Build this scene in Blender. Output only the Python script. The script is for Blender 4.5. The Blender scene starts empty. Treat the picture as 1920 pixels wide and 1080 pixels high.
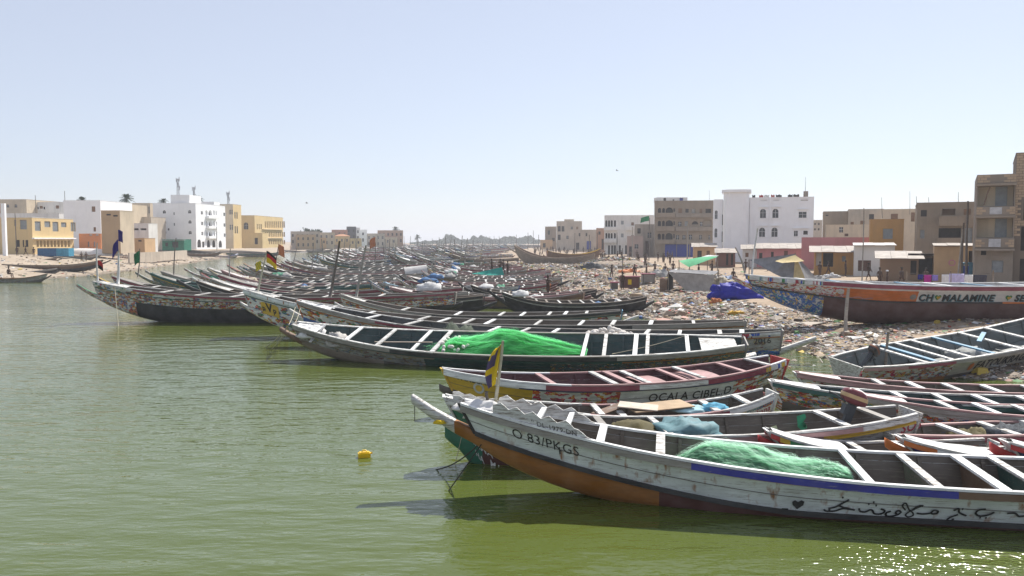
import bpy, math, random
from mathutils import Vector, Matrix, noise, Quaternion

scene = bpy.context.scene
COL = scene.collection
PI = math.pi
R = math.radians

# ------------------------------------------------------------------ camera
FPX = 1493.33           # focal length in pixels of the 1920 wide photograph
HOR = 450.0             # horizon row
CAMZ = 5.0
PITCH = math.atan((540 - HOR) / FPX)
cam_data = bpy.data.cameras.new('camera')
cam_data.lens = 28.0
cam_data.sensor_width = 36.0
cam_data.clip_start = 0.1
cam_data.clip_end = 6000.0
cam = bpy.data.objects.new('camera', cam_data)
COL.objects.link(cam)
cam.location = (0, 0, CAMZ)
cam.rotation_euler = (PI / 2 - PITCH, 0, 0)
scene.camera = cam

# ------------------------------------------------------------------ world, sun, exposure
SUN_AZ, SUN_EL = R(35), R(50)
world = bpy.data.worlds.new('World')
scene.world = world
world.use_nodes = True
wn = world.node_tree
bg = wn.nodes['Background']
sky = wn.nodes.new('ShaderNodeTexSky')
sky.sky_type = 'NISHITA'
sky.sun_disc = False
sky.sun_elevation = SUN_EL
sky.sun_rotation = SUN_AZ
sky.altitude = 0
sky.air_density = 1.0
sky.dust_density = 0.25
sky.ozone_density = 2.0
hs = wn.nodes.new('ShaderNodeHueSaturation')          # dusty, milky sky all round
hs.inputs['Saturation'].default_value = 0.66
wn.links.new(sky.outputs['Color'], hs.inputs['Color'])
milk = wn.nodes.new('ShaderNodeMix')                  # even veil of dust over the whole sky
milk.data_type = 'RGBA'; milk.inputs[0].default_value = 0.58
milk.inputs[7].default_value = (3.55, 3.80, 4.70, 1)
wn.links.new(hs.outputs['Color'], milk.inputs[6])
wn.links.new(milk.outputs[2], bg.inputs['Color'])
bg.inputs['Strength'].default_value = 0.12
sun_data = bpy.data.lights.new('sun', 'SUN')
sun_data.energy = 5.0
sun_data.angle = R(0.53)
sun_data.color = (1.0, 0.95, 0.88)
sun = bpy.data.objects.new('sun', sun_data)
COL.objects.link(sun)
sdir = Vector((math.sin(SUN_AZ) * math.cos(SUN_EL), math.cos(SUN_AZ) * math.cos(SUN_EL), math.sin(SUN_EL)))
sun.rotation_euler = sdir.to_track_quat('Z', 'Y').to_euler()
sun.location = sdir * 200
scene.view_settings.view_transform = 'Standard'
scene.view_settings.look = 'None'
scene.view_settings.gamma = 1.0
scene.view_settings.use_curve_mapping = False
scene.view_settings.exposure = 0.45
scene.cycles.max_bounces = 6
scene.cycles.diffuse_bounces = 3
scene.cycles.glossy_bounces = 3
scene.cycles.transmission_bounces = 4
scene.cycles.volume_bounces = 0
scene.cycles.transparent_max_bounces = 8
scene.cycles.use_denoising = True
scene.cycles.sample_clamp_indirect = 6.0

# ------------------------------------------------------------------ helpers
CP, SP = math.cos(PITCH), math.sin(PITCH)

def ray(px, py):
    a = (px - 960) / FPX
    b = (540 - py) / FPX
    return Vector((a, CP + b * SP, -SP + b * CP))

def P(px, py, z=0.0):
    d = ray(px, py)
    t = (z - CAMZ) / d.z
    return Vector((d.x * t, d.y * t, z))

def D(px, py, y):
    d = ray(px, py)
    t = y / d.y
    return Vector((d.x * t, y, CAMZ + d.z * t))

def lerp(a, b, t):
    return a + (b - a) * t

def interp(x, pts):
    if x <= pts[0][0]:
        return pts[0][1]
    for (x0, y0), (x1, y1) in zip(pts, pts[1:]):
        if x <= x1:
            return y0 + (y1 - y0) * (x - x0) / (x1 - x0)
    return pts[-1][1]

def smooth(a, b, x):
    t = max(0.0, min(1.0, (x - a) / (b - a)))
    return t * t * (3 - 2 * t)

def tag(o, label=None, cat=None, group=None, kind=None):
    if label:
        o['label'] = label
    if cat:
        o['category'] = cat
    if group:
        o['group'] = group
    if kind:
        o['kind'] = kind
    return o

def empty(name, loc=(0, 0, 0), rot=(0, 0, 0), label=None, cat=None, group=None):
    o = bpy.data.objects.new(name, None)
    COL.objects.link(o)
    o.empty_display_size = 0.3
    o.location = loc
    o.rotation_euler = rot
    return tag(o, label, cat, group)

def link(name, me, parent=None):
    o = bpy.data.objects.new(name, me)
    COL.objects.link(o)
    if parent is not None:
        o.parent = parent
    return o

class MB:
    """collects verts and faces, with a material and a uv per face corner"""
    def __init__(s):
        s.v = []; s.f = []; s.m = []; s.uv = []; s.mats = []
    def mi(s, mat):
        if mat not in s.mats:
            s.mats.append(mat)
        return s.mats.index(mat)
    def face(s, idx, mat, uv=None):
        s.f.append(idx); s.m.append(s.mi(mat)); s.uv.append(uv)
    def quad(s, a, b, c, d, mat, uv=None):
        n = len(s.v); s.v += [a, b, c, d]
        s.face((n, n + 1, n + 2, n + 3), mat, uv)
    def box(s, x0, x1, y0, y1, z0, z1, mat, M=None):
        n = len(s.v)
        pts = [Vector((x, y, z)) for z in (z0, z1) for y in (y0, y1) for x in (x0, x1)]
        if M is not None:
            pts = [M @ p for p in pts]
        s.v += pts
        for q in ((0, 2, 3, 1), (4, 5, 7, 6), (0, 1, 5, 4), (2, 6, 7, 3), (0, 4, 6, 2), (1, 3, 7, 5)):
            s.face(tuple(n + i for i in q), mat)
        return s
    def prism(s, poly, z0, z1, mat, M=None, cap=True):
        """poly: list of (x, y); extruded along z"""
        n = len(s.v); k = len(poly)
        pts = [Vector((x, y, z0)) for x, y in poly] + [Vector((x, y, z1)) for x, y in poly]
        if M is not None:
            pts = [M @ p for p in pts]
        s.v += pts
        for i in range(k):
            j = (i + 1) % k
            s.face((n + i, n + j, n + k + j, n + k + i), mat)
        if cap:
            s.face(tuple(n + k + i for i in range(k)), mat)
            s.face(tuple(n + k - 1 - i for i in range(k)), mat)
        return s
    def tube(s, pts, rad, mat, seg=6, cap=True):
        n = len(s.v)
        pts = [Vector(p) for p in pts]
        rads = rad if isinstance(rad, (list, tuple)) else [rad] * len(pts)
        for i, p in enumerate(pts):
            t = (pts[min(i + 1, len(pts) - 1)] - pts[max(i - 1, 0)])
            if t.length < 1e-9:
                t = Vector((0, 0, 1))
            t.normalize()
            a = Vector((0, 0, 1)) if abs(t.z) < 0.9 else Vector((1, 0, 0))
            e1 = t.cross(a).normalized(); e2 = t.cross(e1)
            for k in range(seg):
                an = 2 * PI * k / seg
                s.v.append(p + e1 * (math.cos(an) * rads[i]) + e2 * (math.sin(an) * rads[i]))
        for i in range(len(pts) - 1):
            for k in range(seg):
                k2 = (k + 1) % seg
                s.face((n + i * seg + k, n + i * seg + k2, n + (i + 1) * seg + k2, n + (i + 1) * seg + k), mat)
        if cap:
            s.face(tuple(n + k for k in range(seg)), mat)
            e = n + (len(pts) - 1) * seg
            s.face(tuple(e + seg - 1 - k for k in range(seg)), mat)
        return s
    def grid(s, rows, mat, closed=False, uvf=None):
        """rows: list of equal-length point lists"""
        n = len(s.v); w = len(rows[0])
        for r in rows:
            s.v += [Vector(p) for p in r]
        for i in range(len(rows) - 1):
            for j in range(w if closed else w - 1):
                j2 = (j + 1) % w
                q = (n + i * w + j, n + i * w + j2, n + (i + 1) * w + j2, n + (i + 1) * w + j)
                s.face(q, mat(i, j) if callable(mat) else mat,
                       None if uvf is None else [uvf(i, j), uvf(i, j + 1), uvf(i + 1, j + 1), uvf(i + 1, j)])
        return s
    def mesh(s, name, shade=False):
        me = bpy.data.meshes.new(name)
        me.from_pydata([tuple(v) for v in s.v], [], s.f)
        for m in s.mats:
            me.materials.append(m)
        if len(s.mats) > 1:
            me.polygons.foreach_set('material_index', s.m)
        if any(u is not None for u in s.uv):
            lay = me.uv_layers.new(name='UVMap')
            flat = []
            for f, u in zip(s.f, s.uv):
                if u is None:
                    flat += [0.0, 0.0] * len(f)
                else:
                    for c in u:
                        flat += [c[0], c[1]]
            lay.data.foreach_set('uv', flat)
        if shade:
            me.polygons.foreach_set('use_smooth', [True] * len(me.polygons))
        me.update()
        return me
    def build(s, name, parent=None, shade=False):
        return link(name, s.mesh(name, shade), parent)

def copy_tree(o, parent=None):
    c = o.copy()
    COL.objects.link(c)
    if parent is not None:
        c.parent = parent
    for ch in list(o.children):
        copy_tree(ch, c)
    return c

# ------------------------------------------------------------------ materials
MATS = {}

class NT:
    def __init__(s, name):
        s.mat = bpy.data.materials.new(name); s.mat.use_nodes = True
        s.t = s.mat.node_tree; s.b = s.t.nodes['Principled BSDF']; s.b.inputs['Specular IOR Level'].default_value = 0.25
    def n(s, kind, **kw):
        nd = s.t.nodes.new('ShaderNode' + kind)
        for k, v in kw.items():
            if k in nd.inputs:
                nd.inputs[k].default_value = v
            else:
                setattr(nd, k, v)
        return nd
    def l(s, a, b):
        s.t.links.new(a, b)
    def coord(s, scale=(1, 1, 1), kind='Object', rnd=True):
        tc = s.n('TexCoord'); mp = s.n('Mapping')
        mp.inputs['Scale'].default_value = scale
        s.l(tc.outputs[kind], mp.inputs['Vector'])
        if rnd:
            oi = s.n('ObjectInfo'); m = s.n('Math', operation='MULTIPLY'); m.inputs[1].default_value = 57.0
            s.l(oi.outputs['Random'], m.inputs[0]); s.l(m.outputs[0], mp.inputs['Location'])
        return mp.outputs[0]
    def noise(s, vec, scale, detail=4, rough=0.6):
        nd = s.n('TexNoise'); nd.inputs['Scale'].default_value = scale
        nd.inputs['Detail'].default_value = detail; nd.inputs['Roughness'].default_value = rough
        s.l(vec, nd.inputs['Vector'])
        return nd.outputs['Fac']
    def ramp(s, fac, stops, interp='LINEAR'):
        r = s.n('ValToRGB'); cr = r.color_ramp; cr.interpolation = interp
        while len(cr.elements) < len(stops):
            cr.elements.new(0.5)
        for e, (p, c) in zip(cr.elements, stops):
            e.position = p
            e.color = (c, c, c, 1) if isinstance(c, (int, float)) else (c[0], c[1], c[2], 1)
        s.l(fac, r.inputs['Fac'])
        return r.outputs['Color']
    def mix(s, fac, a, b, mode='MIX'):
        m = s.n('Mix'); m.data_type = 'RGBA'; m.blend_type = mode
        for v, i in ((fac, 0), (a, 6), (b, 7)):
            if isinstance(v, (int, float)):
                m.inputs[i].default_value = v
            elif isinstance(v, tuple):
                m.inputs[i].default_value = (v[0], v[1], v[2], 1)
            else:
                s.l(v, m.inputs[i])
        return m.outputs[2]
    def bump(s, h, strength=0.3, dist=0.02):
        b = s.n('Bump'); b.inputs['Strength'].default_value = strength; b.inputs['Distance'].default_value = dist
        s.l(h, b.inputs['Height']); s.l(b.outputs[0], s.b.inputs['Normal'])
    def base(s, c, rough=0.6):
        if isinstance(c, tuple):
            s.b.inputs['Base Color'].default_value = (c[0], c[1], c[2], 1)
        else:
            s.l(c, s.b.inputs['Base Color'])
        s.b.inputs['Roughness'].default_value = rough
        return s.mat

def sc3(c, k):
    return tuple(max(0.0, min(1.0, x * k)) for x in c)

def mixc(a, b, t):
    return tuple(lerp(x, y, t) for x, y in zip(a, b))

def paint(name, col, wear=0.45, under=(0.20, 0.17, 0.14), rough=0.55, streak=0.5, rust=0.0):
    """weathered paint over boards: chips, grime and streaks in the paint itself"""
    if name in MATS:
        return MATS[name]
    t = NT(name)
    v = t.coord((1, 1, 1)); vs = t.coord((0.55, 0.55, 3.0)); vl = t.coord((0.25, 1, 5.0))
    big = t.noise(v, 1.3, 3); fine = t.noise(vl, 9, 6, 0.7); st = t.noise(vs, 4.0, 5, 0.65)
    c = t.mix(t.ramp(big, [(0.3, 0.0), (0.72, 1.0)]), sc3(col, 0.80), sc3(mixc(col, (0.5, 0.5, 0.48), 0.10), 1.1))
    grime = t.ramp(st, [(0.42, 0.0), (0.75, streak)])
    c = t.mix(grime, c, mixc(sc3(col, 0.5), (0.13, 0.11, 0.085), 0.5))
    chip = t.ramp(fine, [(0.69 - 0.22 * wear, 0.0), (0.75 - 0.22 * wear, 0.9)])
    c = t.mix(chip, c, under)
    if rust > 0:
        rv = t.coord((3.0, 3.0, 0.35)); rn = t.noise(rv, 2.2, 3, 0.5)
        c = t.mix(t.ramp(rn, [(0.59, 0.0), (0.74, rust)]), c, (0.28, 0.11, 0.03))
    t.bump(fine, 0.25, 0.01)
    MATS[name] = t.base(c, rough)
    return MATS[name]

def pattern(name, pal, su=1.4, sv=3.0, wear=0.4, basec=(0.72, 0.72, 0.68), cover=0.55, rough=0.5):
    """painted folk ornament on a hull strake, laid out in the strake's own uv (metres along, 0..1 up)"""
    if name in MATS:
        return MATS[name]
    t = NT(name)
    tc = t.n('TexCoord'); mp = t.n('Mapping'); t.l(tc.outputs['UV'], mp.inputs['Vector'])
    oi = t.n('ObjectInfo'); m = t.n('Math', operation='MULTIPLY'); m.inputs[1].default_value = 41.0
    t.l(oi.outputs['Random'], m.inputs[0]); t.l(m.outputs[0], mp.inputs['Location'])
    mp.inputs['Scale'].default_value = (su, sv, 1)
    nz = t.n('TexNoise'); nz.inputs['Scale'].default_value = 2.2; t.l(mp.outputs[0], nz.inputs['Vector'])
    wv = t.mix(0.32, mp.outputs[0], nz.outputs['Color'])
    vo = t.n('TexVoronoi'); vo.inputs['Scale'].default_value = 3.6; t.l(wv, vo.inputs['Vector'])
    vo2 = t.n('TexVoronoi'); vo2.inputs['Scale'].default_value = 9.5; t.l(wv, vo2.inputs['Vector'])
    sx = t.n('SeparateColor'); t.l(vo.outputs['Color'], sx.inputs[0])
    sy = t.n('SeparateColor'); t.l(vo2.outputs['Color'], sy.inputs[0])
    k = len(pal)
    c1 = t.ramp(sx.outputs[0], [(i / k, p) for i, p in enumerate(pal)], 'CONSTANT')
    c2 = t.ramp(sy.outputs[1], [(i / k, p) for i, p in enumerate(reversed(pal))], 'CONSTANT')
    c = t.mix(t.ramp(sy.outputs[2], [(0.0, 0.0), (0.62, 1.0)], 'CONSTANT'), c1, c2)
    c = t.mix(t.ramp(sx.outputs[2], [(0.0, 0.0), (cover, 1.0)], 'CONSTANT'), c, basec)
    ring = t.ramp(vo.outputs['Distance'], [(0.30, 0.0), (0.34, 0.8), (0.42, 0.0)])
    c = t.mix(ring, c, (0.55, 0.55, 0.5))
    v = t.coord((0.3, 1, 4.0)); fine = t.noise(v, 9, 6, 0.7); gr = t.noise(t.coord((0.8, 0.8, 2)), 3, 4)
    c = t.mix(t.ramp(gr, [(0.38, 0.0), (0.72, 0.62)]), c, (0.11, 0.09, 0.07))
    c = t.mix(t.ramp(fine, [(0.68 - 0.2 * wear, 0.0), (0.75 - 0.2 * wear, 0.9)]), c, (0.24, 0.21, 0.18))
    t.bump(fine, 0.2, 0.01)
    MATS[name] = t.base(c, rough)
    return MATS[name]

def plain(name, col, rough=0.7, var=0.2, scale=3.0, bump=0.0, spec=0.2, metal=0.0, transl=0.0):
    if name in MATS:
        return MATS[name]
    t = NT(name)
    v = t.coord()
    nz = t.noise(v, scale, 5)
    c = t.mix(t.ramp(nz, [(0.3, 0.0), (0.7, 1.0)]), sc3(col, 1 - var), sc3(col, 1 + var))
    if bump > 0:
        t.bump(t.noise(v, scale * 6, 4), bump, 0.02)
    t.b.inputs['Specular IOR Level'].default_value = spec
    t.b.inputs['Metallic'].default_value = metal
    MATS[name] = t.base(c, rough)
    return MATS[name]

def plaster(name, col, stain=0.4, rough=0.85):
    """wall render with rain streaks, patches and damp"""
    if name in MATS:
        return MATS[name]
    t = NT(name)
    v = t.coord(); vs = t.coord((1.3, 1.3, 0.22))
    big = t.noise(v, 0.35, 4); st = t.noise(vs, 1.2, 5, 0.65); fine = t.noise(v, 5, 5)
    c = t.mix(t.ramp(big, [(0.32, 0.0), (0.7, 1.0)]), sc3(col, 1 - 0.25 * stain), sc3(col, 1.06))
    c = t.mix(t.ramp(st, [(0.5, 0.0), (0.78, stain)]), c, sc3(mixc(col, (0.2, 0.18, 0.15), 0.55), 0.8))
    c = t.mix(t.ramp(fine, [(0.55, 0.0), (0.8, 0.35 * stain)]), c, sc3(col, 0.6))
    t.bump(fine, 0.2, 0.02)
    MATS[name] = t.base(c, rough)
    return MATS[name]

# ------------------------------------------------------------------ setting: water and banks
def water_material():
    t = NT('estuary_water')
    tc = t.n('TexCoord')
    def mapped(scale, rot=0.0):
        mp = t.n('Mapping'); mp.inputs['Scale'].default_value = scale; mp.inputs['Rotation'].default_value = (0, 0, rot)
        t.l(tc.outputs['Object'], mp.inputs['Vector']); return mp.outputs[0]
    a = t.noise(mapped((0.55, 1.5, 1), 0.12), 1.0, 3, 0.5)
    b = t.noise(mapped((1.4, 3.6, 1), -0.10), 1.0, 3, 0.55)
    c = t.noise(mapped((4.0, 9.0, 1), 0.05), 1.0, 2, 0.5)
    m1 = t.n('Math', operation='MULTIPLY_ADD'); m1.inputs[1].default_value = 0.36; t.l(b, m1.inputs[0]); t.l(a, m1.inputs[2])
    m2 = t.n('Math', operation='MULTIPLY_ADD'); m2.inputs[1].default_value = 0.11; t.l(c, m2.inputs[0]); t.l(m1.outputs[0], m2.inputs[2])
    # calmer and rougher patches of wind
    w = t.noise(mapped((0.05, 0.12, 1), 0.3), 1.0, 3, 0.5)
    st = t.n('MapRange'); t.l(w, st.inputs[0]); st.inputs[1].default_value = 0.35; st.inputs[2].default_value = 0.7
    st.inputs[3].default_value = 0.45; st.inputs[4].default_value = 1.0
    # extra ripples added off the near boat to make the sun glint
    vd = t.n('VectorMath', operation='DISTANCE'); t.l(mapped((0.55, 1.0, 1)), vd.inputs[0]); g = P(1790, 1062); vd.inputs[1].default_value = (g.x * 0.55, g.y, 0)
    gm = t.n('MapRange'); gm.interpolation_type = 'SMOOTHSTEP'; t.l(vd.outputs['Value'], gm.inputs[0])
    gm.inputs[1].default_value = 0.5; gm.inputs[2].default_value = 2.3; gm.inputs[3].default_value = 0.32; gm.inputs[4].default_value = 0.0
    gn = t.noise(mapped((9, 15, 1), 0.2), 1.0, 2, 0.5)
    m3 = t.n('Math', operation='MULTIPLY_ADD'); t.l(gn, m3.inputs[0]); t.l(gm.outputs[0], m3.inputs[1]); t.l(m2.outputs[0], m3.inputs[2])
    m2 = m3
    bp = t.n('Bump'); bp.inputs['Distance'].default_value = 0.11
    t.l(st.outputs[0], bp.inputs['Strength']); t.l(m2.outputs[0], bp.inputs['Height']); t.l(bp.outputs[0], t.b.inputs['Normal'])
    silt = t.noise(mapped((0.06, 0.06, 1)), 1.0, 4, 0.5)
    col = t.mix(t.ramp(silt, [(0.3, 0.0), (0.7, 1.0)]), (0.072, 0.098, 0.018), (0.092, 0.114, 0.025))
    t.b.inputs['IOR'].default_value = 1.333
    t.b.inputs['Specular IOR Level'].default_value = 0.85
    return t.base(col, 0.07)

WATER = water_material()
mb = MB()
mb.quad(Vector((-3000, -60, 0)), Vector((3000, -60, 0)), Vector((3000, 4000, 0)), Vector((-3000, 4000, 0)), WATER)
tag(mb.build('water'), kind='structure')

# right bank: x of the waterline by distance
SHORE_R = [(10, 40), (25, 34), (26.5, 22), (29, 16.5), (33, 14.0), (40, 13.2), (46, 12.6), (50, 9.5), (54, 5.5), (58, 3.2), (61, 3.0),
           (65, 6.4), (70, 7.0), (75, 4.0), (82, 2.0), (90, 4.2), (100, 4.6), (110, 0.5), (125, -2.5), (150, -6), (190, -9), (260, -12), (400, -6), (700, 40), (1200, 120)]
SHORE_L = [(0, -90), (55, -80), (80, -66), (95, -61), (107, -59), (120, -60), (136, -63), (170, -69), (213, -77), (260, -82), (325, -88), (420, -92), (520, -84), (640, -80), (900, -140)]

def h_right(x, y):
    d = x - interp(y, SHORE_R) + 1.2 * noise.noise(Vector((x * 0.15, y * 0.15, 3)))
    z = interp(d, [(-6, -0.9), (0, 0.0), (2.5, 0.22), (8, 0.48), (20, 0.8), (40, 1.2), (80, 1.5)])
    k = smooth(0.5, 6, d)
    z += k * (0.30 * noise.noise(Vector((x * 0.22, y * 0.22, 0))) + 0.09 * noise.noise(Vector((x * 0.8, y * 0.8, 7))))
    return z

def h_left(x, y):
    d = interp(y, SHORE_L) - x + 1.0 * noise.noise(Vector((x * 0.12, y * 0.12, 9)))
    z = interp(d, [(-6, -0.8), (0, 0.0), (4, 0.3), (14, 1.3), (22, 2.2), (60, 2.6)])
    return z + smooth(1, 6, d) * 0.12 * noise.noise(Vector((x * 0.3, y * 0.3, 2)))

def sand_material(name, c1, c2, c3):
    t = NT(name)
    v = t.coord(rnd=False)
    big = t.noise(v, 0.18, 5); mid = t.noise(v, 1.6, 6, 0.7); fine = t.noise(v, 14, 4, 0.7)
    c = t.mix(t.ramp(big, [(0.35, 0.0), (0.65, 1.0)]), c1, c2)
    c = t.mix(t.ramp(mid, [(0.48, 0.0), (0.68, 0.85)]), c, c3)
    # wet near the waterline: darker sand up to where the tide reaches
    tc = t.n('TexCoord'); sp = t.n('SeparateXYZ'); t.l(tc.outputs['Object'], sp.inputs[0])
    ad = t.n('Math', operation='MULTIPLY_ADD'); ad.inputs[1].default_value = 0.35; t.l(big, ad.inputs[0]); t.l(sp.outputs[2], ad.inputs[2])
    c = t.mix(t.ramp(ad.outputs[0], [(0.22, 0.75), (0.36, 0.0)]), c, sc3(c1, 0.4))
    mm = t.n('Math', operation='MULTIPLY_ADD'); mm.inputs[1].default_value = 0.3; t.l(fine, mm.inputs[0]); t.l(mid, mm.inputs[2])
    t.bump(mm.outputs[0], 0.5, 0.08)
    return t.base(c, 0.9)

SAND_R = sand_material('bank_sand', (0.30, 0.22, 0.15), (0.40, 0.31, 0.22), (0.21, 0.165, 0.12))
SAND_L = sand_material('beach_sand', (0.34, 0.275, 0.20), (0.42, 0.345, 0.26), (0.27, 0.22, 0.17))

def terrain(name, fx, fy, h, mat):
    m = MB()
    rows = [[(x, y, h(x, y)) for x in fx(y)] for y in fy]
    m.grid(rows, mat)
    return tag(m.build(name, shade=True), kind='structure')

ys = []
y = 22.0
while y < 1300:
    ys.append(y); y += max(0.7, y * 0.016)
offs = [-7, -5, -3.5, -2.2, -1.2, -0.4, 0.3, 1, 1.8, 2.6, 3.5, 4.5, 5.6, 6.8, 8, 9.3, 10.7, 12.2, 14, 16, 18.2, 20.6, 23.2, 26, 29, 33, 38, 45, 55, 70, 100, 160, 300, 600]
terrain('right_bank', lambda y: [interp(y, SHORE_R) + o for o in offs], ys, h_right, SAND_R)
ys = []
y = 20.0
while y < 1000:
    ys.append(y); y += max(2.0, y * 0.02)
offl = [7, 5, 3, 1.5, 0, -1.5, -3, -5, -7, -9.5, -12, -15, -18, -22, -28, -40, -80, -200, -600]
terrain('left_bank', lambda y: [interp(y, SHORE_L) + o for o in reversed(offl)], ys, h_left, SAND_L)

# ------------------------------------------------------------------ pirogues
WHITE = (0.78, 0.79, 0.78); PALE = (0.46, 0.53, 0.55); GREYW = (0.30, 0.28, 0.25); MAROON = (0.21, 0.035, 0.055)
TEAL = (0.02, 0.10, 0.085); NEARBLACK = (0.022, 0.022, 0.024); OCHRE = (0.32, 0.12, 0.016); YELLOW = (0.66, 0.42, 0.03)
BLUE = (0.03, 0.035, 0.30); SKY = (0.10, 0.28, 0.42); RED = (0.5, 0.03, 0.03); GREEN = (0.03, 0.22, 0.07); PINK = (0.44, 0.25, 0.24)
OXRED = (0.10, 0.028, 0.022); BROWN = (0.16, 0.09, 0.05); MIDBLUE = (0.02, 0.10, 0.32); ORANGE = (0.62, 0.16, 0.02); LILAC = (0.38, 0.33, 0.52)

P_WHITE = paint('white_boat_paint', WHITE, 0.45)
P_WHITE2 = paint('scuffed_white_paint', (0.66, 0.66, 0.63), 0.8)
P_PALE = paint('pale_blue_white_paint', (0.76, 0.80, 0.78), 0.52, rust=0.9, streak=0.38, under=(0.27, 0.24, 0.2))
P_GREY = paint('grey_board_paint', GREYW, 0.7)
P_MAROON = paint('maroon_rail_paint', (0.25, 0.035, 0.06), 0.45)
P_TEAL = paint('dark_teal_paint', TEAL, 0.45, under=(0.22, 0.2, 0.17))
P_BLACK = paint('black_tar_paint', NEARBLACK, 0.35, under=(0.1, 0.09, 0.08))
P_OCHRE = paint('ochre_hull_paint', OCHRE, 0.3, under=(0.12, 0.06, 0.03))
P_YELLOW = paint('yellow_paint', YELLOW, 0.35)
P_BLUE = paint('violet_blue_paint', BLUE, 0.35, under=(0.3, 0.28, 0.3))
P_SKY = paint('sky_blue_paint', SKY, 0.5)
P_RED = paint('red_paint', RED, 0.4)
P_GREEN = paint('green_paint', GREEN, 0.4)
P_PINK = paint('faded_pink_paint', PINK, 0.55)
P_OXRED = paint('oxide_red_bottom_paint', OXRED, 0.25, under=(0.06, 0.03, 0.03))
P_BROWN = paint('brown_board_paint', BROWN, 0.5)
P_MBLUE = paint('blue_hull_paint', MIDBLUE, 0.4)
P_ORANGE = paint('orange_band_paint', ORANGE, 0.3)
P_DGREEN = paint('deep_green_hull_paint', (0.015, 0.15, 0.09), 0.3)
P_WOOD = paint('bare_weathered_wood', (0.27, 0.22, 0.17), 0.7, under=(0.14, 0.11, 0.085))
P_DWOOD = paint('dark_wet_wood', (0.10, 0.085, 0.07), 0.6, under=(0.2, 0.17, 0.13))
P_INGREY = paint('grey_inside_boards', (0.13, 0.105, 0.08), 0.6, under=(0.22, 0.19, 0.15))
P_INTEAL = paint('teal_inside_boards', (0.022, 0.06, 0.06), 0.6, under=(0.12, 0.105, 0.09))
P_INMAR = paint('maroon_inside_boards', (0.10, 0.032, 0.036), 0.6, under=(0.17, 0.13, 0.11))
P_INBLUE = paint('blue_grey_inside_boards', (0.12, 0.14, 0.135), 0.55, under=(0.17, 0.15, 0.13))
P_LETTER = paint('black_lettering_paint', (0.015, 0.015, 0.017), 0.3, under=(0.3, 0.3, 0.3))
P_LETTERW = paint('white_lettering_paint', (0.62, 0.62, 0.6), 0.3)
P_LETTERR = paint('crimson_lettering_paint', (0.45, 0.02, 0.06), 0.4)
FOLK = [RED, YELLOW, (0.03, 0.2, 0.08), (0.05, 0.18, 0.45), MAROON, ORANGE]
PT_WHITE = pattern('folk_ornament_on_white', FOLK, cover=0.42)
PT_MIX = pattern('dense_folk_ornament', FOLK + [(0.6, 0.6, 0.56)], su=2.6, sv=4.5, cover=0.72)
PT_RED = pattern('crimson_ornament_on_white', [(0.45, 0.02, 0.07), RED, ORANGE, (0.45, 0.02, 0.1), YELLOW], su=2.6, sv=4.0, cover=0.5)
PT_TEAL = pattern('worn_ornament_on_teal', [TEAL, (0.05, 0.16, 0.2), YELLOW, MAROON, (0.45, 0.45, 0.42)], su=2.4, sv=4.0, cover=0.45, basec=(0.03, 0.13, 0.12), wear=0.8)
PT_GREY = pattern('faded_ornament_on_grey', [GREYW, (0.4, 0.33, 0.12), (0.2, 0.06, 0.06), (0.12, 0.22, 0.28), (0.5, 0.5, 0.47)], su=1.9, sv=3.5, cover=0.5, basec=(0.42, 0.42, 0.4), wear=0.7)
PT_BLUE = pattern('fish_ornament_on_blue', [(0.02, 0.12, 0.42), (0.05, 0.3, 0.3), (0.6, 0.6, 0.56), YELLOW, (0.02, 0.12, 0.42)], su=2.4, sv=4.5, cover=0.6, basec=(0.02, 0.11, 0.36), wear=0.2)
PT_FLAGS = pattern('row_of_little_flags', [(0.62, 0.62, 0.6), (0.35, 0.02, 0.04), (0.62, 0.62, 0.6), (0.03, 0.2, 0.07), YELLOW, (0.02, 0.08, 0.4)], su=1.5, sv=0.05, cover=0.6, basec=(0.66, 0.66, 0.64), wear=0.25)

def kick(u, u0, p):
    return max(0.0, (u - u0) / (1 - u0)) ** p

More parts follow.
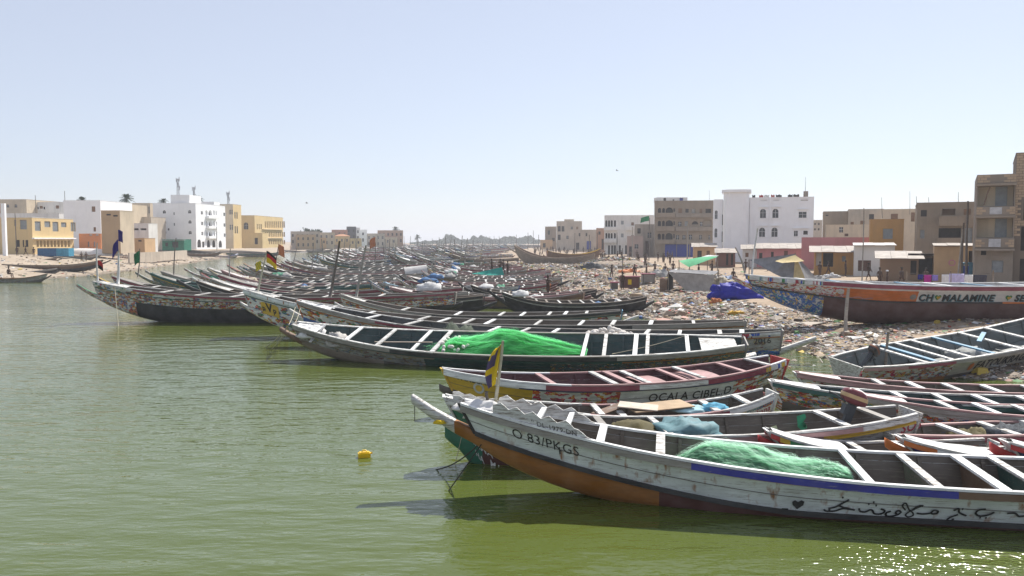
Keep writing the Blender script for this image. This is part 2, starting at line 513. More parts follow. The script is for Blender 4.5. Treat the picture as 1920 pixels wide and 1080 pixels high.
class Hull:
    def __init__(s, L, B, zb=1.6, zm=0.75, zs=1.2, zc=0.08, cb=1.15, cs=0.75, keel=-0.3, eb=0.16, es=0.34,
                 pb=2.3, ps=2.4, fb=2.4, fs=3.0, spur=(0.9, 0.7), flare=0.70, rise=0.55, rake=0.28, k0=0.32, kg=0.30):
        s.k0, s.kg = k0, kg
        s.rise, s.rake = rise, rake
        s.L, s.B, s.zb, s.zm, s.zs, s.zc, s.cb, s.cs = L, B, zb, zm, zs, zc, cb, cs
        s.keel, s.eb, s.es, s.pb, s.ps, s.fb, s.fs, s.spur, s.flare = keel, eb, es, pb, ps, fb, fs, spur, flare
    def zg(s, u):
        return s.zm + ((s.zb - s.zm) * u ** s.pb if u > 0 else (s.zs - s.zm) * (-u) ** s.ps)
    def bg(s, u):
        h = s.B / 2
        return (s.eb + (h - s.eb) * (1 - u ** s.fb)) if u > 0 else (s.es + (h - s.es) * (1 - (-u) ** s.fs))
    def zc_(s, u):
        return s.zc + (s.cb - s.zc) * kick(u, s.k0, 1.5) if u > 0 else s.zc + (s.cs - s.zc) * kick(-u, 0.4, 1.6)
    def bc(s, u):
        k = s.flare - 0.12 * abs(u) ** 4
        return max(0.07, s.bg(u) * k)
    def zk(s, u):
        top = s.zc_(u)
        e = top - s.kg
        k = kick(abs(u), s.k0 + 0.06, 1.4)
        return lerp(min(s.keel, top - 0.3), e, k) if True else 0
    def surf(s, side, u, t, off=0.0):
        """outer side planking: t 0 at the chine, 1 at the gunwale; off pushes outward"""
        b0, b1 = s.bc(u), s.bg(u)
        y = b0 + (b1 - b0) * (t ** 0.85 if t > 0 else 0.0)
        z = s.zc_(u) + (s.zg(u) - s.zc_(u)) * t
        return Vector((s.X(u, t), side * (y + off), z))
    def X(s, u, t):
        return u * s.L / 2 - (s.rake * (1 - t) * u ** 8 if u > 0 else 0.0)
    def u_of(s, x):
        return x / (s.L / 2)

def span(n, a=-1.0, b=1.0):
    return [a + (b - a) * i / n for i in range(n + 1)]

def pick(spec, u):
    """spec: material, or list of (upper u limit, material) from stern (-1) to bow (1)"""
    if not isinstance(spec, (list, tuple)):
        return spec
    for lim, m in spec:
        if u <= lim:
            return m
    return spec[-1][1]

def pick_edges(*specs):
    e = set()
    for sp in specs:
        if isinstance(sp, (list, tuple)):
            for lim, m in sp:
                if -0.999 < lim < 0.999:
                    e.add(lim)
    return e

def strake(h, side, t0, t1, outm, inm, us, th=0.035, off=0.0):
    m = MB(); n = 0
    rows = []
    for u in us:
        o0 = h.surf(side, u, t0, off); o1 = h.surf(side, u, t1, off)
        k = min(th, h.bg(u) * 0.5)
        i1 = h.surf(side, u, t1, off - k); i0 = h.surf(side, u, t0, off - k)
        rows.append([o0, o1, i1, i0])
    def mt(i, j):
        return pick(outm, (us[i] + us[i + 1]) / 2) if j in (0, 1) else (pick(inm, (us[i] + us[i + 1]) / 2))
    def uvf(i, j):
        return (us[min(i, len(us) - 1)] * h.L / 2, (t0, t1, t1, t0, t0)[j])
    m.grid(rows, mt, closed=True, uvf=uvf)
    k = (len(us) - 1) * 4
    m.face((0, 1, 2, 3), pick(outm, -1)); m.face((k + 3, k + 2, k + 1, k), pick(outm, 1))
    return m

def rail(h, side, t, us, mat, w, hh, off=0.0, dz=0.0, wob=0.0, seed=0):
    """bar of width w (outwards) and height hh following the hull at level t"""
    m = MB(); rows = []
    for u in us:
        p = h.surf(side, u, t, off)
        q = wob * noise.noise(Vector((u * 7, seed, side)))
        p.z += dz + q
        p.y += side * q
        rows.append([p + Vector((0, 0, -hh)), p + Vector((0, side * w, -hh)), p + Vector((0, side * w, 0)), p])
    m.grid(rows, lambda i, j: pick(mat, (us[i] + us[i + 1]) / 2), closed=True,
           uvf=lambda i, j: (us[min(i, len(us) - 1)] * h.L / 2, (0, .3, .7, 1, 0)[j]))
    k = (len(us) - 1) * 4
    m.face((0, 1, 2, 3), pick(mat, -1)); m.face((k + 3, k + 2, k + 1, k), pick(mat, 1))
    return m

def bottom_shell(h, us, mat, spurmat=None):
    m = MB(); rows = []; mm = []
    xb, xs = h.L / 2, -h.L / 2
    def sect(u, x, dz=0.0, kw=1.0, kh=1.0):
        zc, zk, bc = h.zc_(u), h.zk(u), h.bc(u) * kw
        mid = (zc + zk) / 2
        zc = mid + (zc - mid) * kh + dz; zk = mid + (zk - mid) * kh + dz
        pts = [(bc, zc), (bc * 0.93, lerp(zk, zc, 0.55)), (bc * 0.6, lerp(zk, zc, 0.14)), (bc * 0.12, zk),
               (-bc * 0.12, zk), (-bc * 0.6, lerp(zk, zc, 0.14)), (-bc * 0.93, lerp(zk, zc, 0.55)), (-bc, zc)]
        return [Vector((x, y, z)) for y, z in pts]
    def slope(u, d):
        return (h.zc_(u) - h.zc_(u - d)) / (abs(d) * h.L / 2)
    sl = slope(-1, -0.04)
    L2 = h.spur[1]
    for k in (1.0, 0.66, 0.33):
        rows.append(sect(-1, xs - L2 * k, h.rise * 0.8 * L2 * k, 1 - 0.45 * k, 1 - 0.4 * k)); mm.append('s')
    for u in us:
        rows.append(sect(u, h.X(u, 0))); mm.append(u)
    sl = slope(1, 0.04)
    L2 = h.spur[0]
    for k in (0.33, 0.66, 1.0):
        rows.append(sect(1, xb - h.rake + (L2 + h.rake) * k, h.rise * (L2 + h.rake) * (0.75 * k + 0.25 * k * k), 1 - 0.3 * k, 1 - 0.35 * k)); mm.append('b')
    def mt(i, j):
        a, b = mm[i], mm[i + 1]
        if a == 's':
            return spurmat[1] if spurmat else pick(mat, -1)
        if b == 'b':
            return (spurmat[2] if len(spurmat) > 2 and i < len(rows) - 3 else spurmat[0]) if spurmat else pick(mat, 1)
        return pick(mat, (a + b) / 2)
    def uvf(i, j):
        i = min(i, len(rows) - 1)
        return (rows[i][0].x, j / 7.0 * 2)
    m.grid(rows, mt, uvf=uvf)
    w = 8; e = (len(rows) - 1) * w
    m.face(tuple(range(w - 1, -1, -1)), mt(0, 0)); m.face(tuple(e + i for i in range(w)), mt(len(rows) - 2, 0))
    # flat tops of the two spurs
    for i in list(range(0, 3)) + list(range(len(rows) - 4, len(rows) - 1)):
        m.face((i * w + 7, i * w, (i + 1) * w, (i + 1) * w + 7), mt(i, 0))
    return m

def floor_mesh(h, us, mat, zf=0.07):
    m = MB(); rows = []
    for u in us:
        z = max(zf, h.zc_(u) - 0.02)
        t = max(0.0, (z - h.zc_(u)) / max(0.05, h.zg(u) - h.zc_(u)))
        b = h.surf(1, u, t, -0.03).y
        rows.append([Vector((u * h.L / 2, -b, z)), Vector((u * h.L / 2, b, z))])
    m.grid(rows, mat, uvf=lambda i, j: (us[min(i, len(us) - 1)] * h.L / 2, j))
    return m

def thwart(h, u, mat, w=0.17, th=0.05, drop=0.0, skew=0.0):
    """one plank across the boat, resting on the rails"""
    a, b = h.surf(1, u, 1.0), h.surf(-1, u + skew, 1.0)
    z = 0.012 - drop
    m = MB()
    x = a.x; x2 = b.x
    ya, yb = a.y - 0.02, b.y + 0.02
    n = len(m.v)
    za, zb_ = a.z + z, b.z + z
    m.v += [Vector((x - w / 2, ya, za)), Vector((x + w / 2, ya, za)), Vector((x2 + w / 2, yb, zb_)), Vector((x2 - w / 2, yb, zb_)),
            Vector((x - w / 2, ya, za + th)), Vector((x + w / 2, ya, za + th)), Vector((x2 + w / 2, yb, zb_ + th)), Vector((x2 - w / 2, yb, zb_ + th))]
    for q in ((0, 1, 2, 3), (7, 6, 5, 4), (0, 4, 5, 1), (1, 5, 6, 2), (2, 6, 7, 3), (3, 7, 4, 0)):
        m.face(q, mat)
    return m

def rib(h, u, mat, w=0.07, d=0.06):
    m = MB()
    for side in (1, -1):
        rows = []
        for t in (0.0, 0.5, 0.96):
            p = h.surf(side, u, t, -0.036)
            q = p.copy(); q.y -= side * min(d, abs(p.y) * 0.5)
            rows.append([p + Vector((-w / 2, 0, 0)), p + Vector((w / 2, 0, 0)), q + Vector((w / 2, 0, 0)), q + Vector((-w / 2, 0, 0))])
        if side == 1:
            m.grid(rows, mat, closed=True)
        else:
            n0 = len(m.v)
            m.grid(rows, mat, closed=True)
    # floor piece joins the two sides
    z = max(0.10, h.zc_(u) + 0.02)
    b = h.surf(1, u, 0.0).y
    m.box(u * h.L / 2 - w / 2, u * h.L / 2 + w / 2, -b, b, z - 0.05, z + 0.03, mat)
    return m

def deck(h, u0, u1, mat, drop=0.06, crown=0.06, n=6, rag=0.0, seed=0):
    m = MB(); rows = []
    for u in span(n, u0, u1):
        b = h.bg(u) - 0.03; z = h.zg(u) - drop
        r = []
        for k in span(6):
            r.append(Vector((u * h.L / 2, b * k, z + crown * (1 - k * k) + rag * noise.noise(Vector((u * 30, k * 3, seed))))))
        rows.append(r)
    m.grid(rows, mat)
    return m

def end_board(h, u, mat, th=0.04):
    """board closing the planking at bow or stern"""
    m = MB()
    b0, b1, z0, z1 = h.bc(u), h.bg(u), h.zc_(u) - 0.05, h.zg(u) + 0.03
    x = h.X(u, 0)
    s = 1 if u > 0 else -1
    rk = h.rake + 0.03 if u > 0 else -0.10
    xa, xb = x - 0.01 * s, x + th * s
    pts = [(-b0 - .02, z0, 0), (b0 + .02, z0, 0), (b1 + .02, z1, rk), (-b1 - .02, z1, rk)]
    m.v += [Vector((xa + r, y, z)) for y, z, r in pts] + [Vector((xb + r, y, z)) for y, z, r in pts]
    for q in ((0, 1, 2, 3), (7, 6, 5, 4), (0, 4, 5, 1), (1, 5, 6, 2), (2, 6, 7, 3), (3, 7, 4, 0)):
        m.face(q, mat)
    return m

def scallop_board(h, side, u0, u1, mat, hh=0.16, teeth=6, tail=0.0):
    """saw-toothed wash board standing on the gunwale near the bow"""
    m = MB(); us = span(teeth * 4, u0, u1); rows = []
    for i, u in enumerate(us):
        f = i / (len(us) - 1)
        saw = abs(((f * teeth) % 1.0) * 2 - 1)
        top = hh * (0.62 + 0.38 * (1 - saw)) * smooth(0, 0.22, f)
        p = h.surf(side, u, 1.0, 0.0)
        o, i_ = p + Vector((0, side * 0.012, 0.03)), p + Vector((0, -side * 0.02, 0.03))
        rows.append([o, o + Vector((0, 0, top + 0.02)), i_ + Vector((0, 0, top + 0.02)), i_])
    m.grid(rows, mat, closed=True)
    k = (len(us) - 1) * 4
    m.face((0, 1, 2, 3), mat); m.face((k + 3, k + 2, k + 1, k), mat)
    return m

FONT_CACHE = {}
def text_mesh(body, size, shear=0.0, spacing=1.0, bold=0.0):
    cu = bpy.data.curves.new('txt', 'FONT')
    cu.body = body; cu.size = size; cu.shear = shear; cu.space_character = spacing; cu.offset = bold
    cu.resolution_u = 3
    ob = bpy.data.objects.new('txt', cu)
    COL.objects.link(ob)
    dg = bpy.context.evaluated_depsgraph_get()
    me = bpy.data.meshes.new_from_object(ob.evaluated_get(dg))
    bpy.data.objects.remove(ob); bpy.data.curves.remove(cu)
    return me

def paint_text(h, root, side, body, x0, t0, height, mat, read=-1, shear=0.0, spacing=1.05, bold=0.012, stretch=1.0, off=0.007, name='painted_lettering', surf=None):
    """lettering painted on the side planking; x0: local x where the writing begins, read: direction of reading in x"""
    me = text_mesh(body, height * 1.38, shear, spacing, bold * height)
    for v in me.vertices:
        x = x0 + read * v.co.x * stretch
        u = h.u_of(x)
        hh = h.zg(u) - h.zc_(u)
        v.co = (surf or h.surf)(side, u, t0 + v.co.y / hh, off)
    me.materials.clear(); me.materials.append(mat)
    return link(name, me, root)

def ribbon(h, root, side, strokes, mat, name='painted_lettering', off=0.008):
    """strokes: lists of (x, t, width) brushed on the side planking"""
    m = MB()
    for st in strokes:
        pts = []
        # resample with a light spline
        n = len(st)
        for i in range(n - 1):
            p0, p1, p2, p3 = st[max(i - 1, 0)], st[i], st[i + 1], st[min(i + 2, n - 1)]
            for k in range(5):
                f = k / 5.0
                pts.append(tuple(0.5 * (2 * b + (c - a) * f + (2 * a - 5 * b + 4 * c - d) * f * f + (3 * b - a - 3 * c + d) * f ** 3)
                                 for a, b, c, d in zip(p0, p1, p2, p3)))
        pts.append(st[-1])
        base = len(m.v); cnt = 0
        for i, (x, t, w) in enumerate(pts):
            a = pts[max(i - 1, 0)]; b = pts[min(i + 1, len(pts) - 1)]
            hh = h.zg(h.u_of(x)) - h.zc_(h.u_of(x))
            dx, dz = b[0] - a[0], (b[1] - a[1]) * hh
            l = math.hypot(dx, dz) or 1e-6
            nx, nz = -dz / l * w / 2, dx / l * w / 2 / hh
            for s in (1, -1):
                xx, tt = x + nx * s, t + nz * s
                m.v.append(h.surf(side, h.u_of(xx), tt, off))
            cnt += 1
        for i in range(cnt - 1):
            m.face((base + 2 * i, base + 2 * i + 1, base + 2 * i + 3, base + 2 * i + 2), mat)
    return m.build(name, root)

def patch(h, root, side, poly, mat, name, off=0.006):
    """a flat painted shape; poly: list of (x, t)"""
    m = MB()
    m.v = [h.surf(side, h.u_of(x), t, off) for x, t in poly]
    m.face(tuple(range(len(poly))), mat)
    return m.build(name, root)

def place(root, bow, stern, zoff=0.0, roll=0.0, pitch=0.0):
    bow, stern = Vector(bow), Vector(stern)
    c = (bow + stern) / 2
    yaw = math.atan2(bow.y - stern.y, bow.x - stern.x)
    root.location = (c.x, c.y, zoff)
    root.rotation_mode = 'XYZ'
    root.rotation_euler = (roll, -pitch, yaw)

def pirogue(name, bow, stern, label, group=None, h=None, n=26, zoff=0.0, roll=0.0, pitch=0.0,
            bottom=None, spurmat=None, lower=None, upper=None, split=0.62, stripe=None, chine=None, cap=None, rub=None,
            inner=None, floor=None, thwarts=(), thm=None, ribs=0, ribm=None, decks=(), ends=None, capw=0.10, rubh=0.10,
            cat='pirogue', wob=0.012, seed=1, seams=()):
    bow, stern = Vector(bow), Vector(stern)
    root = empty(name, label=label, cat=cat, group=group)
    place(root, bow, stern, zoff, roll, pitch)
    rnd = random.Random(seed)
    us = sorted(set(span(n)) | pick_edges(lower, upper, cap, rub, bottom, stripe))
    bottom_shell(h, us, bottom, spurmat).build('hull_bottom', root, True)
    floor_mesh(h, span(n // 2, -0.97, 0.97), floor or inner).build('floor_boards', root)
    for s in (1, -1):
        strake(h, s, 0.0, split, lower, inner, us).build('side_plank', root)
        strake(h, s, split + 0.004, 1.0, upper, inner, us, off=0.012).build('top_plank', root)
        if stripe is not None:
            rail(h, s, split + 0.05, us, stripe, 0.022, 0.045, off=0.010).build('painted_stripe', root)
        for q in seams:
            rail(h, s, q, us, P_DWOOD, 0.0035, 0.011, off=-0.0005 if q < split else 0.0115).build('plank_seam', root)
        if chine is not None:
            rail(h, s, 0.02, us, chine, 0.05, 0.085, off=-0.005).build('chine_rail', root)
        rail(h, s, 1.0, us, cap, capw, 0.045, off=-capw * 0.55, dz=0.042, wob=wob, seed=seed).build('gunwale_cap', root)
        if rub is not None:
            rail(h, s, 1.0, us, rub, 0.045, rubh, off=0.0155, dz=-0.012, wob=wob, seed=seed).build('rub_rail', root)
    ends = ends or (lower, lower)
    end_board(h, 1.0, pick(ends[0], 1)).build('bow_board', root)
    end_board(h, -1.0, pick(ends[1], -1)).build('stern_board', root)
    for i in range(ribs):
        u = -0.85 + 1.7 * (i + 0.5) / ribs
        rib(h, u, ribm or inner).build('rib', root)
    for k, u in enumerate(thwarts):
        thwart(h, u, thm[k % len(thm)] if isinstance(thm, (list, tuple)) else thm, w=0.14 + 0.05 * rnd.random(), drop=0.03 * rnd.random(),
               skew=rnd.uniform(-0.006, 0.006)).build('thwart', root)
    for (u0, u1, m, drop, rag) in decks:
        deck(h, u0, u1, m, drop, rag=rag, seed=seed).build('deck', root)
    return root

def small_pirogue_mesh(name, h, bottom, lower, upper, cap, inner, thm, thwarts, deckm=None, n=12, split=0.6):
    """one joined low mesh for boats too far off to show their parts"""
    m = MB()
    us = span(n)
    def add(o):
        k = len(m.v); m.v += o.v
        for f, mi, uv in zip(o.f, o.m, o.uv):
            m.face(tuple(k + i for i in f), o.mats[mi], uv)
    add(bottom_shell(h, us, bottom))
    add(floor_mesh(h, span(6, -0.97, 0.97), inner))
    for s in (1, -1):
        add(strake(h, s, 0, split, lower, inner, us)); add(strake(h, s, split, 1, upper, inner, us, off=0.01))
        add(rail(h, s, 1.0, us, cap, 0.12, 0.09, off=-0.05, dz=0.05))
    for u in thwarts:
        add(thwart(h, u, thm, w=0.22))
    add(end_board(h, 1.0, lower)); add(end_board(h, -1.0, lower))
    if deckm:
        add(deck(h, 0.72, 0.98, deckm, 0.02, 0.14, n=4))
    return m.mesh(name)

def pole(name, base, top, r0, r1, mat, label=None, parent=None, cat='pole', bend=0.05, seed=0, group=None):
    base, top = Vector(base), Vector(top)
    rnd = random.Random(seed)
    pts = []; rr = []
    off = Vector((rnd.uniform(-1, 1), rnd.uniform(-1, 1), 0)) * bend
    for i in range(6):
        f = i / 5
        pts.append(base.lerp(top, f) + off * math.sin(PI * f) + Vector((rnd.uniform(-1, 1), rnd.uniform(-1, 1), 0)) * bend * 0.15)
        rr.append(lerp(r0, r1, f) * rnd.uniform(0.92, 1.08))
    o = MB().tube(pts, rr, mat, 7).build(name, parent, True)
    if label:
        tag(o, label, cat, group)
    return o

def cloth_flag(name, M, w, hgt, colf, parent=None, label=None, sag=0.3, seed=0, nx=9, nz=9):
    """waving cloth: M places it (local x along the fly, z along the pole); colf(i, j) gives the material of a cell"""
    m = MB(); rows = []
    for i in range(nz + 1):
        r = []
        for j in range(nx + 1):
            f, g = j / nx, i / nz
            x = w * f * (1 - 0.12 * sag * f); z = hgt * g - sag * w * f ** 1.4
            y = 0.16 * w * math.sin(f * 7 + g * 1.5 + seed) * f + 0.05 * w * math.sin(f * 15 + seed * 3 + g * 5) * f
            r.append(M @ Vector((x, y, z)))
        rows.append(r)
    m.grid(rows, colf)
    o = m.build(name, parent, True)
    md = o.modifiers.new('thick', 'SOLIDIFY'); md.thickness = 0.008
    if label:
        tag(o, label, 'flag')
    return o

def lump(name, size, mat, seed=0, parent=None, nu=18, nv=9, rough=0.25, freq=1.8, flat=0.0, M=None, fold=0.0):
    """a heap or bundle: half an ellipsoid with folds, closed underneath"""
    m = MB(); rows = []
    for i in range(nv + 1):
        ph = PI / 2 * i / nv
        r = []
        for j in range(nu):
            th = 2 * PI * j / nu
            d = Vector((math.cos(th) * math.cos(ph), math.sin(th) * math.cos(ph), math.sin(ph)))
            k = 1 + rough * noise.noise(d * freq + Vector((seed * 7.3, 0, seed))) + 0.45 * rough * noise.noise(d * freq * 3 + Vector((0, seed, 0)))
            k += fold * abs(noise.noise(Vector((d.x * 5, d.y * 5, seed))))
            p = Vector((d.x * size[0] * k, d.y * size[1] * k, d.z * size[2] * k * (1 - flat * 0.5)))
            r.append(M @ p if M is not None else p)
        rows.append(r)
    m.grid(rows, mat, closed=True)
    m.face(tuple(range(nu - 1, -1, -1)), mat)
    return m.build(name, parent, True)

# ------------------------------------------------------------------ the boats in front
def upx(bow, stern, px, z=0.9):
    """u along the line bow-stern where picture column px crosses it"""
    bow, stern = Vector(bow), Vector(stern)
    k = (px - 960) / FPX
    def f(t):
        p = stern.lerp(bow, t)
        return p.x - k * (p.y * CP + (CAMZ - z) * SP)
    a, b = -0.3, 1.3
    for _ in range(40):
        m = (a + b) / 2
        if f(a) * f(m) <= 0:
            b = m
        else:
            a = m
    return a * 2 - 1

def toward(bow, p2, L):
    d = (Vector(p2) - Vector(bow)); d.z = 0
    return Vector(bow) + d.normalized() * L

ANCHORS = {}
# ---- A: white boat in front
bowA = P(868, 752, 1.78)
p2 = (P(1900, 927, 0.75) + P(1900, 861, 0.75)) / 2
sternA = toward(bowA, p2, 19.0)
hA = Hull(19.0, 2.3, zb=1.75, zm=0.76, zs=1.3, zc=0.13, cb=1.2, cs=0.8, spur=(1.05, 0.8), eb=0.2, fb=2.2)
UA = lambda px: upx(bowA, sternA, px)
A = pirogue('pirogue', bowA, sternA, 'long white pirogue nearest the camera with ochre bow and black brushed script', 'pirogues moored in rows', hA, n=44,
            bottom=[(UA(1235), P_OXRED), (1, P_OCHRE)], spurmat=(P_WHITE2, P_OXRED, P_OCHRE), lower=P_PALE, upper=P_GREY, split=0.80, stripe=P_OCHRE,
            chine=P_BLACK, cap=P_WHITE, rub=[(UA(1750), P_BROWN), (UA(1290), P_BLUE), (1, P_GREY)], inner=P_INGREY, floor=P_DWOOD,
            thwarts=[UA(p) for p in (1128, 1236, 1602, 1722, 1836, 1912, 1990, 2080, 2200)], thm=[P_WHITE, P_WHITE2], ribs=14,
            decks=[(0.90, 0.985, P_WHITE, 0.02, 0.05)], ends=(P_BLACK, P_GREY), rubh=0.115, seed=3, seams=(0.43,))
for s in (1, -1):
    scallop_board(hA, s, UA(1112), UA(930), P_WHITE2, 0.24, 6).build('wash_board', A)
for px in (1015, 1068):
    thwart(hA, UA(px), P_WHITE, 0.1, 0.05, -0.14).build('thwart', A)
def bulkhead(h, u, mat, t1=0.9):
    m = MB()
    z0 = max(0.075, h.zc_(u)); t0 = (z0 - h.zc_(u)) / (h.zg(u) - h.zc_(u))
    a, b = h.surf(1, u, t0, -0.036), h.surf(1, u, t1, -0.036)
    pts = [(a.y, a.z), (b.y, b.z), (-b.y, b.z), (-a.y, a.z)]
    m.v = [Vector((a.x + dx, y, z)) for dx in (0, -0.03) for y, z in pts]
    for q in ((0, 1, 2, 3), (7, 6, 5, 4), (0, 4, 5, 1), (1, 5, 6, 2), (2, 6, 7, 3), (3, 7, 4, 0)):
        m.face(q, mat)
    return m
bulkhead(hA, UA(1728), paint('mottled_green_panel', (0.13, 0.16, 0.10), 0.9)).build('bulkhead', A)
bulkhead(hA, UA(1842), P_BROWN).build('bulkhead', A)
bulkhead(hA, UA(1918), P_TEAL).build('bulkhead', A)
xA = lambda px: UA(px) * hA.L / 2
paint_text(hA, A, 1, 'O 83/PKGS', xA(960), 0.38, 0.2, P_LETTER, spacing=1.05, bold=0.0)
paint_text(hA, A, 1, "'' DL-1979-DN ''", xA(1004), 1.08, 0.10, P_LETTER, bold=0.0, off=0.02)
paint_text(hA, A, 1, '1', xA(1046), 0.26, 0.16, P_LETTER, bold=0.02)
def zA(zx, zy, w=11):
    g, c = 365 + zx * 0.0975, 615 + zx * 0.113
    return (xA(1360 + zx / 3.4286), (c - zy) / (c - g), w * 0.0030)
def dotA(zx, zy, r=8):
    return [zA(zx - r * .6, zy, r * 1.3), zA(zx, zy, r * 1.9), zA(zx + r * .6, zy, r * 1.3)]
scr = [
    [(575, 645), (590, 662), (640, 662), (690, 642), (760, 655)], [(600, 640), (640, 628), (675, 600), (715, 568)], [(655, 612), (690, 632), (760, 656)],
    [(782, 640), (792, 665), (822, 673), (850, 655), (865, 662), (882, 690), (922, 692), (938, 664), (912, 648)],
    [(975, 668), (950, 685), (955, 710), (985, 716), (1020, 702), (1035, 680), (1018, 664), (1005, 684), (1022, 702)],
    [(1060, 662), (1035, 620), (1052, 600), (1072, 640), (1092, 668), (1128, 640), (1156, 622), (1128, 626), (1096, 662), (1068, 700), (1085, 724), (1112, 712), (1106, 684), (1082, 664)],
    [(1130, 690), (1170, 698), (1212, 690), (1226, 666), (1252, 672), (1250, 694), (1224, 698), (1214, 680)],
    [(1345, 672), (1370, 652), (1382, 690), (1430, 722)], [(1378, 708), (1336, 735), (1326, 765), (1362, 776), (1386, 782)],
    [(1532, 662), (1492, 670), (1480, 700), (1510, 726), (1560, 716), (1588, 692)],
    [(1665, 705), (1712, 706), (1742, 736), (1782, 728), (1792, 710), (1802, 738), (1852, 750), (1890, 736), (1908, 706)],
    [(1960, 690), (1985, 740), (2040, 735), (2060, 700), (2080, 740), (2140, 745)]]
ribbon(hA, A, 1, [[zA(x, y, 12 if k not in (5,) else 9) for x, y in s] for k, s in enumerate(scr)] +
       [dotA(*d) for d in ((675, 550), (835, 605), (880, 617), (862, 590), (1395, 658), (1515, 742), (1550, 744), (1800, 690), (1842, 682), (1820, 656), (945, 732), (608, 652, 11), (1358, 760, 13), (1850, 738, 12))], P_LETTER)
patch(hA, A, 1, [zA(x, y)[:2] for x, y in ((414, 645), (385, 612), (380, 588), (395, 573), (414, 588), (434, 573), (452, 584), (448, 612))], P_LETTER, 'painted_heart')
patch(hA, A, 1, [zA(x, y)[:2] for x, y in ((322, 668), (322, 640), (362, 640), (362, 668))], P_LETTER, 'painted_square')
ANCHORS['A'] = (A, hA, bowA, sternA)

# ---- B: green bowed boat behind it
bowB, sternB = P(836, 744, 1.5), P(1698, 772, 0.95)
LB = (bowB - sternB).length
hB = Hull(LB, 2.0, zb=1.5, zm=0.70, zs=0.98, zc=0.05, cb=0.92, cs=0.4, spur=(0.02, 0.05), es=0.45, k0=0.58, kg=0.62, rake=0.3)
UB = lambda px: upx(bowB, sternB, px)
B = pirogue('pirogue', bowB, sternB, 'grey boarded pirogue with green bow and raised outboard motor, behind the white one', 'pirogues moored in rows', hB, n=30,
            bottom=[(UB(896), P_OXRED), (1, P_DGREEN)], lower=[(UB(945), P_WHITE2), (1, P_DGREEN)], upper=[(-0.55, P_YELLOW), (0.2, P_PINK), (1, P_WHITE2)], split=0.66, cap=P_WHITE2,
            rub=[(-0.72, P_WHITE2), (0.1, P_PINK), (1, P_WHITE2)], inner=P_INGREY, floor=P_DWOOD, thwarts=[UB(p) for p in (1560, 1640, 1240, 1130, 1000)], thm=[P_WHITE2, P_GREY], ribs=10,
            decks=[(0.80, 0.985, P_WHITE, 0.03, 0.07)], ends=(P_WHITE, P_WHITE2), stripe=[(-0.35, P_YELLOW), (1, P_GREY)], seed=5, seams=(0.35,))
xB = lambda px: UB(px) * LB / 2
paint_text(hB, B, 1, 'MAMA', xB(858), -0.35, 0.17, P_LETTERW, off=0.03)
paint_text(hB, B, 1, 'HA', xB(868), -0.75, 0.15, P_LETTERW, off=0.02)
paint_text(hB, B, 1, 'MAMI', xB(908), -0.62, 0.15, P_LETTERW, off=0.03)
paint_text(hB, B, 1, 'BABU', xB(1632), 0.18, 0.13, P_LETTER)
paint_text(hB, B, 1, 'SOS', xB(1668), 0.35, 0.24, P_LETTERR, bold=0.02)
for s in (1, -1):
    scallop_board(hB, s, 0.72, 0.97, P_WHITE2, 0.12, 5).build('wash_board', B)

# ---- C: small boat loaded with boards and cloth
bowC, sternC = Vector((0.3, 20.0, 0)), P(1440, 735, 1.05)
sternC.z = 0
LC = (bowC - sternC).length
hC = Hull(LC, 1.5, zb=0.88, zm=0.6, zs=1.05, zc=0.04, cb=0.7, cs=0.5, spur=(0.3, 0.2), es=0.36)
UC = lambda px: upx(bowC, sternC, px)
C = pirogue('pirogue', bowC, sternC, 'small maroon railed pirogue loaded with boards and blue cloth', 'pirogues moored in rows', hC, n=24,
            bottom=P_OXRED, lower=[(-0.35, PT_WHITE), (0.1, PT_MIX), (1, P_WHITE2)], upper=[(-0.6, P_WHITE), (0.4, P_BLUE), (1, P_WHITE2)], split=0.72, cap=[(-0.55, P_WHITE2), (0.5, P_PINK), (1, P_WHITE2)],
            rub=[(-0.6, P_WHITE), (1, P_MAROON)], inner=P_INGREY, floor=P_WOOD, thwarts=[UC(p) for p in (1010, 1120, 1160, 1330, 1390)], thm=P_WHITE2, ribs=8, ends=(P_WHITE, PT_WHITE), seed=6)
xC = lambda px: UC(px) * LC / 2
paint_text(hC, C, 1, 'Alkhadim', xC(1385), 0.62, 0.15, P_SKY)
paint_text(hC, C, 1, 'bakana', xC(1392), 0.30, 0.16, P_LETTERR)
paint_text(hC, C, 1, 'CUMBA', xC(1255), 0.22, 0.19, P_LETTER, shear=0.2)

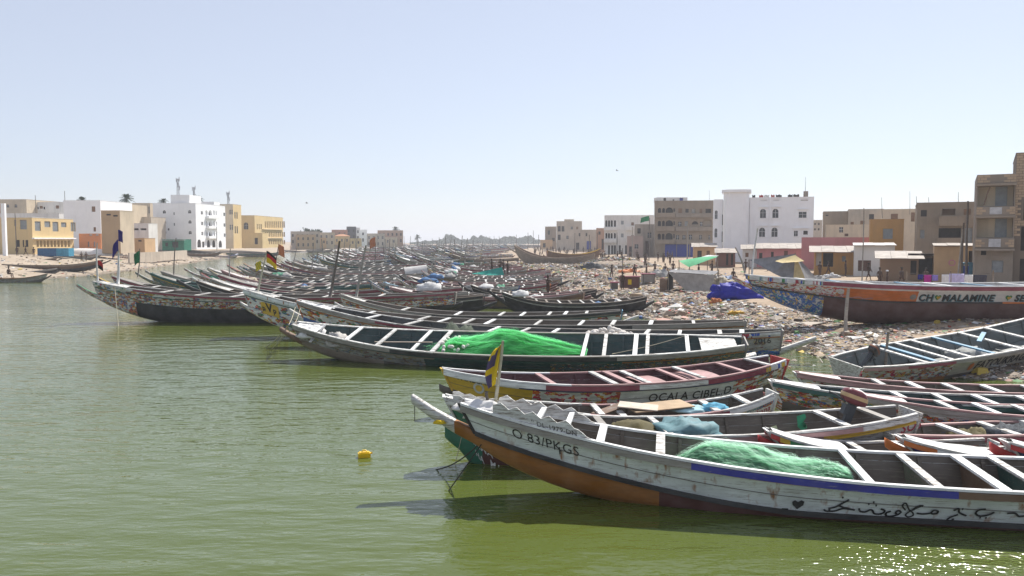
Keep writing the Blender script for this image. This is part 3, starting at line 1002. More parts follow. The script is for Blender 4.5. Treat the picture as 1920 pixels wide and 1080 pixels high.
# ---- D: yellow bowed maroon boat
bowD, sternD = P(830, 692, 1.3), P(1456, 673, 1.2)
LD = Vector((bowD.x - sternD.x, bowD.y - sternD.y)).length
hD = Hull(LD, 2.3, zb=1.3, zm=0.8, zs=1.22, zc=0.1, cb=0.72, cs=0.62, spur=(0.1, 0.1), es=0.5, eb=0.12)
UD = lambda px: upx(bowD, sternD, px)
D_ = pirogue('pirogue', bowD, sternD, 'maroon railed pirogue with bright yellow painted bow and red ornament', 'pirogues moored in rows', hD, n=36,
             bottom=P_DWOOD, lower=[(UD(1400), PT_MIX), (UD(1350), PT_RED), (UD(1140), P_WHITE), (UD(985), PT_RED), (1, P_YELLOW)], upper=[(UD(985), P_WHITE2), (UD(910), PT_FLAGS), (1, P_WHITE)], split=0.74,
             stripe=[(UD(960), paint('dark_blue_line_paint', (0.04, 0.045, 0.13), 0.5)), (1, P_WHITE)], cap=[(UD(1420), P_WHITE), (UD(1270), P_PINK), (UD(1050), P_PINK), (1, P_WHITE)],
             rub=[(UD(1410), PT_FLAGS), (UD(1295), P_MAROON), (UD(1170), P_WHITE2), (UD(1005), P_MAROON), (1, P_WHITE)], inner=P_INMAR, floor=P_INMAR,
             thwarts=[UD(p) for p in (1022, 1130, 1158, 1190, 1258, 1290, 1370, 1420)], thm=[P_PINK, P_WHITE2], ribs=9,
             decks=[(UD(1335), UD(1280), P_PINK, 0.12, 0.0), (UD(1240), UD(1195), P_PINK, 0.16, 0.0)], ends=(P_YELLOW, P_RED), seed=8, rubh=0.13, seams=(0.38,))
xD = lambda px: UD(px) * LD / 2
paint_text(hD, D_, 1, 'PAMECAMA', xD(851), 0.66, 0.15, P_LETTER, bold=0.03)
paint_text(hD, D_, 1, 'OCALA CIBEL.D', xD(1192), 0.20, 0.26, P_LETTER, stretch=1.05)
paint_text(hD, D_, 1, '2018', xD(1412), 0.62, 0.2, P_LETTER)
# sun disc painted on the yellow bow
cx, ct = xD(890), 0.44
patch(hD, D_, 1, [(cx + 0.16 * math.cos(a), ct + 0.26 * math.sin(a)) for a in [2 * PI * i / 20 for i in range(20)]], P_LETTERW, 'painted_disc')
patch(hD, D_, 1, [(cx + 0.10 * math.cos(a), ct + 0.16 * math.sin(a)) for a in [2 * PI * i / 16 for i in range(16)]], P_YELLOW, 'painted_disc', off=0.011)

# ---- E: big dark teal boat with the green net
bowE, sternE = P(558, 603, 1.55), P(1392, 642, 1.05)
LE = Vector((bowE.x - sternE.x, bowE.y - sternE.y)).length
hE = Hull(LE, 3.5, zb=1.5, zm=0.82, zs=1.12, zc=0.12, cb=0.85, cs=0.5, spur=(0.7, 0.5), es=0.62, eb=0.25, pb=2.6, fb=2.2)
UE = lambda px: upx(bowE, sternE, px)
E = pirogue('pirogue', bowE, sternE, 'broad dark teal pirogue holding a bright green heap of net', 'pirogues moored in rows', hE, n=36, roll=-0.145,
            bottom=[(0.55, P_DWOOD), (1, P_WOOD)], spurmat=(P_BROWN, P_WHITE2), lower=[(-0.75, PT_TEAL), (-0.2, PT_TEAL), (0.35, P_TEAL), (1, PT_GREY)], upper=[(-0.55, PT_TEAL), (1, P_TEAL)], split=0.60,
            stripe=[(-0.5, P_OCHRE), (0.3, P_TEAL), (1, P_WOOD)], cap=[(-0.45, P_WHITE2), (0.3, P_GREY), (1, P_WHITE2)], rub=[(-0.48, P_GREY), (0.5, P_BLACK), (1, P_GREY)], inner=P_INTEAL, floor=P_DWOOD,
            thwarts=[UE(p) for p in (668, 727, 793, 830, 1098, 1136, 1191, 1213, 1287)], thm=[P_WHITE, P_WHITE2], ribs=12,
            decks=[(-0.97, UE(1312), P_WHITE2, 0.05, 0.02), (0.88, 0.985, P_WHITE, 0.04, 0.08)], ends=(P_GREY, P_GREY), seed=11, seams=(0.32,), capw=0.13, rubh=0.14)

# ---- F: boat with floats, gold stripe, 2016 at the stern
bowF, sternF = P(560, 562, 2.15), P(1462, 622, 1.25)
LF = Vector((bowF.x - sternF.x, bowF.y - sternF.y)).length
hF = Hull(LF, 2.5, zb=2.1, zm=0.95, zs=1.3, zc=0.25, cb=1.35, cs=0.55, spur=(0.5, 1.4), es=0.4, pb=2.1)
UF = lambda px: upx(bowF, sternF, px)
F_ = pirogue('pirogue', bowF, sternF, 'grey pirogue with gold stripe, white floats amidships and black year painted at stern', 'pirogues moored in rows', hF, n=36,
             bottom=[(-0.55, PT_BLUE), (0.5, P_BLACK), (1, P_MBLUE)], spurmat=(P_WHITE2, P_WHITE2), lower=[(-0.45, PT_GREY), (0.4, PT_GREY), (1, PT_WHITE)], upper=[(-0.55, PT_FLAGS), (0.55, P_GREY), (1, P_WHITE2)], split=0.7,
             stripe=P_OCHRE, cap=[(0.5, P_GREY), (1, P_WHITE2)], rub=[(-0.62, PT_FLAGS), (-0.3, P_MAROON), (0.28, P_BLACK), (0.6, P_MAROON), (1, P_GREY)], inner=paint('black_inside_boards', (0.05, 0.055, 0.055), 0.5), floor=P_DWOOD,
             thwarts=[UF(p) for p in (700, 775, 925, 980, 1040, 1212, 1275, 1350, 1390)], thm=[P_WHITE, P_WHITE2], ribs=10, decks=[(0.84, 0.985, P_WHITE, 0.03, 0.1)], ends=(PT_WHITE, P_GREY), seed=13)
paint_text(hF, F_, 1, '2016', UF(1412) * LF / 2, 0.40, 0.24, P_LETTER)

# ---- G: boat with the yellow lettered plate on the bow
bowG, sternG = P(460, 543, 2.4), P(1394, 604, 1.2)
LG = Vector((bowG.x - sternG.x, bowG.y - sternG.y)).length
hG = Hull(LG, 2.5, zb=2.4, zm=0.95, zs=1.25, zc=0.25, cb=1.5, cs=0.6, spur=(0.3, 0.6), es=0.4, pb=2.0)
UG = lambda px: upx(bowG, sternG, px)
G = pirogue('pirogue', bowG, sternG, 'black railed pirogue with a yellow lettered plate painted on its pale bow', 'pirogues moored in rows', hG, n=36,
            bottom=[(0.6, P_BLACK), (1, PT_WHITE)], lower=[(-0.5, PT_GREY), (0.45, P_BLACK), (1, PT_WHITE)], upper=[(-0.6, P_GREY), (0.5, P_BLACK), (1, P_PALE)], split=0.66, stripe=[(-0.4, P_OCHRE), (0.5, P_BLACK), (1, P_TEAL)],
            cap=[(0.5, P_GREY), (1, P_WHITE2)], rub=[(-0.6, P_GREY), (0.45, P_BLACK), (1, P_PALE)], inner=P_INGREY, floor=P_DWOOD,
            thwarts=[UG(p) for p in (620, 690, 790, 830, 880, 920, 1010, 1090, 1150, 1220, 1300)], thm=[P_WHITE2, P_WHITE], ribs=0, decks=[(0.86, 0.985, P_WHITE2, 0.03, 0.1)], ends=(P_WHITE2, P_GREY), seed=17, rubh=0.15)
xG = lambda px: UG(px) * LG / 2
pa, pb_ = xG(492), xG(529)
patch(hG, G, 1, [(pa, -0.12), (pa, 0.52), (lerp(pa, pb_, .15), 0.60), (lerp(pa, pb_, .85), 0.60), (pb_, 0.52), (pb_, -0.12)], P_YELLOW, 'painted_plate', off=0.03)
paint_text(hG, G, 1, 'V', lerp(pa, pb_, .30), 0.10, 0.46, P_LETTER, bold=0.04, off=0.036)
paint_text(hG, G, 1, 'R', lerp(pa, pb_, .04), -0.04, 0.32, P_LETTER, bold=0.03, off=0.036)
paint_text(hG, G, 1, 'R', lerp(pa, pb_, .66), -0.04, 0.32, P_LETTER, bold=0.03, off=0.036)
paint_text(hG, G, 1, '0/1018', xG(1325), 0.2, 0.22, P_LETTER)

# ---- H
bowH, sternH = P(640, 550, 2.0), P(1163, 584, 1.15)
LH = Vector((bowH.x - sternH.x, bowH.y - sternH.y)).length
hH = Hull(LH, 2.3, zb=1.95, zm=0.9, zs=1.2, zc=0.2, cb=1.2, cs=0.6, spur=(0.4, 1.0), es=0.4)
UH = lambda px: upx(bowH, sternH, px)
H = pirogue('pirogue', bowH, sternH, 'grey pirogue with ochre stripe whose pale stern lies against the rubbish shore', 'pirogues moored in rows', hH, n=26,
            bottom=P_DWOOD, spurmat=(P_WHITE2, P_WHITE2), lower=[(-0.8, PT_WHITE), (-0.2, PT_GREY), (1, PT_WHITE)], upper=[(0.4, P_GREY), (1, P_PALE)], split=0.66, stripe=[(0.1, P_TEAL), (1, P_OCHRE)], cap=P_GREY,
            rub=[(0.3, P_BLACK), (1, P_GREY)], inner=P_INGREY, floor=P_DWOOD, thwarts=[UH(p) for p in (760, 860, 940, 980, 1030, 1060, 1100)], thm=[P_WHITE2, P_WHITE], decks=[(0.82, 0.985, P_WHITE2, 0.03, 0.1)], ends=(P_WHITE2, P_SKY), seed=19)

# ---- I: black hulled boat at the left with the painted spur
bowI, sternI = Vector((-25.6, 48.8, 0)), Vector((-3.5, 48.4, 0))
hI = Hull(22.1, 2.7, zb=2.45, zm=1.55, zs=1.8, zc=0.85, cb=1.6, cs=1.1, keel=-0.35, spur=(1.1, 0.5), pb=2.2, eb=0.2)
UI = lambda px: upx(bowI, sternI, px)
I = pirogue('pirogue', bowI, sternI, 'high black bottomed pirogue at far left with a gaudy painted spur and teal rail', 'pirogues moored in rows', hI, n=34,
            bottom=[(UI(262), P_BLACK), (1, PT_MIX)], spurmat=(PT_MIX, P_BLACK), lower=PT_MIX, upper=[(0.3, PT_GREY), (1, PT_WHITE)], split=0.58, stripe=[(UI(420), P_MAROON), (1, P_TEAL)],
            cap=[(UI(300), P_GREY), (1, P_WHITE2)], rub=[(UI(262), P_MAROON), (1, PT_FLAGS)], inner=P_INGREY, floor=P_DWOOD, thwarts=[0.6, 0.4, 0.2, 0.0, -0.3, -0.6], thm=P_WHITE2,
            decks=[(0.80, 0.985, P_WHITE2, 0.0, 0.12)], ends=(P_WHITE2, P_GREY), seed=23)

# ---- the big beached boat on the right
bowS = P(1400, 516, 3.05)
bowS.z = 0
sternS = Vector((bowS.x + 22.5, bowS.y - 1.4, 0))
P_SBOT = paint('brown_red_bottom', (0.10, 0.046, 0.040), 0.15, under=(0.05, 0.03, 0.03), streak=0.3)
hS = Hull(22.54, 3.5, zb=2.55, zm=2.05, zs=2.5, zc=1.2, cb=2.05, cs=1.5, keel=-0.1, spur=(0.8, 0.6), rise=0.5, pb=2.0, eb=0.22, fb=2.0)
US = lambda px: upx(bowS, sternS, px, 2.0)
S = pirogue('pirogue', bowS, sternS, 'big beached pirogue with orange lettered side, maroon rail and blue ornamented bow', 'pirogues moored in rows', hS, n=50, zoff=0.5,
            bottom=[(US(1536), P_SBOT), (1, PT_BLUE)], spurmat=(PT_RED, P_SBOT), lower=[(US(1700), paint('white_letter_band', (0.66, 0.66, 0.64), 0.12, streak=0.15)), (US(1570), P_ORANGE), (US(1470), PT_RED), (1, PT_MIX)],
            upper=P_WHITE, split=0.66, stripe=None, chine=[(US(1850), P_ORANGE), (1, P_BLACK)], cap=P_WHITE, rub=[(US(1530), P_MAROON), (1, PT_FLAGS)], inner=paint('white_inside_boards', (0.55, 0.56, 0.56), 0.4), floor=P_WOOD,
            thwarts=[US(p) for p in (1500, 1560, 1620, 1700, 1755, 1830, 1900, 1980)], thm=[P_WHITE, P_SKY], ends=(P_MBLUE, P_WHITE), decks=[(0.86, 0.985, P_WHITE2, 0.03, 0.06)], seed=29, rubh=0.2, capw=0.13)
xS = lambda px: US(px) * hS.L / 2
P_SHADOW = paint('pale_blue_letter_edge', (0.12, 0.30, 0.36), 0.1)
for body, px in (('CH', 1702), ('MALAMINE', 1744), ('SECH', 1876)):
    paint_text(hS, S, 1, body, xS(px) - 0.05, 0.05, 0.36, P_SHADOW, bold=0.06, spacing=1.12, off=0.008)
    paint_text(hS, S, 1, body, xS(px), 0.08, 0.36, P_LETTER, bold=0.05, spacing=1.12, off=0.013)
def heart(h, root, side, x, t, w, mat, name, off):
    hh = h.zg(h.u_of(x)) - h.zc_(h.u_of(x))
    pts = []
    for i in range(24):
        a = 2 * PI * i / 24
        pts.append((x - w * 16 * math.sin(a) ** 3 / 32, t + w * (13 * math.cos(a) - 5 * math.cos(2 * a) - 2 * math.cos(3 * a) - math.cos(4 * a)) / 32 / hh))
    return patch(h, root, side, pts, mat, name, off)
for px in (1736, 1864):
    heart(hS, S, 1, xS(px), 0.30, 0.34, P_GREEN, 'painted_heart', 0.010)
    heart(hS, S, 1, xS(px) - 0.03, 0.28, 0.2, P_YELLOW, 'painted_heart', 0.015)
cx = xS(1692)
patch(hS, S, 1, [(cx + 0.16 * math.cos(a), 0.3 + 0.17 * math.sin(a)) for a in [2 * PI * i / 18 for i in range(18)]], P_GREY, 'painted_disc', 0.010)
# white scroll line and rings on the orange bow band
wav = [(xS(1400 + 8 * i), 0.30 + 0.16 * math.sin(i * 1.3) + 0.05 * math.sin(i * 2.9), 0.06) for i in range(2, 22)]
ribbon(hS, S, 1, [wav], P_LETTERW, 'painted_scroll')
wav = [(xS(1470 + 8 * i), 0.10 + 0.05 * math.sin(i * 2.1), 0.05) for i in range(0, 20)]
ribbon(hS, S, 1, [wav], P_PINK, 'painted_scroll', off=0.011)
for px in (1525, 1545, 1563):
    x0 = xS(px)
    ribbon(hS, S, 1, [[(x0 + 0.13 * math.cos(a), 0.42 + 0.14 * math.sin(a), 0.05) for a in [2 * PI * i / 9 for i in range(10)]]], P_LETTERW, 'painted_ring', off=0.012)

# ---- boat with the motor, beached bow up at the right
sternT, bowT = Vector((11.6, 27.5, 0)), Vector((23.6, 33.2, 0))
LT = (bowT - sternT).length
hT = Hull(LT, 2.6, zb=1.7, zm=0.80, zs=0.86, zc=0.12, cb=1.0, cs=0.2, spur=(0.7, 0.05), es=0.7, eb=0.2)
UT = lambda px: upx(bowT, sternT, px)
T = pirogue('pirogue', bowT, sternT, 'pale pirogue with tilted motor at stern and bow drawn up on the shore', 'pirogues moored in rows', hT, n=34, zoff=0.25, roll=0.13, pitch=0.05,
            bottom=[(-0.4, P_OCHRE), (1, P_DWOOD)], lower=[(UT(1640), PT_RED), (UT(1735), PT_MIX), (1, paint('cream_hull_paint', (0.50, 0.46, 0.38), 0.4))], upper=[(UT(1640), P_WHITE2), (UT(1720), P_MAROON), (1, P_GREY)], split=0.80,
            cap=P_WHITE2, rub=[(UT(1650), P_PINK), (UT(1728), P_MAROON), (1, P_GREY)], inner=P_INBLUE, floor=P_INBLUE, thwarts=[UT(p) for p in (1682, 1700, 1728, 1760, 1800, 1850, 1895)], thm=[P_WHITE2, P_SKY, P_WHITE2], ribs=12, ends=(P_WHITE, P_WHITE2), seed=31)
xT = lambda px: UT(px) * LT / 2
paint_text(hT, T, -1, 'FATOUKRAGROLAVE', xT(1776), 0.20, 0.34, P_LETTER, read=1, bold=0.035, stretch=1.0)
cx = xT(1768)
patch(hT, T, -1, [(cx + 0.13 * math.cos(a), 0.40 + 0.24 * math.sin(a)) for a in [2 * PI * i / 16 for i in range(16)]], P_ORANGE, 'painted_disc', 0.009)

# ---- the row of boats at the right, bows to the left
def rowboat(label, bow, p2, L, hkw, seed, **kw):
    stern = toward(bow, p2, L)
    h = Hull(L, **hkw)
    pr = dict(bottom=P_DWOOD, lower=PT_MIX, upper=PT_GREY, split=0.66, cap=P_WHITE2, rub=P_PINK, inner=P_INGREY, floor=P_DWOOD,
              thwarts=[0.62, 0.45, 0.28, 0.1, -0.08, -0.25, -0.42, -0.6], thm=[P_WHITE2, P_WHITE], decks=[(0.80, 0.985, P_WHITE, 0.0, 0.03)], ends=(P_WHITE, P_WHITE2), seed=seed, n=26, ribs=8)
    pr.update(kw)
    r = pirogue('pirogue', bow, stern, label, 'pirogues moored in rows', h, **pr)
    ANCHORS[label[:20]] = (r, h, bow, stern)
    return r, h, bow, stern
K = dict(B=1.5, zb=1.08, zm=0.68, zs=0.9, zc=0.05, cb=0.6, cs=0.35, spur=(0.35, 0.2), eb=0.16)
R1 = rowboat('narrow pirogue with pink rails just in front of the lettered motor boat', P(1492, 699, 1.0), P(1920, 724, 0.72), 12.5, dict(K, zb=1.0, zm=0.6, B=1.35), 41, cap=P_PINK, rub=[(0.2, paint('faded_violet_paint', (0.16, 0.10, 0.25), 0.5)), (1, P_PINK)], lower=[(0.1, PT_RED), (1, PT_WHITE)])
R2 = rowboat('teal banded pirogue with ornamented bow, right of the yellow bowed boat', P(1446, 716, 1.1), P(1920, 747, 0.78), 12.5, dict(K, B=1.55, zb=1.12), 43, rub=P_TEAL, cap=P_WHITE2, lower=PT_MIX, upper=[(0.5, P_TEAL), (1, PT_WHITE)], spurmat=(PT_MIX, P_WHITE2), inner=P_INTEAL)
R3 = rowboat('grey pirogue with white foredeck and pink stained side, behind the raised motor', P(1606, 738, 1.1), P(1920, 766, 0.78), 11.5, dict(K, B=1.5), 47, rub=P_GREY, cap=P_PINK, lower=[(0.35, PT_RED), (1, PT_MIX)], upper=P_WHITE2, inner=P_INTEAL)
R4 = rowboat('pink railed pirogue holding a heap of net and brown boards', Vector((17.5, 19.0, 0)), Vector((8.6, 17.95, 0)), 8.95, dict(K, B=1.35, zb=1.1, zs=0.62, zm=0.6, es=0.35), 53, cap=P_PINK, rub=P_MAROON, decks=[], thwarts=[0.5, 0.3, 0.1, -0.15, -0.4, -0.65], lower=PT_WHITE)
R5 = rowboat('small white decked bow with red, yellow and green tip beside the white boat', P(1440, 806, 0.92), Vector((10.6, 17.0, 0)), 4.9, dict(K, B=1.0, zb=0.9, zm=0.5, zs=0.6, spur=(0.2, 0.1)), 59, lower=[(0.3, PT_WHITE), (0.8, PT_RED), (1, P_RED)], upper=P_WHITE, rub=[(0.7, P_WHITE), (0.85, P_GREEN), (0.93, P_YELLOW), (1, P_RED)], thwarts=[0.2, -0.2, -0.5], decks=[(0.35, 0.975, P_WHITE, -0.03, 0.02)], ribs=0, spurmat=(P_RED, P_WHITE2))
R6 = rowboat('small white decked bow with an orange and blue tip beside the white boat', P(1688, 822, 0.86), Vector((14.5, 16.1, 0)), 6.0, dict(K, B=0.95, zb=0.88, zm=0.5, zs=0.6, spur=(0.3, 0.1)), 61, lower=[(0.5, PT_WHITE), (0.82, PT_MIX), (1, P_BLUE)], upper=P_WHITE, rub=[(0.8, P_WHITE), (1, P_ORANGE)], thwarts=[0.1, -0.2, -0.5], decks=[(0.4, 0.975, P_WHITE, -0.03, 0.02)], ribs=0, spurmat=(P_ORANGE, P_WHITE2))
R7 = rowboat('small decked bow with red tip and white star at the right frame edge', P(1886, 830, 0.86), Vector((17.0, 15.7, 0)), 6.0, dict(K, B=0.9, zb=0.88, zm=0.5, zs=0.6, spur=(0.3, 0.1)), 67, lower=[(0.7, PT_WHITE), (1, P_MBLUE)], upper=P_WHITE, rub=[(0.8, P_WHITE), (1, P_RED)], thwarts=[0.1, -0.2, -0.5], decks=[(0.4, 0.975, P_WHITE, -0.03, 0.02)], ribs=0, spurmat=(P_RED, P_WHITE2))

# ------------------------------------------------------------------ the raft of boats behind
rnd = random.Random(77)
ORD = ['first', 'second', 'third', 'fourth', 'fifth', 'sixth', 'seventh', 'eighth', 'ninth', 'tenth', 'eleventh', 'twelfth', 'thirteenth', 'fourteenth', 'fifteenth', 'sixteenth',
       'seventeenth', 'eighteenth', 'nineteenth', 'twentieth', 'twenty-first', 'twenty-second', 'twenty-third', 'twenty-fourth', 'twenty-fifth', 'twenty-sixth', 'twenty-seventh', 'twenty-eighth', 'twenty-ninth', 'thirtieth',
       'thirty-first', 'thirty-second', 'thirty-third', 'thirty-fourth', 'thirty-fifth', 'thirty-sixth', 'thirty-seventh', 'thirty-eighth', 'thirty-ninth', 'fortieth']
STY = [  # words, rail, lower, upper, stripe, inner, deck
    ('maroon railed', P_MAROON, PT_WHITE, P_MAROON, P_WHITE2, P_INGREY, P_WHITE2),
    ('black railed', P_BLACK, P_BLACK, P_GREY, P_WHITE2, P_INGREY, P_WHITE2),
    ('grey railed', P_GREY, PT_GREY, P_GREY, P_OCHRE, P_INGREY, P_WHITE),
    ('ochre striped', P_GREY, PT_WHITE, P_WHITE2, P_OCHRE, P_INTEAL, P_WHITE2),
    ('teal railed', P_TEAL, PT_TEAL, P_TEAL, P_YELLOW, P_INTEAL, P_WHITE2),
    ('blue sided', P_WHITE2, PT_BLUE, P_MBLUE, P_WHITE2, P_INGREY, P_SKY),
    ('crimson ornamented', P_MAROON, PT_RED, P_WHITE2, P_BLUE, P_INMAR, P_WHITE),
    ('bare wood', P_WOOD, P_BROWN, P_WOOD, P_DWOOD, P_INGREY, P_WOOD),
    ('gaudily ornamented', PT_FLAGS, PT_MIX, P_GREY, P_MAROON, P_INGREY, P_WHITE2),
    ('pink railed', P_PINK, PT_GREY, P_BLACK, P_MAROON, P_INGREY, P_WHITE2),
]
PROTO = []
for k, (w, rl, lo, up, st, inn, dk) in enumerate(STY):
    for hi in (0, 1):
        L = 18.0 if hi else 13.0
        h = Hull(L, 2.3 if hi else 2.0, zb=2.3 if hi else 1.5, zm=0.95 if hi else 0.8, zs=1.3 if hi else 1.15, zc=0.25 if hi else 0.12, cb=1.6 if hi else 0.95, cs=0.6, spur=(1.3, 0.9), es=0.36, pb=2.4)
        th = [0.68, 0.52, 0.38, 0.2, 0.05, -0.12, -0.27, -0.45, -0.62, -0.78]
        r = pirogue('pirogue', (L / 2, 0, 0), (-L / 2, 0, 0), w, 'pirogues moored in rows', h, n=18, bottom=[(0.5, P_BLACK if k % 3 else P_OXRED), (1, lo)], lower=lo, upper=up, split=0.66,
                    stripe=st, cap=(P_GREY, P_WOOD, rl, P_GREY, rl)[k % 5], rub=rl, inner=inn, floor=P_DWOOD, thwarts=th, thm=[P_WHITE2, P_GREY, P_WOOD, P_WHITE2, P_INGREY], decks=[(0.76, 0.985, dk if k % 2 else P_GREY, 0.0, 0.12)],
                    ends=(P_WHITE2, lo), seed=100 + k * 2 + hi, capw=0.12, rubh=0.13)
        PROTO.append([r, h, w, False])

def mid_boat(k, hi, bow, L, yaw, label, zoff=0.0, roll=0.0):
    pr = PROTO[k * 2 + hi]
    if not pr[3]:
        r = pr[0]; pr[3] = True
    else:
        r = copy_tree(pr[0])
    r['label'] = label
    d = Vector((math.cos(yaw), math.sin(yaw), 0))
    stern = Vector((bow[0], bow[1], 0)) + d * L
    c = (Vector((bow[0], bow[1], 0)) + stern) / 2
    r.location = (c.x, c.y, zoff)
    r.rotation_euler = (roll, 0, math.atan2(-d.y, -d.x))
    r.scale = (L / pr[1].L, 1, 1)
    return r, stern

# (distance, picture column of the bow, length, style)
ROWS = [(53.0, 372, 19, 1), (56.0, 398, 18, 3), (59.5, 214, 20, 0), (62.2, 412, 19, 0), (65.4, 286, 18, 4), (68.6, 305, 20, 2), (71.6, 418, 17, 9), (74.4, 374, 19, 8), (77.4, 392, 18, 3),
        (80.3, 470, 18, 2), (83.4, 452, 19, 8), (86.4, 500, 17, 1), (89.6, 482, 20, 3), (92.6, 528, 18, 6), (96.0, 512, 19, 9), (99.4, 548, 18, 2), (102.8, 536, 18, 0),
        (106.4, 570, 19, 3), (110.0, 556, 18, 8), (113.8, 600, 18, 4), (117.6, 585, 19, 5), (121.6, 612, 18, 1), (125.8, 596, 18, 0), (130.2, 624, 17, 3)]
MASTS = []
ns = 0
for i, (d, px, L, k) in enumerate(ROWS):
    bx = (px - 960) / FPX * (d + 0.2)
    yaw = R(rnd.uniform(-3.0, 1.5))
    r, stern = mid_boat(k, 1, (bx, d), L, yaw, f'{STY[k][0]} pirogue, {ORD[i]} behind the black bottomed boat, bow to the channel', roll=rnd.uniform(-0.05, 0.04))
    if i % 3 != 1:
        MASTS.append((bx + rnd.uniform(1.6, 2.6), d + math.sin(yaw) * 2))
    sx = interp(d, SHORE_R)
    gap = sx - stern.x
    x = stern.x + rnd.uniform(0.6, 1.4)
    while sx - x > 7:
        L2 = min(rnd.uniform(11, 14), sx - x + 2.5)
        k2 = rnd.choice([0, 2, 3, 5, 6, 8, 9, 1])
        if i == 4: k2 = 5
        r, st2 = mid_boat(k2, 0, (x, d + rnd.uniform(-0.3, 0.5)), L2, R(rnd.uniform(-3, 3)), f'{STY[k2][0]} shorter pirogue, {ORD[min(ns, 39)]} from the front along the rubbish shore', roll=rnd.uniform(-0.06, 0.06))
        ns += 1
        x = st2.x + rnd.uniform(0.7, 2)

# unused prototypes are removed again
for r, h, w, used in PROTO:
    if not used:
        for c in list(r.children):
            bpy.data.objects.remove(c)
        bpy.data.objects.remove(r)

# far boats, too small to show parts: a few joined meshes shared by many boats
FAR = []
for k, (w, rl, lo, up, st, inn, dk) in enumerate(STY):
    h = Hull(14.0, 2.2, zb=2.05, zm=0.9, zs=1.2, zc=0.2, cb=1.35, cs=0.6, spur=(1.1, 0.7), pb=2.5)
    FAR.append(small_pirogue_mesh('pirogue', h, P_BLACK if k % 2 else P_OXRED, lo, up, rl, inn, P_GREY, [0.55, 0.3, 0.05, -0.2, -0.45], dk))
    h2 = Hull(11.0, 1.9, zb=1.5, zm=0.8, zs=1.1, zc=0.15, cb=0.9, cs=0.5, spur=(0.7, 0.7))
    FAR.append(small_pirogue_mesh('pirogue', h2, P_DWOOD, lo, up, st, inn, P_WOOD, [0.5, 0.2, -0.1, -0.4], P_WHITE))
d = 135.0
nfar = 0
while d < 640:
    xl = (interp(d, [(135, 610), (170, 622), (200, 640), (250, 655), (300, 672), (400, 700), (640, 765)]) - 960) / FPX * d
    xr = interp(d, SHORE_R) + (4 if d > 200 else 0)
    xr = min(xr, (1000 - 960) / FPX * d)
    x = xl + rnd.uniform(-3, 3)
    while x < xr - 5:
        me = rnd.choice(FAR)
        o = link('pirogue', me)
        tag(o, f'{STY[FAR.index(me) // 2][0]} {("longer", "shorter")[FAR.index(me) % 2]} far pirogue crowded {"in the near part" if d < 200 else "in the middle" if d < 320 else "at the far end"} of the distant raft', 'pirogue', 'far boats crowding the channel')
        L = 14.0 if FAR.index(me) % 2 == 0 else 11.0
        o.location = (x + L / 2, d + rnd.uniform(-0.9, 0.9), rnd.uniform(0, 0.1))
        o.rotation_euler = (rnd.uniform(-.08, .08), 0, PI + R(rnd.uniform(-14, 14)))
        x += L + rnd.uniform(0.6, 5)
        nfar += 1
    if rnd.random() < 0.8:
        MASTS.append((xl + rnd.uniform(1, max(2, xr - xl)), d))
    d += 3.2 + 0.0135 * d

# boats drawn up on the left beach
def left_boat(px, py, L, yaw, k, label, z=0.3, roll=0.1, zz=None):
    p = P(px, py, z)
    o = link('pirogue', FAR[k]); tag(o, label, 'pirogue')
    o.location = (p.x, p.y, z if zz is None else zz)
    o.rotation_euler = (roll, 0, yaw)
    LL = 14.0 if k % 2 == 0 else 11.0
    o.scale = (L / LL, 0.95, 0.75)
    return o
left_boat(100, 507, 14, R(4), 14, 'long bare wood pirogue lying on the left beach, bow to the right', 0.55, -0.1)
left_boat(45, 516, 10.5, R(-10), 3, 'black pirogue with pale thwarts at the left water edge', 0.1, -0.12, -0.05)
left_boat(20, 529, 8.5, R(2), 5, 'low boat at the left frame edge carrying a seated person', 0.0, 0.0, -0.15)
left_boat(35, 496, 12, R(12), 15, 'brown pirogue crossing behind the long one on the left beach', 0.8, -0.1)
left_boat(75, 490, 12, R(-3), 9, 'grey pirogue behind the brown one on the left beach', 1.0, -0.1)
left_boat(125, 488, 11, R(6), 5, 'pale grey pirogue in front of the blue tank on the left beach', 1.2, -0.1)
left_boat(382, 480, 9, R(-5), 15, 'small grey boat on the sand by the low concrete wall', 0.9, 0.1)
left_boat(478, 481, 17, R(2), 8, 'long dark green boat lying in the water off the yellow school', 0.0, 0.0, 0.1)
left_boat(425, 483, 8, R(60), 13, 'white bowed boat end-on beside the dark green one', 0.1, 0.0, 0.0)
left_boat(585, 470, 12, R(8), 7, 'grey boat anchored alone in the channel beyond the green one', 0.0, 0.0, 0.0)
left_boat(600, 473, 11, R(-2), 4, 'dark boat beside the grey one alone in the channel', 0.0, 0.0, 0.0)

# white overturned boat on the left beach
ob = lump('overturned_boat', (8.2, 1.9, 1.5), plain('white_hull_paint', (0.72, 0.70, 0.68), 0.5, 0.08), 3, None, 30, 8, 0.05, 1.0)
p = P(162, 484, 1.3); ob.location = (p.x, p.y, h_left(p.x, p.y) - 0.1); ob.rotation_euler = (0, 0, R(-8))
tag(ob, 'white overturned boat hull lying on the left beach', 'boat')

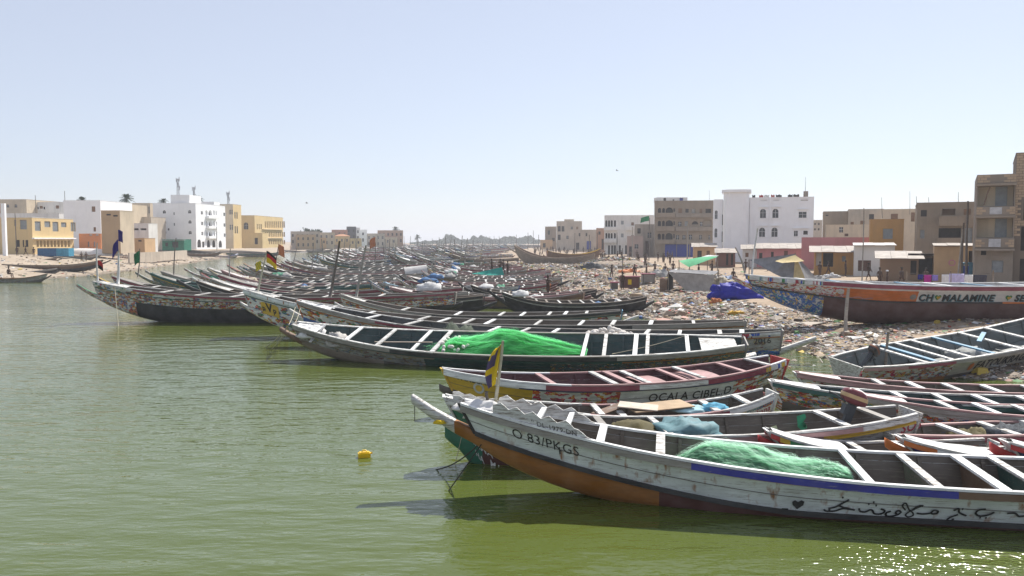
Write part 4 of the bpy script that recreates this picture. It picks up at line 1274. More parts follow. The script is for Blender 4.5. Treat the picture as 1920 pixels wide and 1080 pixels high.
# tall wooden boats under repair on the right shore, far back
hW = Hull(15.5, 3.0, zb=3.6, zm=1.3, zs=2.1, zc=0.4, cb=2.4, cs=1.3, spur=(1.6, 1.0), pb=2.0, rise=0.6)
a, b = D(970, 470, 148), D(1108, 480, 142)
pirogue('pirogue', (a.x, a.y, 0), (b.x, b.y, 0), 'bare wood banana shaped boat with high curved bow on the far right shore', None, hW, n=22, zoff=0.45, bottom=P_WOOD, lower=P_WOOD, upper=P_WOOD, split=0.6,
        cap=paint('fresh_board', (0.42, 0.30, 0.2), 0.3), rub=P_WOOD, inner=P_BROWN, floor=P_BROWN, thwarts=[0.4, 0.1, -0.2, -0.5], thm=P_WOOD, ends=(P_WOOD, P_WOOD), seed=71)
hW2 = Hull(11, 2.6, zb=2.6, zm=1.5, zs=2.2, zc=0.6, cb=1.6, cs=1.1, spur=(1.0, 0.8))
a, b = D(1034, 478, 156), D(1118, 476, 158)
pirogue('pirogue', (b.x, b.y, 0), (a.x, a.y, 0), 'brown boat with yellow lining and pale end board behind the curved wooden one', None, hW2, n=16, zoff=0.7, bottom=P_BROWN, lower=P_BROWN, upper=P_BROWN, split=0.6,
        cap=P_YELLOW, rub=P_BROWN, inner=P_YELLOW, floor=P_BROWN, thwarts=[0.3, -0.2], thm=P_WOOD, ends=(P_PINK, P_PINK), seed=73)
# boats along the rubbish shore
hQ = Hull(9.2, 1.9, zb=1.1, zm=0.75, zs=1.2, zc=0.1, cb=0.6, cs=0.6, spur=(0.4, 0.3))
a, b = P(922, 566, 0.4), P(1034, 556, 0.9)
pirogue('pirogue', (a.x, a.y, 0), (b.x, b.y, 0), 'worn brown pirogue in the inlet with its stern on the rubbish', None, hQ, n=18, bottom=P_DWOOD, lower=paint('brown_yellow_worn', (0.22, 0.16, 0.06), 0.8), upper=P_BROWN, split=0.6,
        cap=P_GREY, rub=P_BROWN, inner=P_DWOOD, floor=P_DWOOD, thwarts=[0.5, 0.2, 0.0, -0.2], thm=P_WHITE2, ends=(P_BROWN, P_BROWN), seed=79)

# ------------------------------------------------------------------ buildings
M_GLASS = plain('dark_window_glass', (0.03, 0.035, 0.04), 0.15, 0.3, 2.0, spec=0.5)
M_DARK = plain('painted_room_shade', (0.045, 0.04, 0.037), 0.9, 0.2)
M_FRAME = plain('white_window_frame', (0.5, 0.5, 0.5), 0.6, 0.1)
M_SHUT = plain('brown_shutter', (0.23, 0.13, 0.07), 0.7, 0.2)
M_GSHUT = plain('grey_shutter', (0.28, 0.30, 0.31), 0.6, 0.15)
M_DOOR = plain('rusty_metal_door', (0.13, 0.07, 0.05), 0.7, 0.3)
M_TIN = plain('sheet_metal_roof', (0.30, 0.26, 0.22), 0.6, 0.35, 1.2)
M_CONC = plaster('raw_concrete', (0.30, 0.25, 0.20), 0.85)
M_BLOCK = plaster('sand_block_mortar', (0.19, 0.15, 0.115), 0.5)
W_WHITE = plaster('white_render', (0.84, 0.84, 0.84), 0.14)
W_WHITE2 = plaster('dull_white_render', (0.72, 0.70, 0.66), 0.45)
W_GREYB = plaster('grey_brown_render', (0.31, 0.245, 0.18), 0.85)
W_CREAM = plaster('cream_render', (0.58, 0.48, 0.35), 0.5)
W_YEL = plaster('yellow_render', (0.66, 0.49, 0.25), 0.25)
W_PEACH = plaster('peach_render', (0.60, 0.40, 0.22), 0.3)
W_ORANGE = plaster('salmon_render', (0.58, 0.24, 0.11), 0.25)
W_PINK = plaster('pink_render', (0.48, 0.21, 0.22), 0.35)
W_BROWN = plaster('brown_mud_render', (0.30, 0.2, 0.13), 0.5)
W_OCHRE = plaster('ochre_render', (0.46, 0.25, 0.08), 0.4)
W_BLUE = plaster('blue_shop_paint', (0.03, 0.05, 0.30), 0.3)
W_BEIGE = plaster('beige_render', (0.48, 0.41, 0.33), 0.7)
W_TAN = plaster('tan_tower_render', (0.48, 0.33, 0.19), 0.35)

def facemat(origin, ex, n):
    """local (a along, b up, c outward) to house space"""
    o, ex, n = Vector(origin), Vector(ex), Vector(n)
    return Matrix(((ex.x, 0, n.x, o.x), (ex.y, 0, n.y, o.y), (ex.z, 1, n.z, o.z), (0, 0, 0, 1)))

def facade(m, M, w, h, ops, mat, reveal=0.18):
    """wall face with real openings: ops (x, z, w, h, kind, ...) measured from the lower left corner"""
    xs = sorted({0.0, w} | {max(0, min(w, v)) for o in ops for v in (o[0], o[0] + o[2])})
    zs = sorted({0.0, h} | {max(0, min(h, v)) for o in ops for v in (o[1], o[1] + o[3])})
    for i in range(len(xs) - 1):
        for j in range(len(zs) - 1):
            if xs[i + 1] - xs[i] < 1e-5 or zs[j + 1] - zs[j] < 1e-5:
                continue
            cx, cz = (xs[i] + xs[i + 1]) / 2, (zs[j] + zs[j + 1]) / 2
            if any(o[0] < cx < o[0] + o[2] and o[1] < cz < o[1] + o[3] for o in ops):
                continue
            m.quad(M @ Vector((xs[i], zs[j], 0)), M @ Vector((xs[i + 1], zs[j], 0)), M @ Vector((xs[i + 1], zs[j + 1], 0)), M @ Vector((xs[i], zs[j + 1], 0)), mat)
    for o in ops:
        x0, z0, x1, z1 = o[0], o[1], o[0] + o[2], o[1] + o[3]
        rv = o[5] if len(o) > 5 else reveal
        p = [Vector((x0, z0, 0)), Vector((x1, z0, 0)), Vector((x1, z1, 0)), Vector((x0, z1, 0))]
        for k in range(4):
            a, b = p[k], p[(k + 1) % 4]
            m.quad(M @ a, M @ b, M @ (b + Vector((0, 0, -rv))), M @ (a + Vector((0, 0, -rv))), mat)
        if o[4].startswith('arch'):
            # masonry filling the two upper corners above a round head
            cx, r = (x0 + x1) / 2, (x1 - x0) / 2
            zc = z1 - r
            for s in (-1, 1):
                pts = [Vector((cx + s * r, z1, 0))] + [Vector((cx + s * r * math.cos(a), zc + r * math.sin(a), 0)) for a in [PI / 2 * k / 5 for k in range(6)]]
                n = len(m.v)
                m.v += [M @ q for q in pts] + [M @ (q + Vector((0, 0, -rv))) for q in pts]
                kk = len(pts)
                for t in range(1, kk - 1):
                    m.face((n, n + t, n + t + 1), mat)
                    m.face((n + t, n + t + 1, n + kk + t + 1, n + kk + t), mat)

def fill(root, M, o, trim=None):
    """pane, shutters, door or dark shade panel set back in an opening"""
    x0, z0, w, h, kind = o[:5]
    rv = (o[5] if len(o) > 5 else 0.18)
    m = MB(); c = -rv + 0.01
    def bx(mm, a0, a1, b0, b1, c0, c1, mat):
        mm.box(a0, a1, b0, b1, c0, c1, mat, M)
    k = kind.replace('arch_', '')
    if k in ('win', 'arch'):
        bx(m, x0, x0 + w, z0, z0 + h, c - 0.02, c, M_GLASS)
        ob = m.build('window', root)
        f = MB(); t = 0.06
        bx(f, x0 + w / 2 - t / 2, x0 + w / 2 + t / 2, z0, z0 + h, c + 0.004, c + 0.05, M_FRAME)
        bx(f, x0, x0 + w, z0 + h * 0.55, z0 + h * 0.55 + t, c + 0.006, c + 0.045, M_FRAME)
        f.build('frame', ob)
        if trim:
            s = MB(); bx(s, x0 - 0.12, x0 + w + 0.12, z0 - 0.09, z0 - 0.002, 0.003, 0.12, trim); s.build('sill', ob)
    elif k in ('shut', 'gshut'):
        mt = M_SHUT if k == 'shut' else M_GSHUT
        bx(m, x0, x0 + w, z0, z0 + h, c - 0.02, c, mt)
        n = max(2, int(h / 0.22))
        for i in range(n):
            bx(m, x0 + 0.04, x0 + w - 0.04, z0 + h * i / n + 0.02, z0 + h * (i + 0.6) / n, c + 0.004, c + 0.05, mt)
        m.build('shutter', root)
    elif k == 'door':
        bx(m, x0, x0 + w, z0, z0 + h, c - 0.03, c, M_DOOR); ob = m.build('door', root)
        f = MB(); bx(f, x0 + w * 0.8, x0 + w * 0.88, z0 + h * 0.45, z0 + h * 0.5, c + 0.003, c + 0.06, M_FRAME); f.build('handle', ob)
    elif k == 'bdoor':
        bx(m, x0, x0 + w, z0, z0 + h, c - 0.03, c, W_BLUE); m.build('door', root)
    elif k == 'wdoor':
        bx(m, x0, x0 + w, z0, z0 + h, c - 0.03, c, M_FRAME); m.build('door', root)
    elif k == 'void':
        bx(m, x0 - 0.02, x0 + w + 0.02, z0 - 0.02, z0 + h + 0.02, c - 0.05, c, M_DARK); m.build('opening', root)  # dark panel closes the hole, shade of the room put into its colour
    elif k == 'loggia':
        bx(m, x0 - 0.02, x0 + w + 0.02, z0 - 0.02, z0 + h + 0.02, c - 0.05, c, o[6]); ob = m.build('loggia_back_wall', root)
        if len(o) > 7:
            d = MB(); bx(d, x0 + w * o[7], x0 + w * o[7] + 0.8, z0, z0 + 2.1, c + 0.004, c + 0.05, M_GSHUT); d.build('door', ob)

def house(label, corner, ang, w, dep, h, mat, front=(), left=(), right=(), roof=None, parapet=0.0, cat='building', group=None, name='house', trim=None, capm=None, sidemat=None):
    """corner: front left corner at the ground; the front runs along ang from it"""
    root = empty(name, corner, (0, 0, ang), label, cat, group)
    m = MB()
    MF = facemat((0, 0, 0), (1, 0, 0), (0, -1, 0))
    MR = facemat((w, 0, 0), (0, 1, 0), (1, 0, 0))
    ML = facemat((0, dep, 0), (0, -1, 0), (-1, 0, 0))
    MK = facemat((w, dep, 0), (-1, 0, 0), (0, 1, 0))
    H = h + parapet
    facade(m, MF, w, H, front, mat); facade(m, MR, dep, H, right, sidemat or mat); facade(m, ML, dep, H, left, sidemat or mat); facade(m, MK, w, H, (), mat)
    m.build('wall', root)
    r = MB(); r.box(0.02, w - 0.02, 0.02, dep - 0.02, h - 0.15, h, roof or M_CONC)
    r.build('roof', root)
    if parapet > 0:
        t = 0.16; cm = capm or mat
        c = MB()
        z0, z1 = H + 0.002, H + 0.06
        c.box(-0.04, w + 0.04, -0.04, t, z0, z1, cm); c.box(-0.04, w + 0.04, dep - t, dep + 0.04, z0, z1, cm)
        c.box(-0.04, t, t + 0.003, dep - t - 0.003, z0, z1, cm); c.box(w - t, w + 0.04, t + 0.003, dep - t - 0.003, z0, z1, cm)
        for zz in (h + 0.001,):
            c.box(0.02, w - 0.02, t - 0.02, t, zz, H, cm); c.box(0.02, w - 0.02, dep - t, dep - t + 0.02, zz, H, cm)
        c.build('parapet_cap', root)
    for MM, ops in ((MF, front), (MR, right), (ML, left)):
        for o in ops:
            fill(root, MM, o, trim)
    return root

def add_part(root, name, boxes, mat):
    m = MB()
    for b in boxes:
        m.box(*b, mat)
    return m.build(name, root)

def pxm(d):
    return d / FPX * 1.0

def rb(label, px0, px1, ytop, d, mat, dep=9, ang=0.0, z0=1.1, front=(), cat='building', parapet=0.4, **kw):
    """house by picture columns; openings in picture pixels (x0, y0, x1, y1, kind, ...) turned into metres on the wall"""
    a = D(px0, 450, d)
    top = D((px0 + px1) / 2, ytop, d).z
    az = math.atan((px0 - 960) / FPX)
    ang = -az * 0.96 if ang == 0.0 else ang
    s = d / FPX * math.cos(az)
    w = (px1 - px0) * s
    ops = []
    for o in front:
        x0, y0, x1, y1 = o[:4]
        zt, zb = D(px0, y0, d).z, D(px0, y1, d).z
        ops.append((max(0.01, (x0 - px0) * s), max(0.01, zb - z0), min((x1 - x0) * s, w - 0.02 - max(0.01, (x0 - px0) * s)), zt - max(zb, z0 + 0.01)) + tuple(o[4:]))
    h = top - z0 - parapet
    return house(label, (a.x, d, z0), ang, w, dep, h, mat, front=ops, parapet=parapet, cat=cat, **kw), s, w, h

# ---- right edge: block tower and balcony house
r_, s, w, h = rb('unplastered sand block tower at the right frame edge', 1900, 2010, 288, 62, M_BLOCK, dep=10, front=[(1917, 374, 1935, 412, 'void'), (1914, 425, 1935, 470, 'void'), (1914, 485, 1935, 540, 'void'), (1950, 340, 1975, 372, 'win')], parapet=0.5)
def blocks(root, w, z0, z1, mat, y=-0.0, bw=0.44, bh=0.2, skip=(), x00=0.0):
    """single blocks standing proud of the bedding mortar"""
    me = None; k = 0; z = z0
    row = 0
    while z + bh <= z1 + 0.01:
        x = x00 + (-(bw / 2) if row % 2 else 0.0)
        while x < x00 + w - 0.05:
            a, b = max(x, x00 + 0.01) + 0.018, min(x + bw, x00 + w) - 0.018
            if b - a > 0.1 and not any(p[0] - 0.02 < b and a < p[1] + 0.02 and p[2] - 0.02 < z + bh and z < p[3] + 0.02 for p in skip):
                if abs((b - a) - (bw - 0.036)) < 1e-4:
                    if me is None:
                        mm = MB(); mm.box(0, bw - 0.036, -0.022, 0.02, 0, bh - 0.03, mat); me = mm.mesh('block')
                    o = link('block', me, root); o.location = (a, y - 0.004 * ((row * 7 + k * 13) % 3), z + 0.015)
                else:
                    mm = MB(); mm.box(a, b, y - 0.022, y + 0.02, z + 0.015, z + bh - 0.015, mat); o = mm.build('block', root)
                k += 1
            x += bw
        z += bh; row += 1
    return k
M_BLK2 = plaster('sand_block_faces', (0.46, 0.34, 0.23), 0.6)
sk = [((1917 - 1900) * s, 2.5, D(0, 412, 62).z - 1.1, D(0, 374, 62).z - 1.1), ((1914 - 1900) * s, 2.5, D(0, 470, 62).z - 1.1, D(0, 425, 62).z - 1.1)]
blocks(r_, 1.7, 4.2, 10.6, M_BLK2, skip=sk)
r_, s, w, h = rb('bare block house with two open cream loggias beside the tower', 1828, 1899.2, 328, 63, M_CONC, dep=8, parapet=0.0,
                 front=[(1831, 350, 1897, 387, 'loggia', 1.1, W_CREAM, 0.5), (1831, 410, 1897, 445, 'loggia', 1.1, W_CREAM, 0.52), (1861, 488, 1882, 510, 'gshut'), (1840, 470, 1850, 478, 'void')])
zz = lambda yy: D(1828, yy, 63).z - 1.1
for (ya, yb) in ((389, 404), (447, 464)):
    b = add_part(r_, 'balcony_parapet', [(0.0, w, -0.75, -0.62, zz(yb), zz(ya)), (0.0, 0.12, -0.615, -0.01, zz(yb), zz(ya)), (w - 0.12, w, -0.615, -0.01, zz(yb), zz(ya))], M_CONC)
    blocks(b, w, zz(yb) + 0.03, zz(ya), M_BLK2, y=-0.755, skip=[(w * 0.33, w * 0.68, -1, 20)])
    add_part(b, 'painted_panel', [(w * 0.35, w * 0.66, -0.79, -0.752, zz(yb) + 0.05, zz(ya) - 0.04)], plain('pale_grey_panel', (0.45, 0.45, 0.46), 0.7))
for yy in (347, 406, 467):
    add_part(r_, 'floor_slab', [(-0.08, w + 0.04, -0.85, -0.003, zz(yy) - 0.12, zz(yy) + 0.06)], M_CONC)
pb = add_part(r_, 'roof_parapet', [(0, w, -0.7, -0.55, zz(345), zz(330))], M_CONC)
blocks(pb, w, zz(345) + 0.02, zz(330), M_BLK2, y=-0.705, skip=[(w * .36, w * .66, -1, 20)])
pole('timber_prop', (w * 0.2, -0.3, zz(385)), (w * 0.34, -0.3, zz(352)), 0.05, 0.05, P_BROWN, parent=r_, seed=4)

# ---- houses behind, right to left
r_, s, w, h = rb('grey brown two storey house left of the utility poles', 1718, 1826, 381, 84, W_GREYB, dep=10, ang=0.0,
           front=[(1725, 394, 1736, 406, 'void', 0.15), (1725, 431, 1733, 447, 'gshut'), (1764, 391, 1788, 404, 'loggia', 0.8, W_BROWN), (1759, 428, 1800, 460, 'void', 0.6), (1803, 392, 1816, 404, 'shut'), (1806, 428, 1820, 456, 'gshut')], parapet=0.5)
zq = lambda yy: D(1718, yy, 84).z - 1.1
add_part(r_, 'balcony', [((1758 - 1718) * s, (1803 - 1718) * s, -0.9, -0.004, zq(424), zq(406))], W_GREYB)
add_part(r_, 'balcony', [((1756 - 1718) * s, (1803 - 1718) * s, -0.9, -0.004, zq(461), zq(446))], W_GREYB)
rb('brown plastered block with crenellated top and grey shuttered window', 1631, 1693, 412, 94, W_OCHRE, dep=7, front=[(1655, 429, 1673, 448, 'gshut')], parapet=0.3)
a = D(1631, 412, 94)
bt = rb('cream house with square windows behind the brown block', 1653, 1719, 393, 128, W_CREAM, dep=8, front=[(1669, 401, 1682, 411, 'shut'), (1706, 399, 1713, 416, 'shut')], parapet=0.3)
rb('brown topped house with a pale cream lower wall, left of two', 1543, 1589, 397, 142, W_GREYB, dep=10, front=[(1547, 400, 1552, 405, 'void'), (1560, 428, 1568, 436, 'shut')])
rb('grey topped house with two shuttered windows, right of the brown topped one', 1589.5, 1654, 393, 139, W_BEIGE, dep=12, front=[(1594, 416, 1600, 425, 'shut'), (1612, 414, 1620, 425, 'shut'), (1628, 402, 1637, 412, 'void')])
rb('low cream annex wall in front of the two brown houses', 1548, 1640, 422, 128, W_CREAM, dep=4, front=[(1573, 416 + 10, 1580, 436, 'win'), (1583, 438, 1590, 443, 'door')], parapet=0.2)
rb('small grey block house far behind the white curved building', 1523, 1541, 413, 205, W_BEIGE, dep=8, front=[(1526, 418, 1529, 422, 'void'), (1533, 418, 1536, 422, 'void'), (1526, 428, 1529, 432, 'void'), (1533, 428, 1536, 432, 'void')])
rb('long dusky pink compound wall', 1503, 1629, 445, 104, W_PINK, dep=0.4, parapet=0.0, cat='wall', name='wall')

# ---- white building with the round cornered tower
d = 136
zw = lambda yy: D(1400, yy, d).z - 1.1
r_, s, w, h = rb('tall white building with arched windows and a flat capped stair tower', 1404.5, 1522, 371, d, W_WHITE, dep=12, parapet=0.5, trim=W_WHITE,
                 front=[(1424, 392, 1435, 409, 'arch'), (1447, 392, 1458, 409, 'arch'), (1423, 427, 1434, 444, 'arch'), (1446, 427, 1457, 444, 'arch'),
                        (1495, 398, 1509, 409, 'win'), (1487, 433, 1494, 443, 'win'), (1504, 433, 1512, 440, 'void'), (1424, 373.6, 1436, 377, 'void'), (1448, 373.6, 1459, 377, 'void'), (1498, 374, 1511, 377.5, 'void')])
for (x0, x1, yy) in ((1421, 1439, 389), (1444, 1463, 389), (1420, 1438, 424), (1443, 1462, 424), (1493, 1513, 394), (1484, 1514, 429)):
    add_part(r_, 'window_hood', [((x0 - 1404.5) * s, (x1 - 1404.5) * s, -0.25, -0.004, zw(yy), zw(yy) + 0.14)], W_WHITE)
add_part(r_, 'corner_pilaster', [((1441 - 1404.5) * s, (1444 - 1404.5) * s, -0.22, -0.003, 0, zw(371.5))], W_WHITE)
# stair tower: rounded body with an overhanging cap
tw = D(1355, 450, d); te = D(1404, 450, d); rw = 49 * s / 2
m = MB()
def round_poly(w2, d0, d1, r, n=6):
    pts = []
    for cx, cy, a0 in ((w2 - r, d0 + r, -PI / 2), (w2 - r, d1 - r, 0), (-w2 + r, d1 - r, PI / 2), (-w2 + r, d0 + r, PI)):
        for i in range(n + 1):
            a = a0 + PI / 2 * i / n
            pts.append((cx + r * math.cos(a), cy + r * math.sin(a)))
    return pts
Mt = Matrix.Translation(((1379.5 - 1404.5) * s, 0, 0))
m.prism(round_poly(rw - 0.02, -1.6, 6, 1.3), 0, zw(361), W_WHITE, Mt); m.build('stair_tower', r_, False)
m = MB(); m.prism(round_poly(rw + 0.3, -2.0, 6.3, 1.5), zw(361) + 0.003, zw(356), W_WHITE, Mt); m.build('tower_cap', r_)
wl = D(1336, 450, d); wr = D(1354, 450, d); ox = (1336 - 1404.5) * s
m = MB(); MF = Matrix.Translation((ox, 0, 0)) @ facemat((0, 0, 0), (1, 0, 0), (0, -1, 0))
wops = [((1339 - 1336) * s, zw(410), 5 * s, zw(394) - zw(410), 'arch'), ((1339 - 1336) * s, zw(445), 5 * s, zw(428) - zw(445), 'arch')]
facade(m, MF, 18 * s, zw(373), wops, W_WHITE)
m.box(ox + 0.02, ox + 18 * s - 0.02, 0.25, 9, 0, zw(373) - 0.02, W_WHITE); m.build('side_wing', r_)
for o in wops:
    fill(r_, MF, o, W_WHITE)
for yy in (402, 434):
    add_part(r_, 'slit_window', [(ox + 17 * s, ox + 18.6 * s, -0.1, -0.02, zw(yy + 20), zw(yy))], M_GLASS)
# roof clutter on it
for k, (x0, x1, c) in enumerate(((1409, 1415, (0.03, 0.03, 0.035)), (1422, 1430, (0.35, 0.05, 0.05)), (1431, 1441, (0.6, 0.6, 0.58)), (1444, 1451, (0.4, 0.12, 0.1)), (1453, 1464, (0.05, 0.05, 0.06)), (1475, 1484, (0.04, 0.04, 0.045)), (1485, 1496, (0.05, 0.045, 0.04)))):
    m = MB(); rows = [[Vector(((x0 + (x1 - x0) * i / 6 - 1404.5) * s, 1.2 + 0.1 * math.sin(i * 2 + k), h + 0.5 + j * 0.17 + 0.08 * math.sin(i * 1.7 + k * 2))) for i in range(7)] for j in range(4)]
    m.grid(rows, plain('roof_laundry_%d' % k, c, .85)); m.build('roof_laundry', r_, True)
tnk = MB().box((1505 - 1404.5) * s, (1513 - 1404.5) * s, 2, 3, h + 0.7, h + 1.6, M_CONC); tnk.build('roof_tank', r_)
pole('aerial', ((1508 - 1404.5) * s, 2.5, h + 1.6), ((1508 - 1404.5) * s, 2.5, h + 4.0), 0.04, 0.02, P_BLACK, parent=r_, seed=9)

# ---- four storey grey building with arched balconies and a blue shop front
d = 182
fr = []
for yy0, yy1 in ((390, 399), (414, 424), (438, 449)):
    fr += [(1233, yy0, 1239, yy1, 'arch_void', 0.5), (1241, yy0, 1246, yy1, 'arch_void', 0.5), (1247.5, yy0 - 1, 1261, yy1, 'arch_void', 0.9), (1262, yy0 + 1, 1265, yy1 - 2, 'void', 0.2)]
fr += [(1271, 391, 1278, 400, 'shut'), (1284, 392, 1290, 399, 'void'), (1296, 392, 1302, 400, 'loggia', 0.6, W_WHITE2), (1310, 392, 1315, 400, 'shut'), (1321, 392, 1331, 400, 'void', 0.5),
       (1271, 416, 1277, 424, 'win'), (1283, 415, 1289, 424, 'gshut'), (1296, 415, 1308, 421, 'arch_void', 0.5), (1311, 416, 1316, 424, 'win'), (1318, 413, 1332, 424, 'loggia', 0.8, W_BEIGE),
       (1267, 441, 1273, 449, 'win'), (1279, 441, 1285, 449, 'win'), (1291, 440, 1297, 449, 'win'), (1310, 441, 1315, 449, 'win'), (1327, 441, 1330, 449, 'win'),
       (1247, 458, 1268, 486, 'bdoor', 0.05), (1269, 458, 1292, 486, 'bdoor', 0.05), (1294, 458, 1331, 486, 'bdoor', 0.05)]
r_, s, w, h = rb('grey four storey building with arched balconies over a blue shop front', 1227, 1335, 377, d, W_GREYB, dep=14, z0=0.9, parapet=0.4, front=fr)
zg4 = lambda yy: D(1227, yy, d).z - 0.9
for (y0, y1) in ((408, 400), (433, 425), (457, 450)):
    b = add_part(r_, 'balcony', [((1230 - 1227) * s, (1264 - 1227) * s, -1.0, -0.004, zg4(y0), zg4(y1))], W_GREYB)
    b = add_part(r_, 'balcony', [((1266 - 1227) * s, (1334 - 1227) * s, -0.8, -0.004, zg4(y0), zg4(y1) - 0.1)], M_CONC)
sh = house('white roof shed on top of the grey four storey building', (D(1234, 450, d).x, d + 2, D(0, 377, d).z - 0.4), 0, 7, 4, 1.35, W_WHITE2, front=[(1.5, 0.2, .6, 1.0, 'void'), (3.6, .4, .4, .5, 'void'), (5.2, 0.1, .8, 1.1, 'bdoor')], cat='shed', name='roof_shed')
# ---- white arcaded building and the rest of the far right row
d = 216
fr = []
for yy0, yy1 in ((413, 425), (437, 447)):
    for x in (1135, 1140, 1145, 1151):
        fr.append((x, yy0, x + 3.6, yy1, 'arch_void', 0.7))
    fr += [(1183, yy0 + 4, 1188, yy0 + 10, 'shut'), (1164, yy0 + 1, 1169, yy0 + 8, 'gshut')]
for x in (1140, 1146, 1151, 1160, 1172, 1184, 1196, 1208):
    fr.append((x, 460, x + 4, 477, 'void'))
r_, s, w, h = rb('white three storey building with small arcaded balconies', 1133.5, 1225, 404, d, W_WHITE2, dep=16, z0=1.0, parapet=0.6, front=fr)
zq = lambda yy: D(1133, yy, d).z - 1.0
for y0 in (432, 455):
    add_part(r_, 'balcony', [(-0.2, (1156 - 1133) * s, -0.9, -0.004, zq(y0), zq(y0 - 6))], W_WHITE2)
    add_part(r_, 'balcony', [((1172 - 1133) * s, (1192 - 1133) * s, -0.9, -0.004, zq(y0), zq(y0 - 8))], W_WHITE2)
rb('beige half built house beside the grey four storey building', 1190, 1226, 421, 194, W_BEIGE, dep=8, z0=1.0, front=[(1195, 428, 1201, 438, 'void'), (1214, 436, 1221, 446, 'win'), (1196, 450, 1203, 480, 'void'), (1210, 452, 1216, 480, 'door')])
rb('pinkish low house in front of the white arcaded building', 1176, 1206, 443, 186, plaster('washed_pink_render', (0.45, 0.34, 0.29), 0.4), dep=6, z0=1.0, front=[(1180, 462, 1186, 485, 'void'), (1190, 458, 1197, 466, 'win')])
rb('pale plain building with few windows left of the arcaded one', 1076, 1118, 431, 268, W_BEIGE, dep=12, z0=1.2, front=[(1085, 437, 1088, 443, 'void'), (1098, 437, 1101, 443, 'void'), (1100, 452, 1108, 468, 'bdoor'), (1080, 455, 1086, 468, 'void')])
rb('grey corner building with bay windows at the end of the far right row', 1043.5, 1091, 415, 302, W_BEIGE, dep=14, z0=1.2, front=[(1046, 424, 1051, 434, 'void', .5), (1053, 424, 1058, 434, 'void', .5), (1070, 425, 1074, 430, 'win'), (1080, 425, 1084, 430, 'shut'), (1046, 440, 1051, 450, 'void', .5), (1062, 442, 1066, 448, 'win')])
rb('small roof room on the grey corner building', 1058, 1076, 411.5, 308, W_CREAM, dep=6, z0=1.2, front=[])
rb('narrow grey house at the far end of the right bank', 1022, 1043, 425, 338, W_GREYB, dep=10, z0=1.2, front=[(1027, 432, 1031, 440, 'void'), (1035, 446, 1040, 452, 'void')])
rb('low tan hut at the far end of the right bank', 1013, 1036, 450, 330, W_TAN, dep=8, z0=1.2, front=[(1018, 456, 1023, 464, 'void')])
rb('small terracotta house between the pale and arcaded buildings', 1118, 1134, 428, 250, plaster('terracotta_render', (0.36, 0.22, 0.15), 0.4), dep=8, z0=1.2, front=[(1122, 434, 1126, 440, 'void'), (1128, 448, 1132, 468, 'void')])

# ---- low front row of huts
def hut(label, px0, px1, ytop, d, mat, dep=4, z0=None, front=(), roofm=None, over=0.3, tilt=0.12, name='hut'):
    z0 = h_right(D(px0, 450, d).x, d) - 0.1 if z0 is None else z0
    r, s, w, h = rb(label, px0, px1, ytop, d, mat, dep=dep, z0=z0, front=front, parapet=0.0, cat='hut', name=name)
    m = MB(); Mx = Matrix.Translation((0, 0, h + 0.05)) @ Matrix.Rotation(tilt, 4, 'X')
    n = max(3, int(w / 0.9))
    for i in range(n):
        m2 = MB()
        a, b = -over + (w + 2 * over) * i / n, -over + (w + 2 * over) * (i + 1) / n
        m2.box(a + 0.01, b - 0.01, -over - 0.3, dep + over, 0.02 * (i % 2), 0.05 + 0.02 * (i % 2), roofm or M_TIN, Mx)
        m2.build('roof_sheet', r)
    return r
hut('low dusky pink house with dark doorways beneath the white building', 1420, 1504, 466, 110, W_PINK, 5, front=[(1424, 474, 1430, 486, 'void'), (1446, 472, 1451, 486, 'void'), (1470, 470, 1477, 488, 'door')])
hut('white patched hut left of the low pink house', 1393, 1419.5, 467, 113, W_WHITE2, 4, front=[(1398, 474, 1404, 482, 'shut')])
hut('rust red sheet hut with a dark door by the green awning', 1344, 1379, 474, 118, plaster('rust_sheet', (0.20, 0.09, 0.065), 0.5), 4, front=[(1362, 475.5, 1366, 497, 'void'), (1371, 475.5, 1375, 497, 'void')])
hut('small ochre hut below the blue shop front', 1300, 1342, 463, 128, W_PEACH, 4, front=[(1308, 470, 1316, 486, 'void'), (1325, 470, 1331, 480, 'shut')])
hut('orange hut with small window under a rusty sheet roof', 1528, 1602, 472, 92, W_OCHRE, 4, front=[(1531, 474, 1541, 498, 'loggia', 0.5, W_WHITE2), (1544, 474, 1563, 500, 'void', 0.5), (1579, 480, 1586, 490, 'gshut')], over=0.6)
hut('white painted hut with scribbled wall and brown metal door', 1602.5, 1677, 461, 87, W_WHITE2, 4.5, front=[(1610, 488, 1634, 508, 'door')], roofm=plain('whitewashed_sheet', (0.5, 0.48, 0.45), 0.6), over=0.15, tilt=0.05)
hut('brown mud hut with scratched wall beside the white hut', 1652, 1722, 484, 76, W_BROWN, 4, front=[(1708, 488, 1719, 514, 'void')], over=0.5)
hut('lean-to with ragged tin awning beside the brown hut', 1722.5, 1752, 479, 77, W_BROWN, 4, front=[(1724, 484, 1750, 520, 'void', 1.0)], over=0.9, tilt=-0.1)
TANHUT = hut('plain tan mud wall house with a pink chalk ring', 1752.5, 1829, 462, 73, W_TAN, 6, front=[(1816, 470, 1826, 500, 'void')], over=0.1, tilt=0.03)
m = MB()
ring = [(0.28 * math.cos(a), 0.28 * math.sin(a)) for a in [2 * PI * i / 16 for i in range(17)]]
for (x0, z0), (x1, z1) in zip(ring, ring[1:]):
    m.quad(Vector((1.45 + x0, -0.006, 1.9 + z0)), Vector((1.45 + x1, -0.006, 1.9 + z1)), Vector((1.45 + x1 * .75, -0.006, 1.9 + z1 * .75)), Vector((1.45 + x0 * .75, -0.006, 1.9 + z0 * .75)), plain('pink_chalk', (0.5, 0.15, 0.28)))
m.build('chalk_ring', TANHUT)
